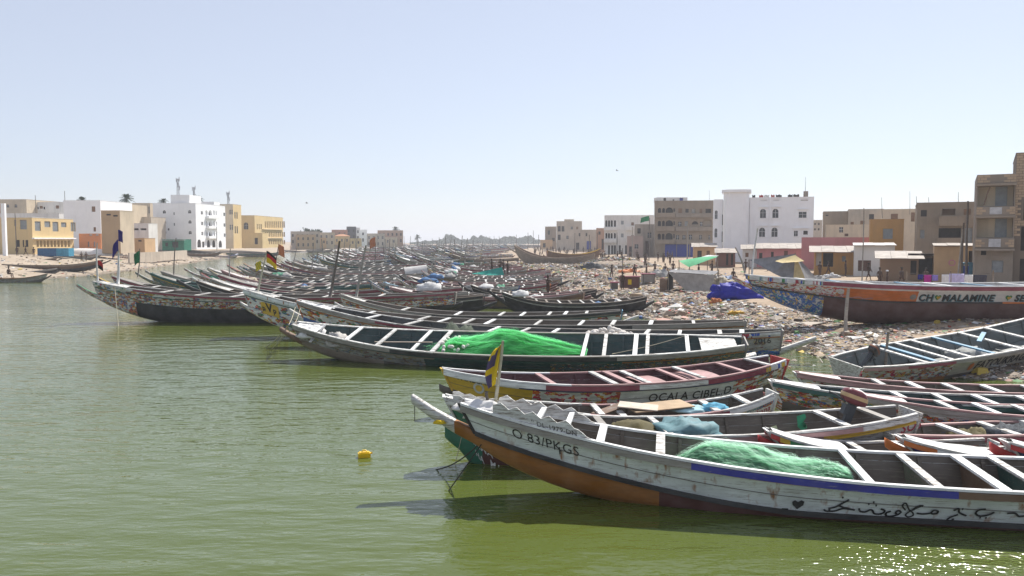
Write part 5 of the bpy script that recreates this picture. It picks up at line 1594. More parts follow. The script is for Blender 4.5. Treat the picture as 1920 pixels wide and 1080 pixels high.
# blue painted tank behind the beached boat
r_, s, w, h = rb('teal blue metal container by the block tower', 1806, 1843, 494, 67, plain('teal_sheet', (0.06, 0.17, 0.24), 0.5, 0.25), dep=2.2, z0=0.9, parapet=0.05, cat='container', name='container', front=[(1808, 496, 1818, 522, 'bdoor', .06), (1828, 497, 1837, 510, 'gshut', .06)])

# ------------------------------------------------------------------ left bank town
WALLDIR = math.atan2(1.0, 0.06)          # river fronts run this way
def lb(label, pxc, d, length, width, ytop, mat, z0=2.3, river=(), front=(), parapet=0.4, cat='building', sidemat=None, wd=WALLDIR, **kw):
    """house on the left bank: pxc column of its near river corner, river front runs away from there; the end wall faces the camera.
    openings: (x, z, w, h, kind) in metres; river ones measured from the near corner"""
    c = D(pxc, 450, d)
    top = D(pxc, ytop, d).z
    ang = wd - PI / 2                      # front wall direction
    ex = Vector((math.cos(ang), math.sin(ang), 0))
    corner = Vector((c.x, c.y, z0)) - ex * width
    h = top - z0 - parapet
    return house(label, corner, ang, width, length, h, mat, front=front, right=river, parapet=parapet, cat=cat, sidemat=sidemat, **kw), h, width

def fpx(width, d, pxc, lst, z0=2.3):
    """end-wall openings given by picture pixels"""
    s = d / FPX * math.cos(math.atan((pxc - 960) / FPX)) * 0.92
    out = []
    for o in lst:
        zt, zb = D(pxc, o[1], d).z - z0, D(pxc, o[3], d).z - z0
        out.append((width - (pxc - o[0]) * s, max(0.02, zb), (o[2] - o[0]) * s, zt - max(0.02, zb)) + tuple(o[4:]))
    return out

def rpx(d, pxc, lst, z0=2.3):
    """river-front openings given by picture pixels (the wall recedes)"""
    c = D(pxc, 450, d); dr = Vector((math.cos(WALLDIR), math.sin(WALLDIR), 0))
    def t_of(px):
        k = (px - 960) / FPX
        return (k * c.y - c.x) / (dr.x - k * dr.y)
    out = []
    for o in lst:
        t0, t1 = t_of(o[0]), t_of(o[2])
        dd = c.y + dr.y * (t0 + t1) / 2
        zt, zb = D(o[0], o[1], dd).z - z0, D(o[0], o[3], dd).z - z0
        out.append((t0, max(0.02, zb), t1 - t0, zt - max(0.02, zb)) + tuple(o[4:]))
    return out

# yellow building at the left
d = 152
wid = 8.0
r_, h, w = lb('yellow two storey building with louvred windows and pale arcade, left bank', 61, d, 12.9, wid, 408, W_YEL, river=rpx(d, 61, [
    (68, 415, 79, 433, 'gshut'), (86, 415, 97, 426, 'gshut'), (101, 416, 112, 434, 'gshut'), (117, 417, 127, 426, 'gshut'), (135, 417, 144, 434, 'gshut')] +
    [(70 + 6.5 * i, 451, 74.5 + 6.5 * i, 463, 'void', 0.5) for i in range(10)]), front=fpx(wid, d, 61, [(31, 412, 48, 430, 'gshut'), (17, 412, 22, 424, 'gshut'), (20, 450, 29, 463, 'void'), (36, 450, 40, 463, 'void'), (43, 450, 50, 463, 'void')]), capm=W_WHITE2)
add_part(r_, 'cornice', [(w + 0.003, w + 0.5, -0.2, 13.0, D(0, 448, d).z - 2.3, D(0, 448, d).z - 2.05)], W_WHITE)
# houses behind it
lb('long white terrace roofs behind the yellow building', 112, 196, 22, 34, 400, W_WHITE2, front=fpx(34, 196, 112, [(60, 388, 64, 392, 'void'), (75, 388, 80, 392, 'void')]))
lb('cream upper house with arched windows at the left frame edge', 52, 222, 16, 16, 374, W_CREAM, front=fpx(16, 222, 52, [(2, 383, 9, 389, 'arch'), (22, 383, 29, 389, 'arch')]))
lb('white upper storey with small shuttered windows behind the terraces', 140, 226, 20, 26, 379, W_WHITE2, front=fpx(26, 226, 140, [(58, 386, 66, 391, 'shut'), (97, 385, 105, 391, 'shut'), (124, 386, 132, 391, 'shut')]))
lb('white house with two shuttered windows beside the tan tower', 190, 188, 14, 9, 376, W_WHITE, front=fpx(9, 188, 190, [(169, 387, 178, 397, 'shut'), (172, 426, 178, 434, 'shut')]))
lb('cream roof terrace house behind the tan tower', 232, 205, 12, 7, 382, W_CREAM, front=fpx(7, 205, 232, [(198, 388, 204, 394, 'shut'), (214, 385, 228, 394, 'void')]))
# salmon house, tan tower and its neighbours
lb('small salmon house with white capped parapet', 189, 166, 8, 4.7, 438, W_ORANGE, front=fpx(4.7, 166, 189, [(158, 453, 161.5, 463, 'gshut'), (171.5, 453, 175.5, 463, 'gshut'), (162, 439, 169, 442, 'gshut'), (177, 439, 184, 442, 'gshut')]), capm=W_WHITE)
lb('tall plain tan tower, its river side coloured lighter as if sunlit', 226, 160, 5.2, 3.9, 395, W_TAN, sidemat=W_CREAM, front=fpx(3.9, 160, 226, [(194, 401, 205, 404, 'void'), (210, 403, 221, 406, 'void')]), parapet=0.2)  # sunlight on the river side is put into a lighter wall colour
lb('white verandah house with balustrade right of the tan tower', 279, 178, 4, 4.4, 419, W_WHITE2, front=fpx(4.4, 178, 279, [(244, 428, 256, 431.5, 'void', .6), (260, 428, 274, 431.5, 'void', .6)]))
lb('brown shed below the white verandah house', 271, 170, 4.5, 3.8, 447, W_TAN, sidemat=W_PEACH, front=fpx(3.8, 170, 271, [(256, 450, 264, 453, 'void')]), parapet=0.1)
lb('olive cream house with one arched window behind the verandah', 283, 236, 12, 10, 381, W_CREAM, front=fpx(10, 236, 283, [(254, 387, 267, 399, 'arch'), (279, 387, 282, 400, 'arch')]))
lb('low tan house with small dark windows below the olive cream one', 284, 214, 8, 9, 407, W_BEIGE, front=fpx(9, 214, 284, [(259, 413, 263, 418, 'void'), (243, 413, 246, 417, 'void')]))

# the white five storey block
d = 226
wid = 12.4
riv = []
for yy in (394, 414, 433):
    riv += [(379, yy + 2, 382.5, yy + 8, 'win'), (421, yy + 5, 425, yy + 11, 'win')]
    riv += [(387 + 0.5, yy, 391.5, yy + 10, 'arch_void', .8), (393, yy, 400, yy + 10, 'arch_void', .8), (402, yy, 404.8, yy + 10, 'arch_void', .8), (406.5, yy + 1, 408.6, yy + 10, 'arch_void', .8)]
riv += [(371, 449, 378, 464, 'arch_void'), (380, 453, 384, 464, 'void'), (389, 450, 395, 464, 'arch_void'), (399, 450, 405, 464, 'arch_void'), (411, 451, 417, 464, 'arch_void')]
r_, h, w = lb('white five storey block with arched balconies on its river side', 368, d, 20, wid, 381, W_WHITE, river=rpx(d, 368, riv), front=fpx(wid, d, 368, [
    (351, 394, 358, 400, 'arch'), (351, 413, 358, 419, 'arch'), (351, 433, 358, 439, 'arch'), (294, 394, 301, 400, 'arch'), (294, 413, 301, 419, 'arch'), (318, 398, 321, 403, 'win'), (318, 418, 321, 423, 'win'), (304, 428, 308, 432, 'void'), (295, 432, 301, 438, 'arch')]))
zz = lambda yy: D(400, yy, 232).z - 2.3
for yy in (408, 427, 446):
    add_part(r_, 'balcony', [(w + 0.004, w + 0.9, 6.5, 13.5, zz(yy) - 0.2, zz(yy - 3.5))], W_WHITE)
add_part(r_, 'stair_tower', [(w * 0.40, w * 0.84, 0.6, 8, h + 0.42, D(330, 365, d).z - 2.3)], W_WHITE)
add_part(r_, 'roof_room', [(w * 0.55, w * 0.97, 13.0, 17, h + 0.45, D(400, 374, d).z - 2.3)], W_WHITE)
MASTM = plain('galvanised_mast', (0.22, 0.22, 0.23), 0.5, 0.1)
def lattice_mast(root_label, base, hgt, wdt=0.55):
    m = MB(); b = Vector(base)
    cs = [Vector((sx * wdt / 2, sy * wdt / 2, 0)) for sx, sy in ((1, 1), (-1, 1), (-1, -1), (1, -1))]
    n = int(hgt / 0.9)
    e = empty('mast', b, label=root_label, cat='mast')
    for c in cs:
        MB().tube([c, c * 0.6 + Vector((0, 0, hgt))], 0.05, MASTM, 5).build('leg', e)
    for i in range(n):
        z0, z1 = hgt * i / n, hgt * (i + 1) / n
        k0, k1 = lerp(1, .6, i / n), lerp(1, .6, (i + 1) / n)
        mm = MB()
        pts = []
        for j in range(5):
            c = cs[j % 4]
            pts.append(c * (k0 if j % 2 == 0 else k1) + Vector((0, 0, z0 if j % 2 == 0 else z1)))
        mm.tube(pts, 0.035, MASTM, 4)
        mm.build('brace', e)
    for z, a in ((hgt * 0.45, 0.5), (hgt * 0.62, 2.0), (hgt * 0.97, 1.0), (hgt * 0.9, 4.0)):
        mm = MB(); mm.box(-0.09, 0.09, -0.07, 0.07, -0.6, 0.6, plain('antenna_panel', (0.4, 0.4, 0.42), 0.5), Matrix.Translation((math.cos(a) * 0.45, math.sin(a) * 0.45, z)) @ Matrix.Rotation(a, 4, 'Z'))
        mm.build('antenna', e)
    return e
p = D(334, 366, d + 4); lattice_mast('tallest lattice antenna mast on the stair tower of the white block', p, D(334, 335, d + 4).z - p.z)
p = D(364, 381, d + 8); lattice_mast('thin antenna mast on the roof edge of the white block', p, D(364, 351, d + 8).z - p.z, 0.45)
p = D(428, 383, d + 24); lattice_mast('antenna mast at the far right roof corner of the white block', p, D(428, 361, d + 24).z - p.z, 0.45)

# cream house right of it and the yellow school
lb('cream house with paired arched windows right of the white block', 438, 252, 6.5, 8, 383, W_CREAM, sidemat=W_YEL, river=[(1.0, 9.5, 1.0, 2.2, 'arch'), (2.6, 9.5, 1.0, 2.2, 'arch'), (1.0, 4.8, 1.0, 2.4, 'arch'), (2.6, 4.8, 1.0, 2.4, 'arch')],
   front=fpx(8, 252, 438, [(430, 393, 433, 402, 'arch'), (434.5, 393, 437.5, 402, 'arch'), (430, 421, 433, 431, 'arch'), (434.5, 421, 437.5, 431, 'arch')]))
d = 268
riv = [(482 + 1, 420, 484.6, 430, 'win'), (486.5, 420, 488.2, 430, 'win'), (490, 420, 492, 430, 'win'), (483, 447, 486, 457, 'void'), (488, 448, 494, 457, 'win')]
for i in range(11):
    x = 498 + i * 3.55
    riv += [(x, 415, x + 1.7, 427, 'shut'), (x, 435, x + 1.7, 444, 'shut'), (x, 450, x + 1.7, 458, 'shut')]
r_, h, w = lb('long yellow school with three rows of narrow brown windows', 478, d, 27.5, 7.2, 404, W_YEL, river=rpx(d, 478, riv), front=fpx(7.2, d, 478, [(454, 417, 464, 430, 'arch'), (453, 440, 463, 455, 'arch_void', .5)]))
for k in (0, 1):
    yy = (431, 447)[k]
    add_part(r_, 'sun_louvre', [(w + 0.004, w + 0.45, 6.5, 26.5, D(520, yy, 285).z - 2.3, D(520, yy, 285).z - 2.15)], W_CREAM)
lb('low yellow gate house in front of the school', 492, 262, 5, 6.5, 437, W_YEL, front=fpx(6.5, 262, 492, [(475, 446, 482, 458, 'void')]))
# far left-bank row
far = [(545, 600, 434, 330, W_BEIGE, 'grey brown low house right of the school'), (598, 628, 436, 345, W_CREAM, 'beige house with balconies beyond the grey brown one'), (594, 612, 446, 338, W_PEACH, 'small pink house on the far left bank'),
       (622, 652, 431, 372, plaster('brick_red_render', (0.42, 0.24, 0.17), .4), 'brick red house behind the beige one'), (650, 668, 425, 380, plaster('charcoal_render', (0.1, 0.1, 0.11), .3), 'charcoal walled four storey house'),
       (667.5, 675, 427, 381, W_WHITE, 'white side of the charcoal house'), (675.5, 688, 431, 386, W_WHITE, 'white house beside the charcoal one'), (627, 656, 443, 360, W_YEL, 'yellow house with hipped tile roof, far left bank'),
       (656.5, 678, 447, 356, W_YEL, 'low bright yellow house before the charcoal one'), (688, 722, 438, 395, W_BEIGE, 'grey long house right of the white ones'), (708, 756, 432, 410, plaster('russet_render', (0.44, 0.28, 0.19), .4), 'russet block at the end of the left bank town'),
       (722, 745, 445, 402, W_CREAM, 'pinkish low house before the russet block'), (555, 592, 440, 322, W_TAN, 'brown compound wall by the school')]
for i, (x0, x1, yt, dd, mt, lab) in enumerate(far):
    s0 = dd / FPX
    fr = []
    n = max(1, int((x1 - x0) / 8))
    for k in range(n):
        xx = x0 + (x1 - x0) * (k + 0.3) / n
        fr.append((xx, yt + 5, xx + 3, yt + 10, 'win' if i % 2 else 'void'))
        if 463 - yt > 22:
            fr.append((xx, yt + 16, xx + 3, yt + 22, 'void'))
    a = D(x0, 450, dd)
    rr, ss, ww, hh = rb(lab, x0, x1, yt, dd, mt, dep=12, z0=1.4, front=fr, parapet=0.3)
    if i == 7:
        m = MB(); m.v = [Vector((-.4, -.4, hh + .35)), Vector((ww + .4, -.4, hh + .35)), Vector((ww + .4, 12.4, hh + .35)), Vector((-.4, 12.4, hh + .35)), Vector((ww * .35, 6, hh + 1.3)), Vector((ww * .65, 6, hh + 1.3))]
        for f in ((0, 1, 5, 4), (2, 3, 4, 5), (1, 2, 5), (3, 0, 4), (3, 2, 1, 0)):
            m.face(f, plaster('clay_tiles', (0.40, 0.2, 0.1), .4))
        m.build('hipped_roof', rr)

# quay wall on the left beach, blue tank, green kiosk
def wallrun(label, pts, h, th, mat, cat='wall', name='low_wall'):
    r0 = empty(name, pts[0], label=label, cat=cat)
    for a, b in zip(pts, pts[1:]):
        dv = Vector((b[0] - a[0], b[1] - a[1], 0)); L = dv.length
        M = Matrix.Translation((a[0] - pts[0][0], a[1] - pts[0][1], 0)) @ Matrix.Rotation(math.atan2(dv.y, dv.x), 4, 'Z')
        n = max(1, int(L / 3))
        for i in range(n):
            MB().box(L * i / n + 0.02, L * (i + 1) / n - 0.02, 0, th, -0.6, h, mat, M).build('wall_panel', r0)
    return r0
a, b, c = P(243, 487, 1.3), P(300, 484, 1.3), P(351, 478, 1.5)
wallrun('low pale concrete wall along the left beach', [a, b, c], 1.3, 0.3, W_BEIGE)
a, b = P(545, 466, 1.6), P(640, 464, 1.6)
wallrun('pale pink balustrade wall along the far left quay', [a, b], 1.2, 0.3, plaster('pale_pink_wall', (0.55, 0.40, 0.32), .3))
p = D(70, 470, 146)
bt = empty('water_tank', (p.x, p.y, 2.0), label='long blue metal tank before the yellow arcade', cat='tank')
for i in range(5):
    x = i * 1.15
    MB().box(x, x + 1.12, 0, 1.8, 0, 1.5, plain('blue_tank_sheet' if i < 3 else 'light_blue_tank_sheet', (0.02, 0.10, 0.22) if i < 3 else (0.05, 0.24, 0.36), 0.5, .2)).build('tank_panel', bt)
r_, h, w = lb('green roadside kiosk with white awning below the white block', 345, 205, 4, 5.8, 449, plain('green_sheet', (0.02, 0.16, 0.10), 0.6, .3), parapet=0.05, cat='kiosk', name='kiosk', front=fpx(5.8, 205, 345, [(302, 455, 309, 462, 'void'), (318, 453, 332, 464, 'void')]))
add_part(r_, 'awning', [(-0.6, 6.2, -1.4, -0.01, h - 0.15, h - 0.05)], M_FRAME)
# pale pillar at the left frame edge
p = D(4, 450, 140); m = MB(); m.box(0, 0.6, 0, .5, 0, 9.6, W_WHITE); o = m.build('pillar'); o.location = (p.x, p.y, 1.8)
p2 = D(-18, 450, 140)
tag(o, 'white corner pillar at the left frame edge', 'pillar')

# ------------------------------------------------------------------ rubbish along the right shore
def attr_material(name, rough=0.7):
    t = NT(name)
    a = t.n('Attribute'); a.attribute_name = 'Col'
    return t.base(a.outputs['Color'], rough)
RUB = attr_material('mixed_rubbish')
RPAL = [((0.62, 0.60, 0.56), 12), ((0.38, 0.33, 0.27), 20), ((0.24, 0.185, 0.135), 26), ((0.11, 0.09, 0.075), 20), ((0.32, 0.235, 0.15), 20), ((0.05, 0.14, 0.36), 2), ((0.55, 0.40, 0.08), 3), ((0.42, 0.08, 0.06), 3), ((0.12, 0.26, 0.10), 4), ((0.48, 0.28, 0.22), 5), ((0.36, 0.42, 0.46), 4)]
RP = [c for c, k in RPAL for _ in range(k)]
rg = random.Random(5)
class Bits:
    def __init__(s):
        s.v = []; s.f = []; s.c = []
    def add(s, pts, faces, col):
        n = len(s.v); s.v += pts; s.c += [col] * len(pts)
        s.f += [tuple(n + i for i in f) for f in faces]
    def build(s, name, mat):
        me = bpy.data.meshes.new(name); me.from_pydata(s.v, [], s.f); me.materials.append(mat)
        at = me.color_attributes.new('Col', 'FLOAT_COLOR', 'POINT')
        flat = []
        for c in s.c:
            flat += [c[0], c[1], c[2], 1.0]
        at.data.foreach_set('color', flat); me.update()
        return link(name, me)
bits = Bits()
def bit(x, y, z, s, kind):
    a = rg.uniform(0, 2 * PI); ca, sa = math.cos(a), math.sin(a)
    c = rg.choice(RP); k = rg.uniform(0.6, 1.2); c = tuple(min(0.8, v * k) for v in c)
    def p(u, v, w):
        return (x + ca * u - sa * v, y + sa * u + ca * v, z + w)
    r = lambda q: rg.uniform(0.6, 1.3) * q
    if kind == 0:     # crumpled sheet or bag
        bits.add([p(-r(s), -r(s) * .7, 0), p(r(s), -r(s) * .7, r(s) * .25), p(r(s), r(s) * .7, 0), p(-r(s), r(s) * .7, r(s) * .2), p(rg.uniform(-.4, .4) * s, rg.uniform(-.4, .4) * s, r(s) * .5)],
                 [(0, 1, 4), (1, 2, 4), (2, 3, 4), (3, 0, 4)], c)
    elif kind == 1:   # stick or board
        l, w, h = r(s) * 2.2, s * 0.16, s * 0.12
        t = rg.uniform(-.2, .35) * l
        bits.add([p(-l, -w, 0), p(l, -w, t), p(l, w, t), p(-l, w, 0), p(-l, -w, h), p(l, -w, t + h), p(l, w, t + h), p(-l, w, h)],
                 [(4, 5, 6, 7), (0, 1, 5, 4), (1, 2, 6, 5), (2, 3, 7, 6), (3, 0, 4, 7)], rg.choice([(0.25, 0.2, 0.15), (0.33, 0.29, 0.25), (0.14, 0.1, 0.07), (0.45, 0.42, 0.38)]))
    else:             # box, bottle or lump
        w, d, h = r(s) * .8, r(s) * .5, r(s) * .7
        bits.add([p(-w, -d, -.05), p(w, -d, -.05), p(w, d, -.05), p(-w, d, -.05), p(-w * .8, -d * .9, h), p(w * .9, -d * .7, h * .8), p(w * .7, d * .8, h * 1.1), p(-w, d * .7, h * .9)],
                 [(4, 5, 6, 7), (0, 1, 5, 4), (1, 2, 6, 5), (2, 3, 7, 6), (3, 0, 4, 7)], c)
n = 0
while n < 95000:
    y = 27 * (175 / 27) ** rg.random()
    off = rg.uniform(-0.8, 1) ** 1 if rg.random() < 0.1 else 24 * rg.random() ** 1.35
    x = interp(y, SHORE_R) + off
    if x > 60 or (y > 95 and off > 14 and rg.random() < .5):
        continue
    dens = 0.60 + 0.95 * noise.noise(Vector((x * 0.16, y * 0.10, 4))) - 0.022 * off
    # trodden sand strip before the big boat and the huts
    if 46 < y < 66 and off > 9:
        dens -= 0.75 * smooth(9, 13, off)
    if rg.random() > dens:
        continue
    s = rg.uniform(0.03, 0.088) * (1 + y / 110)
    if rg.random() < 0.05:
        s *= 2.0
    z = max(h_right(x, y), -0.02)
    k = rg.random()
    bit(x, y, z, s * (1 if rg.random() > .06 else 2.2), 0 if k < .66 else (1 if k < .88 else 2)); n += 1
# the heap of shells and refuse far back
hc = P(1155, 498, 1.0)
for i in range(2500):
    a, r = rg.uniform(0, 2 * PI), 7 * math.sqrt(rg.random())
    zz_ = 1.7 * max(0, 1 - (r / 7) ** 1.6)
    bit(hc.x + r * math.cos(a), hc.y + r * .7 * math.sin(a), h_right(hc.x, hc.y) - .2 + zz_ * rg.uniform(.6, 1), rg.uniform(.15, .3), 0 if rg.random() < .6 else 2)
lh = lump('refuse_mound', (6.6, 4.6, 1.5), plain('mound_soil', (0.33, 0.27, 0.21), 0.9, .3, 4.0, .5), 4, None, 24, 8, .15, 2)
lh.location = (hc.x, hc.y, h_right(hc.x, hc.y) - .4); tag(lh, 'heap of pale refuse on the far right shore', 'heap')
tag(bits.build('rubbish', RUB), 'grey and pale rubbish strewn over the right shore', 'rubbish', kind='stuff')
# litter on the left beach
bits = Bits()
for i in range(1500):
    y = rg.uniform(95, 230); x = interp(y, SHORE_L) - rg.uniform(-0.3, 22)
    bit(x, y, h_left(x, y), rg.uniform(0.08, 0.3), rg.choice([0, 0, 1, 2]))
tag(bits.build('beach_litter', RUB), 'scattered litter on the left sand beach', 'litter', kind='stuff')
# scraps drifting in the inlets
bits = Bits()
for i in range(500):
    y = rg.choice([rg.uniform(50, 72), rg.uniform(28, 48), rg.uniform(85, 110)])
    x = interp(y, SHORE_R) - 4.5 * rg.random() ** 2.5
    bit(x, y, 0.0, rg.uniform(0.04, 0.13), rg.choice([0, 0, 1]))
tag(bits.build('drifting_scraps', RUB), 'small scraps floating along the rubbish shore', 'litter', kind='stuff')

def W(root, v):
    return Matrix.LocRotScale(root.location, root.rotation_euler, root.scale) @ Vector(v)
def WM(root):
    return Matrix.LocRotScale(root.location, root.rotation_euler, root.scale)

# ------------------------------------------------------------------ nets
def net_material(name, col):
    t = NT(name)
    v = t.coord((1, 1, 1), rnd=False); st = t.noise(t.coord((1.2, 7, 7), rnd=False), 5, 5, .7); fine = t.noise(v, 30, 3, .7)
    c = t.mix(t.ramp(st, [(0.3, 0.0), (0.7, 1.0)]), sc3(col, 0.78), sc3(col, 1.15))
    tr = t.n('BsdfTranslucent'); t.l(c, tr.inputs[0]); mx = t.n('MixShader'); mx.inputs[0].default_value = 0.7
    t.base(c, 0.8); t.bump(fine, 0.6, 0.03)
    out = [n for n in t.t.nodes if n.type == 'OUTPUT_MATERIAL'][0]
    t.l(t.b.outputs[0], mx.inputs[1]); t.l(tr.outputs[0], mx.inputs[2]); t.l(mx.outputs[0], out.inputs[0])
    return t.mat
def net_heap(label, M, prof, L, Wd, Hh, mat, seed, nstr=2600):
    e = empty('fishing_net', M.translation, M.to_euler(), label, 'net')
    def hgt(x, y):
        e_ = max(0.0, 1 - abs(y) ** 2.0)
        z = interp(x, prof) * Hh * e_
        z += 0.16 * Hh * noise.noise(Vector((x * 5, y * 3.5, seed))) * e_ + 0.09 * Hh * noise.noise(Vector((x * 11, y * 7, seed + 3))) * e_
        return max(0.0, z)
    WT = lambda x: (.7 + .3 * smooth(0, .3, x)) * (.35 + .65 * smooth(1.0, .62, x) if x > .62 else 1.0)
    m = MB(); rows = []
    for i in range(61):
        x = i / 60
        rows.append([Vector(((x - .5) * L, j / 12 * Wd / 2 * WT(x), hgt(x, j / 12))) for j in range(-12, 13)])
    m.grid(rows, mat); m.build('net_mass', e, True)
    sb = MB(); r = random.Random(seed)
    for i in range(nstr):
        x, y = r.random(), r.uniform(-.97, .97); l = r.uniform(.08, .3); a = r.uniform(-.5, .5) if r.random() < .8 else r.uniform(-3, 3)
        lift = abs(r.gauss(0, .06)); pts = []
        for k in range(5):
            f = k / 4
            xx, yy = x + l * f * math.cos(a) * .6, y + l * f * math.sin(a) + .02 * math.sin(f * 9 + i)
            if xx > 1 or abs(yy) > 1: break
            pts.append(Vector(((xx - .5) * L, yy * Wd / 2 * WT(xx), hgt(xx, yy) + lift * math.sin(PI * (.15 + .8 * f)) + .006)))
        if len(pts) > 2:
            w = r.uniform(.003, .007); n0 = len(sb.v)
            for p in pts:
                sb.v += [p + Vector((0, w, 0)), p + Vector((0, -w, .004))]
            for k in range(len(pts) - 1):
                sb.face((n0 + 2 * k, n0 + 2 * k + 1, n0 + 2 * k + 3, n0 + 2 * k + 2), mat)
    o = sb.build('loose_mesh', e); o['kind'] = 'stuff'
    return e
NET1 = net_material('bright_green_net', (0.30, 0.92, 0.44))
NET2 = net_material('pale_green_net', (0.62, 0.94, 0.72))
NET3 = net_material('sandy_net', (0.42, 0.38, 0.24))
FLOATW = plain('white_float', (0.62, 0.58, 0.53), 0.6, .15)
def floats(e, pts, r, seed, mat=None):
    rr = random.Random(seed); me = None
    for p in pts:
        if me is None:
            mm = MB(); rows = []
            for i in range(7):
                a = PI * i / 6
                rows.append([Vector((math.sin(a) * r * math.cos(b), math.sin(a) * r * math.sin(b), -math.cos(a) * r * 1.35)) for b in [2 * PI * k / 8 for k in range(8)]])
            mm.grid(rows, mat or FLOATW, closed=True); me = mm.mesh('float', True)
        o = link('float', me, e); o.location = p; o.rotation_euler = (rr.uniform(0, 3), rr.uniform(0, 3), rr.uniform(0, 3))
ME = WM(E) @ Matrix.Translation((UE(962) * LE / 2, 0.0, 0.52)) @ Matrix.Rotation(PI, 4, 'Z')
e = net_heap('big bright green net heaped in the broad teal pirogue', ME, [(0, .1), (.1, .5), (.2, .52), (.27, .62), (.4, 1.0), (.52, .98), (.65, .66), (.8, .42), (.93, .15), (1, .03)], 6.0, 3.0, 0.74, NET1, 3, 14000)
rr = random.Random(8)
floats(e, [(rr.uniform(-2.9, -1.7), rr.uniform(-1.1, 1.1), rr.uniform(.2, .42)) for _ in range(26)], 0.075, 4)
MA = WM(A) @ Matrix.Translation((xA(1425), 0.0, 0.56)) @ Matrix.Rotation(PI, 4, 'Z')
net_heap('pale green net spilling across the nearest white pirogue', MA, [(0, .05), (.1, .55), (.2, .95), (.27, 1.0), (.4, .86), (.55, .62), (.7, .45), (.85, .34), (1, .1)], 3.3, 1.5, 0.50, NET2, 6, 14000)
MY = WM(A) @ Matrix.Translation((xA(1566), 0.25, 0.5))
o = lump('yellow_cloth', (0.17, 0.10, 0.09), plain('yellow_rag', (0.62, 0.36, 0.02), 0.8), 2, None, 14, 6, .5, 2.5); o.matrix_world = MY; tag(o, 'small yellow rag at the tail of the pale green net', 'cloth')
MF_ = WM(F_) @ Matrix.Translation((UF(1142) * LF / 2, 0, .3))
e = empty('float_heap', MF_.translation, MF_.to_euler(), 'heap of whitish net floats in the grey pirogue', 'floats')
pts = []
for i in range(95):
    x, y = rr.uniform(-1.35, 1.35), rr.uniform(-.75, .75)
    pts.append((x, y, .15 + (0.75 - .3 * abs(x)) * (1 - y * y) * (1 if i % 3 else .7)))
floats(e, pts, 0.115, 9)
for k, (px, sx, hh, lab) in enumerate(((845, 1.0, .75, 'left'), (872, .9, .7, 'right'))):
    MN = WM(F_) @ Matrix.Translation((UF(px) * LF / 2, 0, .45))
    net_heap(f'{lab} of two pale net bundles in the gold striped pirogue', MN, [(0, .1), (.3, .9), (.5, 1), (.8, .6), (1, .1)], sx * 1.3, 1.5, hh, net_material('greyish_net', (0.36, 0.40, 0.33)) if k == 0 else bpy.data.materials['greyish_net'], 11 + k, 300)

# ------------------------------------------------------------------ loads in the near boats
CL_TEAL = plain('teal_tarp', (0.12, 0.22, 0.24), .6, .3, 3, .3); CL_CYAN = plain('cyan_cloth', (0.12, 0.36, 0.50), .8, .2, 4, .2)
CL_WHITE = plain('dirty_white_cloth', (0.62, 0.61, 0.59), .85, .15, 4, .3); CL_TAN = plain('plywood', (0.42, 0.31, 0.2), .8, .2, 2)
def load(label, root, x, y, z, size, mat, seed, name='cloth_heap', cat='cloth', rough=.35, freq=2.2, rot=0.0, fold=.2):
    o = lump(name, size, mat, seed, None, 22, 9, rough, freq, fold=fold)
    Mx = WM(root) @ Matrix.Translation((x, y, z)) @ Matrix.Rotation(rot, 4, 'Z')
    o.matrix_world = Mx
    return tag(o, label, cat)
def board(label, root, x, y, z, l, w, rot, mat, tilt=0.0, th=.025):
    o = MB().box(-l / 2, l / 2, -w / 2, w / 2, 0, th, mat).build('loose_board')
    o.matrix_world = WM(root) @ Matrix.Translation((x, y, z)) @ Matrix.Rotation(rot, 4, 'Z') @ Matrix.Rotation(tilt, 4, 'Y')
    return tag(o, label, 'board')
load('teal tarpaulin over the gear in the green bowed boat', B, xB(1285), 0.1, 0.45, (.85, .7, .45), CL_TEAL, 21)
load('sandy net bundle on the green bowed boat left of the teal tarpaulin', B, xB(1185), 0.0, 0.5, (.6, .55, .35), NET3, 22, 'net_bundle', 'net')
load('crumpled white cloth on the foredeck of the green bowed boat', B, xB(895), 0, 1.05, (.45, .28, .3), CL_WHITE, 23)
load('white sheeting bundled on the foredeck of the nearest boat', A, xA(900), 0.0, hA.zg(UA(900)) - .05, (.5, .26, .17), CL_WHITE, 24)
load('rolled white cloth by the flag pole of the nearest boat', A, xA(955), 0.1, hA.zg(UA(955)) - .25, (.12, .15, .3), CL_WHITE, 25)
load('white sacking in the bow of the broad teal boat', E, UE(585) * LE / 2, 0, 1.0, (.55, .5, .4), CL_WHITE, 26)
load('grey sacking beside the white sack in the teal bow', E, UE(640) * LE / 2, 0.3, .75, (.45, .5, .45), plain('grey_sacking', (0.42, 0.4, 0.37), .9, .2, 4, .3), 27)
board('white plank leaning in the bow of the broad teal boat', E, UE(603) * LE / 2, 0.2, 1.15, 1.1, .14, 1.2, P_WHITE2, .5)
board('pale plank lying along the thwarts of the broad teal boat', E, UE(765) * LE / 2, 0.5, .93, 2.4, .1, .06, P_WOOD)
load('pale cyan cloth on the boards of the small maroon boat', C, xC(1290), 0.05, .62, (.5, .38, .12), plain('pale_cyan_cloth', (0.32, 0.48, 0.52), .8, .2), 28)
load('bright cyan cloth on the boards of the small maroon boat', C, xC(1335), 0.15, .64, (.36, .26, .16), CL_CYAN, 29)
board('tan plywood sheet across the small maroon boat', C, xC(1235), 0, .72, 1.6, .9, .15, CL_TAN, .05)
board('pale plywood sheet overlapping the tan one in the small maroon boat', C, xC(1195), 0.1, .75, 1.0, .7, -.3, plain('pale_ply', (0.5, 0.44, 0.36), .8, .2), -.06)
board('brown board leaning in the small maroon boat', C, xC(1150), -.1, .66, 1.3, .35, .7, P_BROWN, .08)
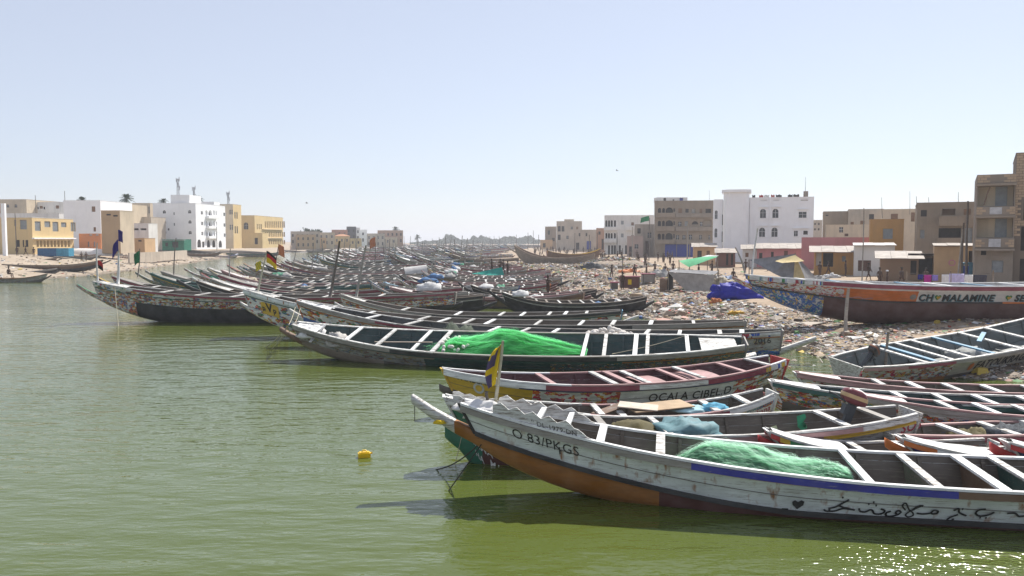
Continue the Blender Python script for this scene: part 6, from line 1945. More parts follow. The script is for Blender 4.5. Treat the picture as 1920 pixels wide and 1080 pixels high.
load('rope and net heap in the pink railed boat at right', R4[0], -1.4, 0, .3, (.95, .5, .38), plain('dark_rope_net', (0.13, 0.14, 0.15), .9, .5, 14, .8), 30, 'net_heap', 'net', .4, 4)
load('sandy net heap beside the dark one in the pink railed boat', R4[0], -2.5, 0, .25, (.55, .45, .35), NET3, 31, 'net_heap', 'net', .4, 4)
board('tan plywood sheet in the pink railed boat at right', R4[0], 1.0, 0, .62, 1.6, .85, .1, plain('orange_ply', (0.45, 0.26, 0.12), .8, .2))
board('blue board on the thwarts of the pale motor boat', T, xT(1840), .1, .98, 1.7, .16, .5, P_SKY)
load('grey tarpaulin heaped amidships in the pale motor boat', T, xT(1815), -.1, .2, (1.0, .8, .45), plain('grey_tarp', (0.3, 0.31, 0.3), .7, .25, 3, .3), 32)
# small coloured pennants and bottles on thwarts
for k, (root, x, y, z, col, lab) in enumerate(((B, xB(1428), .6, .72, (0.45, 0.5, 0.3), 'green and white plastic scrap tied to the grey boat rail'), (B, xB(1520), -.5, .72, (0.05, 0.3, 0.15), 'small green plastic scrap on the far rail of the grey boat'))):
    m = MB()
    m.grid([[Vector((.12 * math.sin(j * 2 + i), .03 * i, -.09 * i + .06 * j)) for i in range(4)] for j in range(3)], plain('scrap%d' % k, col, .6))
    o = m.build('plastic_scrap', None, True); o.matrix_world = WM(root) @ Matrix.Translation((x, y, z)); tag(o, lab, 'scrap')

# ------------------------------------------------------------------ outboard motors
def outboard(label, M, cowl, band, seed=0):
    e = empty('outboard_motor', M.translation, M.to_euler(), label, 'motor')
    m = MB(); rows = []
    prof = [(0.0, .17, .10), (.04, .27, .15), (.13, .31, .165), (.22, .30, .16), (.31, .24, .14), (.35, .14, .08)]
    for z, a, b in prof:
        rows.append([Vector((a * math.copysign(abs(math.cos(t)) ** .38, math.cos(t)) + .07 * (z / .35), b * math.copysign(abs(math.sin(t)) ** .38, math.sin(t)), z + .02)) for t in [2 * PI * k / 16 for k in range(16)]])
    m.grid(rows, lambda i, j: band if i == 2 else cowl, closed=True); m.face(tuple(range(15, -1, -1)), cowl); m.face(tuple(5 * 16 + k for k in range(16)), cowl); m.build('cowl', e, True)
    dk = plain('motor_grey', (0.06, 0.065, 0.07), .45, .2)
    m = MB(); m.prism([(.10, .05), (.10, -.05), (-.08, -.06), (-.10, 0), (-.08, .06)], -.62, .02, dk); m.build('leg', e)
    m = MB(); m.box(-.18, .08, -.08, .08, -.66, -.63, dk); m.build('cavitation_plate', e)
    m = MB(); m.tube([(.12, 0, -.80), (.05, 0, -.80), (-.16, 0, -.80), (-.24, 0, -.80)], [.03, .055, .05, .02], dk, 8); m.box(-.05, .06, -.018, .018, -.78, -.62, dk); m.build('gearcase', e, False)
    for k in range(3):
        b = MB(); Mx = Matrix.Translation((-.22, 0, -.80)) @ Matrix.Rotation(2 * PI * k / 3, 4, 'X') @ Matrix.Rotation(.5, 4, 'Z')
        b.box(-.01, .01, -.05, .05, .03, .15, dk, Mx); b.build('propeller_blade', e)
    m = MB(); m.box(.09, .2, -.09, .09, -.26, -.02, dk); m.build('clamp', e)
    m = MB(); m.tube([(.2, 0, .03), (.5, .02, .1), (.68, .03, .11)], [.025, .022, .03], dk, 6); m.build('tiller', e, True)
    return e
COWL1 = paint('maroon_cowl', (0.16, 0.02, 0.03), .3, under=(.3, .3, .3), rough=.35); BAND = plain('cowl_stripe', (0.55, 0.38, 0.2), .4)
COWL2 = paint('black_cowl', (0.03, 0.028, 0.03), .35, under=(.35, .1, .03), rough=.3)
outboard('outboard motor with maroon striped cowl raised in the grey boat', WM(B) @ Matrix.Translation((xB(1600), -.05, 1.12)) @ Matrix.Rotation(-.35, 4, 'Y') @ Matrix.Scale(1.35, 4), COWL1, BAND)
outboard('black outboard motor tilted over the stern of the pale motor boat', WM(T) @ Matrix.Translation((xT(1634), .1, 1.0)) @ Matrix.Rotation(.75, 4, 'Y') @ Matrix.Rotation(.35, 4, 'Z') @ Matrix.Scale(1.45, 4), COWL2, paint('rust_cowl', (0.2, 0.06, 0.02), .4))

# ------------------------------------------------------------------ masts, flags
M_POLE = paint('grey_mast_wood', (0.30, 0.28, 0.25), .6); M_POLEW = paint('white_mast', (0.62, 0.62, 0.6), .35); M_POLED = paint('dark_mast_wood', (0.12, 0.10, 0.085), .5)
F_PUR = plain('purple_cloth', (0.035, 0.025, 0.16), .85, .2); F_YEL = plain('yellow_cloth', (0.60, 0.42, 0.02), .85, .15); F_DPUR = plain('dark_violet_cloth', (0.09, 0.07, 0.14), .85, .15)
F_RED = plain('red_cloth', (0.42, 0.03, 0.03), .85, .2); F_BLK = plain('black_cloth', (0.02, 0.02, 0.02), .85, .2); F_ORG = plain('orange_cloth', (0.42, 0.15, 0.06), .85, .2); F_GRN = plain('green_cloth', (0.02, 0.22, 0.09), .85, .2)
def mast(bx, by, tx, ty, d, r, mat, label, seed=0, z0=None):
    b, t = D(bx, by, d), D(tx, ty, d + .1)
    return pole('mast_pole', b, t, r, r * .55, mat, label, seed=seed, bend=.06), b, t
def flag_at(px, py, d, w, h, colf, label, sag=.5, flip=1, seed=0, drop=0.0):
    p = D(px, py, d)
    M = Matrix.Translation(p) @ Matrix.Rotation(0 if flip > 0 else PI, 4, 'Z') @ Matrix.Rotation(drop, 4, 'Y')
    return cloth_flag('flag', M, w, h, colf, None, label, sag, seed)
# A's pole with the yellow and violet flag
pA, pAt = D(926, 752, 16.1), D(943, 639, 16.2)
pole('flag_pole', pA - Vector((0, 0, .25)), pAt, .04, .028, paint('pole_yellow_white', (0.5, 0.47, 0.35), .5), 'pale pole on the bow of the nearest boat', seed=2, bend=.01, cat='pole')
def colA(i, j):
    a, b = i / 9, j / 9
    return F_DPUR if ((a > .55 and b + (a - .55) * 1.6 < .95 and b > .15) or (a < .28 and b > .25)) else F_YEL
m = MB(); rows = []
for i in range(11):
    r_ = []
    for j in range(8):
        f, g = j / 7, i / 10
        wv = .26 * (0.35 + 0.65 * math.sin(PI * min(1, g * .9 + .08)) ** .8)
        q = pA.lerp(pAt, .28 + .66 * g)
        r_.append(q + Vector((-wv * f - .02, -.05 * math.sin(f * 6 + g * 4), -.10 * f + .03 * math.sin(g * 9) * f)))
    rows.append(r_)
m.grid(rows, lambda i, j: colA(i, j)); o = m.build('flag', None, True); md = o.modifiers.new('thick', 'SOLIDIFY'); md.thickness = .006
tag(o, 'yellow and violet flag on the nearest boat', 'flag')
o, b, t = mast(912, 735, 925, 772, 15.9, .035, M_POLED, 'short dark post beside the yellow and violet flag', 3)
mast(184, 532, 182, 455, 48.9, .06, M_POLEW, 'white pole with red rag at the far left bow', 4)
mast(221, 532, 222, 468, 49.0, .09, M_POLEW, 'white pole with the purple flag at left', 5)
flag_at(222, 470, 49.0, .45, .7, lambda i, j: F_PUR, 'dark purple flag hanging on the white pole at left', 1.3, -1, 2)
flag_at(222, 452, 49.0, .3, .7, lambda i, j: F_PUR, 'upper fold of purple cloth over the white pole', .4, 1, 4)
flag_at(184, 503, 48.9, .35, .5, lambda i, j: F_RED if i > 3 else F_BLK, 'small red and dark rag on the far left pole', .7, 1, 3)
mast(258, 520, 262, 466, 62, .05, M_POLED, 'thin dark pole with green rag on the third left bow', 6)
flag_at(262, 492, 62, .45, .9, lambda i, j: F_GRN if (i + j) % 3 else F_BLK, 'faded green rag on a thin pole at left', .6, -1, 5)
mast(326, 515, 330, 446, 68, .06, M_POLED, 'crooked dark pole above the white covered bow', 7)
mast(430, 520, 432, 466, 71, .06, M_POLE, 'thin grey pole right of the crooked dark one', 8)
mast(483, 548, 500, 474, 42.1, .065, paint('pole_cream', (0.5, 0.48, 0.36), .4), 'cream pole on the bow with the yellow plate', 9)
flag_at(500, 492, 42.2, .55, .62, lambda i, j: F_BLK if i > 6 else (F_RED if i > 3 else F_YEL), 'black, red and gold striped flag', .75, 1, 6)
flag_at(490, 505, 42.0, .3, .45, lambda i, j: F_YEL if (i + j) % 4 else F_GRN, 'yellow green rag low on the cream pole', .4, -1, 7)
mast(619, 556, 637, 452, 38.6, .085, M_POLED, 'tall dark leaning mast on the gold striped boat', 10)
mast(668, 556, 686, 460, 44.0, .08, M_POLE, 'tall grey leaning mast right of the dark one', 11)
mast(585, 505, 588, 455, 93, .08, M_POLE, 'grey pole farther back left of the tall masts', 12)
mast(516, 500, 522, 462, 88, .07, M_POLED, 'dark pole with orange rag behind the striped flag', 13)
flag_at(522, 478, 88, .7, 1.2, lambda i, j: F_ORG, 'orange rag on a dark pole behind the striped flag', .5, 1, 8)
mast(548, 512, 556, 466, 92, .07, M_POLE, 'leaning grey pole right of the orange rag', 14)
mast(703, 492, 704, 455, 118, .08, M_POLED, 'pole with brown rag among the middle boats', 15)
flag_at(704, 462, 118, .9, 1.4, lambda i, j: F_ORG, 'brown rag among the middle boats', .5, -1, 9)
mast(729, 488, 731, 448, 125, .08, M_POLED, 'dark pole right of the brown rag', 16)
rr = random.Random(31)
for i, (x, y) in enumerate(MASTS):
    if y < 100: continue
    hgt = rr.uniform(2.2, 4.5) * (1 + y / 900)
    pole('mast_pole', (x, y, .7), (x + rr.uniform(-.7, .7), y + rr.uniform(-.4, .4), .7 + hgt), .09 + y * .00012, .05 + y * .0001, rr.choice([M_POLE, M_POLED, M_POLE]), 'distant mast pole among the crowded boats', group='distant masts', seed=i)

# bow and deck clothes on the middle boats
rr = random.Random(12)
BUN = [plain('bundle_white', (0.52, 0.52, 0.51), .85, .15, 4, .3), plain('bundle_grey', (0.36, 0.35, 0.33), .85, .2, 4, .3), plain('bundle_sand', (0.42, 0.37, 0.28), .85, .25, 4, .3), plain('bundle_dark', (0.08, 0.085, 0.09), .85, .3, 4, .3), plain('bundle_blue', (0.08, 0.16, 0.3), .85, .25, 4, .3), plain('bundle_green', (0.08, 0.25, 0.16), .85, .25, 4, .3)]
mesh_b = []
for k in range(8):
    o = lump('covered_gear', (1.0, .7, .55), BUN[k % len(BUN)], 40 + k, None, 14, 6, .4, 2.2, fold=.25); mesh_b.append(o.data); bpy.data.objects.remove(o)
for ob in [o for o in scene.objects if o.parent is None and o.get('group') == 'pirogues moored in rows' and o.location.y > 51]:
    L2 = 8.6
    for k in range(rr.choice([1, 2, 2, 3])):
        o = link('covered_gear', rr.choice(mesh_b), ob)
        u = rr.choice([rr.uniform(.62, .88), rr.uniform(-.7, .6)])
        o.location = (u * (6.2 if ob.children and len(ob.children) and 'shorter' in ob.get('label', '') else L2), rr.uniform(-.25, .25), .3 + (.95 if u > .6 else .15)); o.scale = (rr.uniform(.4, 1.0), rr.uniform(.6, 1.0), rr.uniform(.5, 1.0)); o.rotation_euler = (0, 0, rr.uniform(-.5, .5))

# ------------------------------------------------------------------ people
def skin_body(pose):
    J = {'pelvis': (0, 0, .92, .115), 'chest': (0, .01, 1.25, .135), 'neck': (0, 0, 1.47, .055), 'head': (0, -.01, 1.62, .095), 'crown': (0, 0, 1.72, .075)}
    E_ = [('pelvis', 'chest'), ('chest', 'neck'), ('neck', 'head'), ('head', 'crown')]
    st = {'stand': 0.0, 'walk': .28, 'reach': .1, 'sit': 0}[pose]
    for s, n in ((1, 'l'), (-1, 'r')):
        J['sh' + n] = (s * .18, 0, 1.40, .055)
        if pose == 'reach':
            J['el' + n] = (s * .24, -.22, 1.22, .042); J['wr' + n] = (s * .16, -.45, 1.18, .032); J['ha' + n] = (s * .14, -.53, 1.17, .036)
        else:
            J['el' + n] = (s * .25, .03 - s * st * .3, 1.13, .042); J['wr' + n] = (s * .26, -.05 - s * st * .5, .90, .032); J['ha' + n] = (s * .26, -.07 - s * st * .55, .82, .038)
        J['hi' + n] = (s * .09, 0, .88, .095)
        if pose == 'sit':
            J['kn' + n] = (s * .13, -.42, .90, .065); J['an' + n] = (s * .12, -.46, .48, .042); J['to' + n] = (s * .12, -.60, .44, .038)
        else:
            J['kn' + n] = (s * .10, -.04 + s * st * .7, .48, .062); J['an' + n] = (s * .10, s * st * 1.25, .08, .042); J['to' + n] = (s * .11, -.15 + s * st * 1.2, .04, .036)
        E_ += [('chest', 'sh' + n), ('sh' + n, 'el' + n), ('el' + n, 'wr' + n), ('wr' + n, 'ha' + n), ('pelvis', 'hi' + n), ('hi' + n, 'kn' + n), ('kn' + n, 'an' + n), ('an' + n, 'to' + n)]
    names = list(J)
    me = bpy.data.meshes.new('person'); me.from_pydata([J[n][:3] for n in names], [(names.index(a), names.index(b)) for a, b in E_], [])
    o = bpy.data.objects.new('person', me); COL.objects.link(o)
    o.modifiers.new('skin', 'SKIN'); o.modifiers.new('sub', 'SUBSURF').levels = 1
    for i, n in enumerate(names):
        me.skin_vertices[0].data[i].radius = (J[n][3], J[n][3]); me.skin_vertices[0].data[i].use_root = (n == 'pelvis')
    dg = bpy.context.evaluated_depsgraph_get()
    out = bpy.data.meshes.new_from_object(o.evaluated_get(dg))
    bpy.data.objects.remove(o)
    mi = []
    for p in out.polygons:
        c = p.center
        arm = abs(c.x) > .2 or (pose == 'reach' and c.y < -.16)
        if c.z > 1.46: k = 0
        elif arm and (c.z < 1.16 or c.y < -.3): k = 0
        elif c.z > .93 and not (pose == 'sit' and c.y < -.15): k = 1
        elif c.z > .12 and not (pose == 'sit' and c.z < .55): k = 2
        else: k = 0
        mi.append(k)
    for k in range(3):
        out.materials.append(M_DARK)
    out.polygons.foreach_set('material_index', mi); out.polygons.foreach_set('use_smooth', [True] * len(mi))
    return out
BODY = {p: skin_body(p) for p in ('stand', 'walk', 'reach', 'sit')}
SKIN = plain('dark_skin', (0.07, 0.04, 0.028), .5, .1); HAIR = plain('black_hair', (0.012, 0.01, 0.01), .8)
CLOTH = {}
def clo(c):
    k = 'garment_%02x%02x%02x' % tuple(int(min(.99, v) * 255) for v in c)
    if k not in CLOTH: CLOTH[k] = plain(k, c, .85, .15, 6, .2)
    return CLOTH[k]
hm_ = MB(); rows = []
for i in range(5):
    a = PI / 2 * i / 4
    rows.append([Vector((.105 * math.cos(a) * math.cos(b), .01 + .115 * math.cos(a) * math.sin(b), 1.645 + .115 * math.sin(a))) for b in [2 * PI * k / 10 for k in range(10)]])
hm_.grid(rows, HAIR, closed=True); HAIRM = hm_.mesh('hair', True)
def person(x, y, z, pose, rot, top, low, label, group=None, hat=None, sc=1.0):
    me = BODY[pose].copy(); me.materials.clear()
    for mt in (SKIN, clo(top), clo(low)): me.materials.append(mt)
    o = link('person', me); tag(o, label, 'person', group)
    o.location = (x, y, z - (.44 if pose == 'sit' else 0) * sc); o.rotation_euler = (0, 0, rot); o.scale = (sc, sc, sc)
    if hat is None:
        h = link('hair', HAIRM, o)
    else:
        mm = HAIRM.copy(); mm.materials.clear(); mm.materials.append(clo(hat)); h = link('hat', mm, o); h.scale = (1.12, 1.12, 1.04)
    return o
WH = (.68, .68, .68); DK = (.03, .035, .05)
def gperson(px, d, *a, **k):
    x = (px - 960) / FPX * (d * CP + 4 * SP)
    return person(x, d, h_right(x, d) - .03, *a, **k)
gperson(1167, 76, 'stand', 2.6, WH, DK, 'person in white shirt standing by the red brown kiosk')
gperson(1628, 79, 'walk', .5, (.5, .5, .52), (.06, .09, .16), 'person in white striped top walking before the white hut')
gperson(1663, 65, 'stand', 1.2, (.10, .06, .22), DK, 'person in violet robe with pale cap before the brown hut', hat=(.6, .6, .6))
gperson(1649, 71, 'stand', .2, (.2, .12, .06), (.05, .04, .04), 'person in brown clothes left of the violet robed one')
gperson(1537, 88, 'stand', .4, (.62, .6, .56), (.6, .58, .54), 'person in long white robe by the orange hut')
gperson(1553, 89, 'walk', 1.5, (.42, .03, .10), (.3, .03, .08), 'person in crimson dress by the orange hut')
gperson(1500, 86, 'stand', 0, (.45, .42, .5), DK, 'person in pale top behind the tent')
gperson(1375, 84, 'sit', .4, (.05, .08, .25), (.1, .1, .12), 'person in blue seated under the green awning')
bx = (952 - 960) / FPX * 98
person(bx, 97, .75, 'stand', 1.0, (.6, .42, .02), (.5, .5, .48), 'person in yellow jacket standing on a boat by the green tarpaulin')
person((922 - 960) / FPX * 97, 96.5, 1.0, 'reach', 2.0, (.05, .035, .03), (.04, .04, .05), 'dark clothed person bending over the green tarpaulin, left one')
person((938 - 960) / FPX * 97, 97.2, 1.0, 'stand', .3, (.04, .04, .05), (.03, .03, .03), 'dark clothed person standing at the middle of the green tarpaulin')
person((944 - 960) / FPX * 97, 96.6, .9, 'reach', -1.0, (.06, .06, .12), DK, 'person in navy right of the green tarpaulin')
o = person((1050 - 960) / FPX * 61, 61.6, .55, 'reach', .5, (.5, .02, .12), DK, 'stooping person in crimson top by the brown inlet boat'); o.location.x = P(1030, 556, .8).x
rr = random.Random(3)
TOPS = [WH, (.05, .07, .2), (.45, .06, .08), (.1, .2, .4), (.5, .4, .1), (.08, .08, .09), (.3, .1, .3), (.1, .3, .2), (.55, .3, .3), (.35, .33, .3)]
TOPN = ['white', 'navy', 'red', 'blue', 'mustard', 'black', 'purple', 'green', 'pink', 'grey']
for i in range(26):
    d = rr.uniform(118, 175); px = rr.uniform(1120, 1262)
    gperson(px, d, rr.choice(['stand', 'walk', 'walk', 'reach']), rr.uniform(0, 6.28), *(lambda q: (TOPS[q], DK, f'distant person in {TOPN[q]} top before the arcaded white building'))(rr.randrange(10)), 'crowd on the right bank')
for i in range(46):
    d = rr.uniform(190, 330); px = rr.uniform(1000, 1135)
    gperson(px, d, rr.choice(['stand', 'walk']), rr.uniform(0, 6.28), *(lambda q: (TOPS[q], DK, f'tiny person in {TOPN[q]} top in the far right bank crowd'))(rr.randrange(10)), 'far crowd on the right bank')
EXTRA = [(1190, 88, 'walk', (.1, .2, .4), 'blue'), (1212, 95, 'stand', (.5, .4, .1), 'mustard'), (1228, 100, 'reach', WH, 'white'), (1247, 92, 'walk', (.45, .06, .08), 'red'), (1262, 96, 'stand', (.08, .08, .09), 'black'), (1310, 88, 'stand', (.3, .1, .3), 'purple'),
         (1335, 92, 'reach', (.35, .33, .3), 'grey'), (1398, 100, 'walk', (.1, .3, .2), 'green'), (1440, 104, 'stand', (.55, .3, .3), 'pink'), (1462, 100, 'walk', (.05, .07, .2), 'navy'), (1585, 86, 'stand', (.05, .07, .2), 'navy'), (1690, 70, 'walk', (.55, .3, .3), 'pink'), (1735, 68, 'stand', (.3, .02, .15), 'plum'), (1147, 98, 'reach', (.4, .2, .1), 'tan')]
PLACE = ['behind the kiosks', 'left of the flag pole foot', 'stooping on the trodden sand', 'left of the grey heap', 'by the grey heap', 'below the green awning edge', 'among the awning bundles', 'by the rust red hut', 'before the pink house', 'before the pink house door', 'between the orange and white huts', 'before the brown hut', 'under the tin awning', 'picking over the far rubbish']
for (px, d, ps, c, cn), plc in zip(EXTRA, PLACE):
    gperson(px, d, ps, rr.uniform(0, 6.28), c, rr.choice([DK, (.1, .12, .2), (.3, .28, .25)]), f'person in {cn} top {plc}')
def lperson(px, d, *a, **k):
    x = (px - 960) / FPX * d
    return person(x, d, h_left(x, d), *a, **k)
lperson(33, 140, 'stand', 1, (.6, .6, .6), (.5, .5, .5), 'person in white on the left beach before the yellow building')
lperson(49, 141, 'walk', 2, (.25, .03, .05), DK, 'person in dark red on the left beach')
lperson(64, 140, 'stand', 0, (.12, .04, .08), (.3, .4, .1), 'person in plum and green beside the blue tank')
lperson(153, 143, 'stand', 4, (.06, .06, .15), DK, 'person in navy by the salmon house')
lperson(162, 144, 'walk', 4, (.4, .2, .15), (.2, .1, .1), 'person in tan by the salmon house')
p = P(17, 527, .2); person(p.x, p.y, .62, 'sit', 1.4, (.62, .62, .64), (.45, .2, .03), 'person in white seated in the low boat at the left edge', hat=(.02, .02, .02))

# ------------------------------------------------------------------ tents, tarps, kiosks
def cloth_quad(m, a, b, c, d, mat, sag=.15, n=8):
    rows = []
    for i in range(n + 1):
        r = []
        for j in range(n + 1):
            u, v = i / n, j / n
            p = a.lerp(b, v).lerp(d.lerp(c, v), u)
            q = sag * math.sin(PI * u) * math.sin(PI * v) + .03 * noise.noise(p * 2.3)
            r.append(p + Vector((0, .3 * q, -q)))
        rows.append(r)
    m.grid(rows, mat)
TG = plain('grey_tarp_cloth', (0.20, 0.20, 0.205), .85, .25, 2, .2); TY = plain('yellow_tarp_cloth', (0.50, 0.40, 0.20), .85, .15, 2, .2); TL = plain('pale_tarp_cloth', (0.46, 0.45, 0.43), .85, .2, 2, .2)
d = 75.5
pk = D(1491, 476, d)
an = [D(1404, 487, 78), D(1450, 512, 75.5), D(1487, 531, 74), D(1513, 531, 74.2), D(1538, 531, 76.5), D(1512, 505, 80), D(1440, 498, 80)]
tent = empty('tent', (pk.x, d, h_right(pk.x, d)), label='patched tent of grey and yellow cloth behind the big boat', cat='tent')
off = Vector((pk.x, d, h_right(pk.x, d)))
mid = [pk.lerp(a, .5) for a in an]
cm = [TG, TG, TY, TG, TG, TG, TL]
for i in range(7):
    a, b = an[i] - off, an[(i + 1) % 7] - off
    m = MB(); cloth_quad(m, pk - off, pk - off + Vector((.01, 0, 0)), b, a, cm[i], .22); m.build('tent_cloth', tent, True)
m = MB(); cloth_quad(m, D(1453, 489, 75) - off, D(1491, 478, 75.2) - off, D(1508, 490, 74) - off, D(1466, 493, 73.8) - off, TY, .1); m.build('tent_fly', tent, True)
pole('tent_pole', (0, 0, 0), pk - off + Vector((0, 0, .1)), .05, .04, P_WOOD, parent=tent)
pole('tent_pole', D(1404, 534, 78) - off, an[0] - off, .05, .04, P_WOOD, parent=tent)
# grey tarp shelter
c0 = D(1290, 530, 70); off = Vector((c0.x, c0.y, h_right(c0.x, c0.y)))
sh_ = empty('tarp_shelter', off, label='sagging grey tarpaulin shelter on the rubbish shore', cat='shelter')
m = MB(); cloth_quad(m, D(1341, 516, 70) - off, D(1253, 511, 70) - off, D(1287, 547, 69.4) - off, D(1332, 545, 69.4) - off, plain('greige_tarp', (0.30, 0.275, 0.24), .85, .2, 2, .2), .1); m.build('front_cloth', sh_, True)
m = MB(); cloth_quad(m, D(1252, 511, 70) - off, D(1262, 507, 73) - off, D(1262, 541, 73) - off, D(1250, 547, 70) - off, F_BLK, .05); m.build('side_shade_sheet', sh_, True)  # black sheet stands for the shade inside the shelter's open left side
m = MB(); cloth_quad(m, D(1253, 510, 70) - off, D(1341, 515, 70) - off, D(1347, 508, 73.5) - off, D(1262, 505, 73) - off, TG, .25); m.build('roof_cloth', sh_, True)
for px, py, dd, top in ((1253, 546, 70, 508), (1341, 545, 70, 513), (1347, 540, 73.5, 505), (1262, 540, 73, 503)):
    pole('shelter_post', D(px, py, dd) - off, D(px, top, dd) - off, .05, .04, P_WOOD, parent=sh_, seed=px)
o = MB().box(0, .65, 0, .06, -.2, 1.25, P_BROWN).build('standing_board'); o.location = D(1237, 543, 69.5); o.location.z = h_right(o.location.x, 69.5); tag(o, 'rusty brown board standing left of the grey tarpaulin shelter', 'board')
# green awning
off = D(1300, 500, 78); off.z = h_right(off.x, 78)
aw = empty('awning', off, label='green sheet awning with pale edge before the rust red hut', cat='awning')
m = MB(); cloth_quad(m, D(1272, 489, 78) - off, D(1292, 501, 76.5) - off, D(1347, 481, 77) - off, D(1326, 480, 80) - off, plain('green_sheeting', (0.05, 0.33, 0.14), .6, .15), -.12); m.build('awning_cloth', aw, True)
m = MB(); cloth_quad(m, D(1296, 487, 79.5) - off, D(1320, 488, 78) - off, D(1348, 479, 78) - off, D(1328, 478, 80.5) - off, BUN[0], -.1); m.build('awning_cloth', aw, True)
for px, dd, top in ((1273, 78, 487), (1293, 76.5, 500), (1346, 77, 480), (1327, 80.5, 478)):
    b = D(px, 515, dd) - off; b.z = -.2
    pole('awning_post', b, D(px, top, dd) - off, .05, .04, P_WOOD, parent=aw, seed=px)
for k, (px, yy, dd, sz, mt, lab) in enumerate(((1378, 558, 59, (1.8, .8, 1.15), plain('royal_blue_tarp', (0.018, 0.022, 0.30), .55, .25, 3, .3), 'royal blue tarpaulin heap under the bow of the big boat'),
        (1296, 500, 80, (1.0, .8, 1.0), BUN[0], 'white bundle stacked under the green awning'), (1330, 508, 76, (1.2, .8, .8), BUN[1], 'grey bundle under the green awning'), (1352, 512, 74, (1.0, .7, .7), BUN[2], 'sand coloured bundle right of the green awning'),
        (1365, 500, 84, (.9, .7, .5), plain('pale_blue_sacks', (.35, .42, .55), .8), 'pale blue sacks beside the green awning'), (1342, 553, 57.5, (.4, .3, .35), F_ORG, 'small orange bag left of the blue tarpaulin'),
        (1427, 590, 44, (.26, .2, .22), plain('cobalt_bag', (.015, .05, .45), .4), 'cobalt blue bag on the rubbish shore'), (1407, 608, 41, (.35, .22, .12), plain('azure_bag', (.03, .16, .45), .4), 'azure plastic sheet scrap by the moored sterns'),
        (1560, 505, 84, (.8, .5, .45), BUN[0], 'white sack shape standing for a lying goat by the orange hut'), (1535, 511, 78, (.9, .5, .4), BUN[1], 'pale grey sack shape standing for a lying goat right of the tent'), (1585, 648, 29.5, (.9, .35, .05), plain('lavender_sheet', (.42, .38, .6), .5), 'lavender plastic sheet at the waterline'), (1278, 579, 47, (.5, .3, .3), plain('grey_green_bag', (.16, .2, .16), .6), 'grey green sack in the middle of the rubbish'), (1380, 575, 50, (.5, .35, .25), plain('amber_bag', (.5, .3, .04), .6), 'amber coloured bag on the rubbish'),  # the white and pale grey sack shapes stand in for lying goats
        (1240, 502, 92, (1.1, .8, .9), BUN[1], 'grey tarpaulin heap left of the green awning'), (1180, 500, 105, (1.4, .7, .5), P_ORANGE, 'rust orange upturned hull in the rubbish'), (1110, 492, 120, (1.5, .8, .8), BUN[3], 'dark heap by the curved wooden boat'))):
    o = lump('heap' if 'bag' not in lab else 'bag', sz, mt, 60 + k, None, 34, 12, .45, 2.6, fold=.45)
    p = D(px, yy, dd); o.location = (p.x, dd, h_right(p.x, dd) - .08); tag(o, lab, 'heap' if 'bag' not in lab and 'sack' not in lab else 'bag')
def table_box(label, px0, px1, y0, y1, d, mat, name='kiosk', cat='kiosk'):
    a, b = D(px0, y1, d), D(px1, y0, d)
    z0 = h_right((a.x + b.x) / 2, d)
    w, h = b.x - a.x, b.z - z0
    e = empty(name, (a.x, d, z0), label=label, cat=cat)
    MB().box(.05, w - .05, .05, 1.0, .1, h - .08, mat).build('body', e)
    MB().box(-.05, w + .05, -.05, 1.1, h - .078, h, P_MAROON).build('top_board', e)
    for x in (.06, w - .14):
        MB().box(x, x + .08, .0, .048, -.15, h - .08, P_DWOOD).build('leg', e)
    return e, w, h
e, w, h = table_box('red brown wooden kiosk counter with a yellow square', 1163, 1201, 518, 538, 76, paint('dark_red_board', (.12, .035, .03), .5))
MB().box(w * .38, w * .56, .025, .047, h * .35, h * .75, F_YEL).build('yellow_panel', e)
table_box('grey box stall right of the red brown kiosk', 1204, 1229, 513, 532, 79, P_GREY)
table_box('dark low crate left of the kiosk', 1146, 1160, 529, 537, 74, P_DWOOD, 'crate', 'crate')
# laundry behind the big boat
lx0, lx1, dl = D(1700, 512, 52), D(1862, 512, 54), 53
e = empty('clothes_line', lx0, label='clothes line strung behind the big orange boat', cat='clothes line')
for q in (lx0, (lx0 + lx1) / 2, lx1):
    pole('line_post', (q.x - lx0.x, q.y - lx0.y, h_right(q.x, q.y) - lx0.z - .2), (q.x - lx0.x, q.y - lx0.y, .1), .045, .04, P_WOOD, parent=e)
MB().tube([Vector((0, 0, 0)), (lx1 - lx0) * .25 + Vector((0, 0, -.12)), (lx1 - lx0) * .5, (lx1 - lx0) * .75 + Vector((0, 0, -.12)), lx1 - lx0], .012, P_DWOOD, 5).build('line', e)
for k, (p0, p1, yb, c, lab) in enumerate(((1720, 1730, 521, (.03, .03, .2), 'navy cloth on the clothes line'), (1731, 1745, 527, (.42, .03, .26), 'magenta cloth on the clothes line'), (1746, 1757, 523, (.25, .2, .55), 'violet cloth on the clothes line'),
        (1764, 1777, 530, (.7, .7, .7), 'left white sheet on the clothes line'), (1778, 1806, 531, (.5, .46, .68), 'wide lavender sheet on the clothes line'), (1807, 1823, 530, (.7, .7, .68), 'white sheet right of the lavender one'), (1824, 1850, 526, (.05, .05, .07), 'dark clothes at the end of the line'))):
    f = (p0 - 1700) / 162; g = (p1 - 1700) / 162
    a, b = lx0.lerp(lx1, f), lx0.lerp(lx1, g); hgt = (yb - 512) / FPX * dl
    m = MB(); rows = []
    for i in range(7):
        rows.append([a.lerp(b, j / 6) + Vector((0, -.02 - .07 * math.sin(j * 1.9 + k) * i / 6, -.03 - hgt * i / 6 - .1 * math.sin(PI * f * 2 % PI))) for j in range(7)])
    m.grid(rows, clo(c)); o = m.build('laundry', None, True); md = o.modifiers.new('t', 'SOLIDIFY'); md.thickness = .01; tag(o, lab, 'laundry')

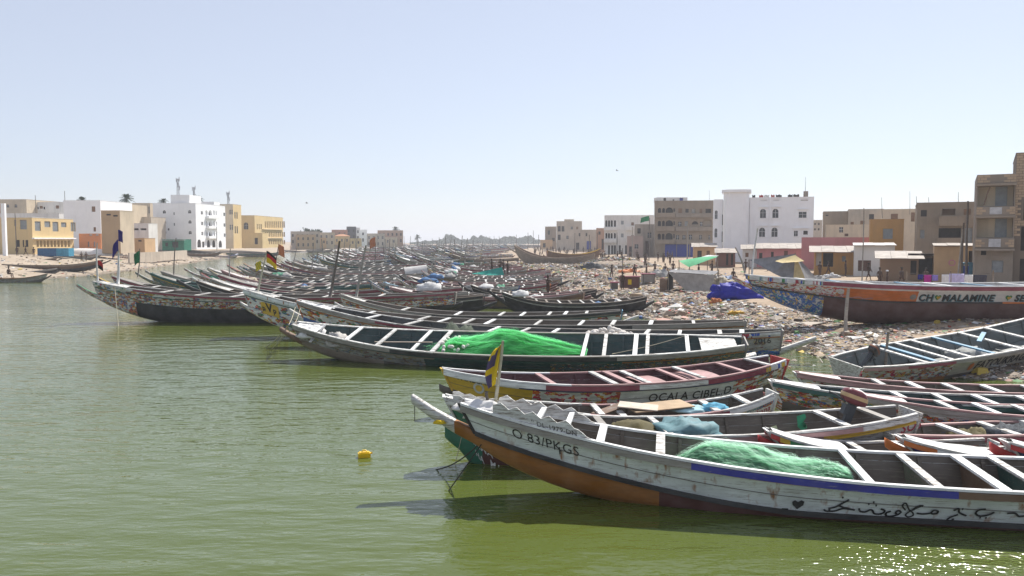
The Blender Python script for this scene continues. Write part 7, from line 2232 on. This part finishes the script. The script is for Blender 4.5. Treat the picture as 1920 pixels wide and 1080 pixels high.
# ------------------------------------------------------------------ poles and posts on land
def land_pole(px, ytop, d, r, mat, label, lean=0, cat='pole', name='utility_pole', z=None):
    t = D(px + lean, ytop, d); x = D(px, 450, d).x
    z = h_right(x, d) - .2 if z is None else z
    return pole(name, (x, d, z), t, r, r * .7, mat, label, cat=cat, seed=int(px), bend=.04)
land_pole(1618, 390, 70, .06, M_POLE, 'thin tall lamp pole before the white hut', 2)
land_pole(1806, 418, 65, .10, M_POLED, 'dark utility pole beside the block house, left one', 1)
land_pole(1815, 377, 66, .11, M_POLED, 'tallest dark utility pole beside the block house', 0)
land_pole(1796, 430, 65, .08, M_POLE, 'leaning grey strut of the utility poles', 9)
land_pole(1590, 541, 40.4, .10, paint('post_grey', (0.36, 0.33, 0.29), .5), 'thick grey post standing before the big orange boat', 1, 'post', 'mooring_post')
land_pole(1666, 622, 29.4, .06, P_WOOD, 'short wooden stake beside the motor', -1, 'post', 'stake', z=-.4)
land_pole(1217, 408, 148, .10, M_POLED, 'flag pole with green flag before the grey building', 1)
flag_at(1217, 414, 148, 1.6, .9, lambda i, j: F_GRN, 'green flag before the grey building', .25, -1, 11)
land_pole(1289, 420, 150, .14, M_POLE, 'grey utility pole before the arched balconies', 0)
land_pole(1186, 425, 170, .12, M_POLE, 'grey utility pole before the arcaded building', 0)
land_pole(1167, 465, 92, .05, M_POLED, 'thin stake on the rubbish shore behind the kiosk', 0)
for k, (px, yt, dd) in enumerate(((1105, 440, 200), (1078, 437, 230), (1010, 440, 300), (1120, 436, 215), (968, 440, 330), (990, 436, 340), (1157, 436, 190), (1000, 432, 380))):
    land_pole(px, yt, dd, .13, M_POLED, 'distant dark street pole along the far right bank', 0).__setitem__('group', 'far street poles')
mast(1409, 522, 1421, 428, 45.5, .07, M_POLEW, 'pale leaning pole on the bow of the big orange boat', 21)
mast(1397, 512, 1379, 464, 47, .06, M_POLE, 'bare stick leaning left behind the big bow', 22)
for k, (px, yt, dd) in enumerate(((28, 400, 150), (121, 358, 190), (66, 366, 200), (406, 425, 210))):
    t = D(px, yt, dd); pole('utility_pole', (t.x, dd, 2.0), t, .09, .06, M_POLED, ['thin pole before the yellow building', 'thin aerial over the white terraces', 'faint aerial at the cream upper house', 'pole before the white five storey block'][k], seed=k, bend=.03)
for k, (px, y0, yt, dd) in enumerate(((1330, 379, 356, 184), (1655, 400, 370, 100), (1706, 395, 358, 126), (1720, 381, 368, 85), (1797, 384, 360, 86), (1743, 384, 370, 88))):
    a, t = D(px, y0, dd), D(px - (2 if k % 2 else 0), yt, dd)
    pole('roof_aerial', a - Vector((0, 0, .6)), t, .035, .02, M_POLED, ['aerial on the grey four storey building', 'leaning rod on the brown block roof', 'tall rod on the cream house roof', 'rod at the corner of the grey brown house', 'bent rod on the grey brown house roof', 'short rod on the grey brown house roof'][k], seed=k, bend=.02)

# ------------------------------------------------------------------ small things on the water, ropes
j = P(683, 857, 0)
e = empty('jerrycan', (j.x, j.y, -.02), (0, 0, .3), 'yellow plastic jerrycan floating in the open water', 'jerrycan')
YJ = plain('yellow_plastic', (0.74, 0.47, 0.01), .35, .08, spec=.4)
m = MB(); m.prism([(-.14, -.07), (-.12, -.085), (.12, -.085), (.14, -.07), (.14, .07), (.12, .085), (-.12, .085), (-.14, .07)], 0, .12, YJ); m.prism([(-.11, -.06), (.11, -.06), (.11, .06), (-.11, .06)], .121, .145, YJ); m.build('body', e)
MB().tube([(-.05, 0, .145), (-.04, 0, .18), (.04, 0, .18), (.06, 0, .145)], .014, YJ, 6).build('handle', e, True)
MB().tube([(.13, .03, .09), (.19, .03, .1)], .022, YJ, 8).build('spout', e, True)
ROPE = plain('pale_rope', (0.42, 0.38, 0.28), .9, .2); ROPED = plain('dark_rope', (0.05, 0.045, 0.04), .9, .2)
def rope(label, a, b, mat, r=.012, sag=.1, group=None):
    a, b = Vector(a), Vector(b)
    pts = [a.lerp(b, i / 10) + Vector((0, 0, -sag * math.sin(PI * i / 10))) for i in range(11)]
    return tag(MB().tube(pts, r, mat, 5).build('mooring_rope', None, True), label, 'rope', group)
be = W(E, (LE / 2 + .3, 0, 1.45))
for k, (px, py, c) in enumerate(((497, 652, ROPE), (508, 656, ROPE), (520, 646, ROPE))):
    rope(['leftmost pale mooring rope from the teal bow', 'middle pale mooring rope from the teal bow', 'rightmost pale mooring rope from the teal bow'][k], be, P(px, py, -.05), c, .018, .1)
bf = W(F_, (LF / 2 + .1, .1, 1.9))
rope('pale rope between the gold striped bow and the teal bow', bf, be, ROPE, .016, .1)
rope('second pale rope beside it at the gold striped bow', bf + Vector((.25, 0, 0)), be + Vector((.2, 0, 0)), ROPE, .016, .15)
ba = W(A, (hA.L / 2 - .4, .1, .95))
rope('dark mooring line slanting from the white bow into the water', ba, P(838, 925, -.05), ROPED, .012, .0)
rope('slack dark chain from the white bow to the left', ba + Vector((0, 0, .05)), P(812, 882, -.05), ROPED, .014, .12)
rope('pale line from the green bow into the water', W(B, (LB / 2 - .35, .1, .6)), P(852, 876, -.05), ROPE, .008, .0)
sp = W(A, (hA.L / 2 + 1.0, 0, 1.75))
rope('short string hanging from the tip of the white spur', sp, sp + Vector((0, 0, -.42)), ROPED, .008, 0)
o = lump('knotted_rag', (.12, .07, .07), F_YEL, 5, None, 12, 6, .4, 3); o.location = W(A, (hA.L / 2 + .45, .14, 1.34)); tag(o, 'yellow and blue rag knotted on the ochre spur', 'rag')
rope('pale line from the far left bow down to the water', W(I, (UI(232) * 11.05, 1.0, 2.2)), P(222, 612, 0), ROPE, .018, 0)
rope('slack rope across the thwarts of the teal boat', W(E, (UE(1150) * LE / 2, 1.2, .85)), W(E, (UE(1290) * LE / 2, -1.0, 1.05)), ROPE, .015, .05)

# green and blue tarpaulin on a middle boat
p0 = (885 - 960) / FPX * 96
m = MB(); cloth_quad(m, Vector((p0, 96, .95)), Vector((p0 + 3.6, 95.6, 1.75)), Vector((p0 + 3.9, 94.9, .8)), Vector((p0 + .3, 94.9, .75)), plain('sea_green_tarp', (.01, .26, .20), .5, .2), .1)
tag(m.build('boat_tarp', None, True), 'sea green tarpaulin hung over a middle boat by the dark figures', 'tarpaulin')
m = MB(); rows = []
for i in range(7):
    a = PI * i / 6
    rows.append([Vector((1.3 * k, .9 * math.cos(a) * (1 - .15 * k), 1.15 * math.sin(a) + .75)) for k in (-1, -.3, .4, 1)])
m.grid(rows, TL); o = m.build('boat_cover', None, True); q = D(782, 493, 92); o.location = (q.x, 92, .1); o.rotation_euler = (0, -.12, .2); tag(o, 'pale hooped cover on a boat in the middle of the raft', 'cover')

# ------------------------------------------------------------------ palms and the far tree line
FRONDM = plain('palm_frond_green', (0.045, 0.075, 0.03), .6, .4, 2); TRUNKM = plain('palm_trunk', (0.16, 0.13, 0.1), .9, .3, 6, .5)
def palm(px, ytop, d, R0, zb, label, seed, shag=True):
    r = random.Random(seed)
    c = D(px, ytop, d); top = c.z - R0 * .55
    e = empty('palm_tree', (c.x, d, zb), label=label, cat='palm tree')
    MB().tube([(0, 0, 0), (.1, 0, (top - zb) * .5), (0, 0, top - zb)], [.3, .22, .2], TRUNKM, 8).build('trunk', e, True)
    cr = MB()
    for k in range(46):
        a = r.uniform(0, 2 * PI); el = r.uniform(-.7, 1.35); L = R0 * r.uniform(.8, 1.15)
        dr = Vector((math.cos(a) * math.cos(el), math.sin(a) * math.cos(el), math.sin(el)))
        sd = Vector((-math.sin(a), math.cos(a), 0)); pts = []
        for i in range(7):
            f = i / 6
            pts.append(Vector((0, 0, top - zb)) + dr * L * f + Vector((0, 0, -L * .45 * f * f)))
        for i in range(6):
            for s in (-1, 1):
                for q in (0.15, .6):
                    b = pts[i].lerp(pts[i + 1], q); w = L * .26 * math.sin(PI * min(.98, .12 + .85 * (i + q) / 6))
                    tip = b + sd * s * w + dr * w * .6 + Vector((0, 0, -w * .35))
                    n0 = len(cr.v); cr.v += [b, b + dr * L * .07, tip]; cr.face((n0, n0 + 1, n0 + 2), FRONDM)
        n0 = len(cr.v)
        for p in pts:
            cr.v += [p + sd * .03, p - sd * .03]
        for i in range(6):
            cr.face((n0 + 2 * i, n0 + 2 * i + 1, n0 + 2 * i + 3, n0 + 2 * i + 2), FRONDM)
    cr.build('crown', e)
    return e
palm(237, 364, 215, 2.3, 2.3, 'dense round palm behind the tan tower', 1)
palm(153, 369, 240, 1.9, 2.3, 'palm crown peeping over the white terraces', 2)
palm(306, 372, 250, 1.8, 2.3, 'palm crown left of the white block tower', 3)
palm(372, 367, 250, 1.9, 2.3, 'palm crown behind the white block roof', 4)
palm(741, 425, 420, 2.6, 1.5, 'small palm behind the russet block', 5)
palm(783, 440, 520, 2.6, 0.5, 'lone palm standing at the end of the left bank', 6)
palm(597, 429, 352, 2.3, 1.5, 'palm beside the beige house on the far left bank', 8)
LEAF = plain('dusty_foliage', (0.055, 0.075, 0.035), .8, .5, .6)
def tree(px, ytop, d, rx, rz, zb, label, seed, n=700):
    r = random.Random(seed); c = D(px, ytop, d); top = c.z
    e = empty('tree', (c.x, d, zb), label=label, cat='tree')
    MB().tube([(0, 0, 0), (.1, 0, (top - zb) * .35), (0, 0, top - zb - rz * .8)], [.35, .28, .15], TRUNKM, 7).build('trunk', e, True)
    m = MB(); cl = [Vector((r.gauss(0, .5) * rx, r.gauss(0, .5) * rx, top - zb - rz + r.uniform(-.6, .55) * rz)) for _ in range(9)]
    for i in range(n):
        p = r.choice(cl) + Vector((r.gauss(0, .24) * rx, r.gauss(0, .24) * rx, r.gauss(0, .2) * rz))
        s = r.uniform(.12, .3) * (1 + d / 600); u = Vector((r.gauss(0, 1), r.gauss(0, 1), r.gauss(0, 1))).normalized() * s; v = u.cross(Vector((r.gauss(0, 1), r.gauss(0, 1), r.gauss(0, 1)))).normalized() * s
        n0 = len(m.v); m.v += [p + u, p + v, p - u, p - v]; m.face((n0, n0 + 1, n0 + 2, n0 + 3), LEAF)
    m.build('crown', e)
tree(578, 427, 350, 3.0, 2.2, 1.4, 'dark bushy tree right of the school', 1)
tree(588, 430, 352, 2.4, 1.8, 1.4, 'smaller dark tree beside the bushy one', 2)
# far wood across the water
fw = MB(); r = random.Random(4)
WOOD = plain('far_wood_foliage', (0.06, 0.08, 0.045), .9, .4, .05)
for i in range(9000):
    px = r.uniform(770, 1012); d = r.uniform(850, 1000)
    hgt = (3.5 + 6.5 * max(0, .35 + noise.noise(Vector((px * .035, 0, 1))) + .5 * noise.noise(Vector((px * .12, 3, 1))))) * smooth(765, 850, px) + 1
    x = (px - 960) / FPX * d; p = Vector((x, d, .5 + hgt * r.random() ** .7))
    s = r.uniform(.5, 1.3); u = Vector((r.gauss(0, 1), r.gauss(0, 1), r.gauss(0, 1))).normalized() * s; v = u.cross(Vector((r.gauss(0, 1), r.gauss(0, 1), r.gauss(0, 1)))).normalized() * s
    n0 = len(fw.v); fw.v += [p + u, p + v, p - u, p - v]; fw.face((n0, n0 + 1, n0 + 2, n0 + 3), WOOD)
tag(fw.build('far_wood'), 'pale hazy wood on the far shore', 'wood', kind='stuff')
m = MB(); m.grid([[(x, y, .4 if abs(y - 1000) < 190 and -290 < x < 2500 else -.5) for x in range(-300, 2600, 100)] for y in (780, 815, 900, 1000, 1100, 1185, 1220)], SAND_R)
tag(m.build('far_shore', None, True), kind='structure')

# gulls over the channel
for k, (px, py, d) in enumerate(((575, 381, 120), (969, 362, 150), (1157, 320, 140))):
    q = D(px, py, d); m = MB()
    m.tube([(-.22, 0, 0), (-.08, 0, .01), (.1, 0, .02), (.24, 0, .01)], [.01, .06, .06, .02], BUN[1], 6)
    for s in (1, -1):
        n0 = len(m.v); m.v += [Vector((.08, s * .03, .03)), Vector((-.08, s * .03, .03)), Vector((-.06, s * .3, .14)), Vector((.07, s * .3, .14)), Vector((-.16, s * .62, .08))]
        m.face((n0, n0 + 1, n0 + 2, n0 + 3), BUN[3]); m.face((n0 + 3, n0 + 2, n0 + 4), BUN[3])
    o = m.build('gull'); o.location = q; o.rotation_euler = (.2, 0, .6 + k); tag(o, ['gull in flight at left over the school', 'gull in flight over the far wood', 'highest gull, above the right bank'][k], 'bird')

# ------------------------------------------------------------------ hazy air over the estuary
hm = bpy.data.materials.new('dusty_air')
hm.use_nodes = True
ht = hm.node_tree
ht.nodes.clear()
ho = ht.nodes.new('ShaderNodeOutputMaterial')
hv = ht.nodes.new('ShaderNodeVolumePrincipled')
hv.inputs['Color'].default_value = (0.93, 0.95, 1.0, 1)
hv.inputs['Density'].default_value = 0.0005
hv.inputs['Anisotropy'].default_value = 0.3
ht.links.new(hv.outputs[0], ho.inputs['Volume'])
mb = MB().box(-3050, 3050, -110, 4050, -2.5, 34.0, hm)
tag(mb.build('haze'), kind='stuff')
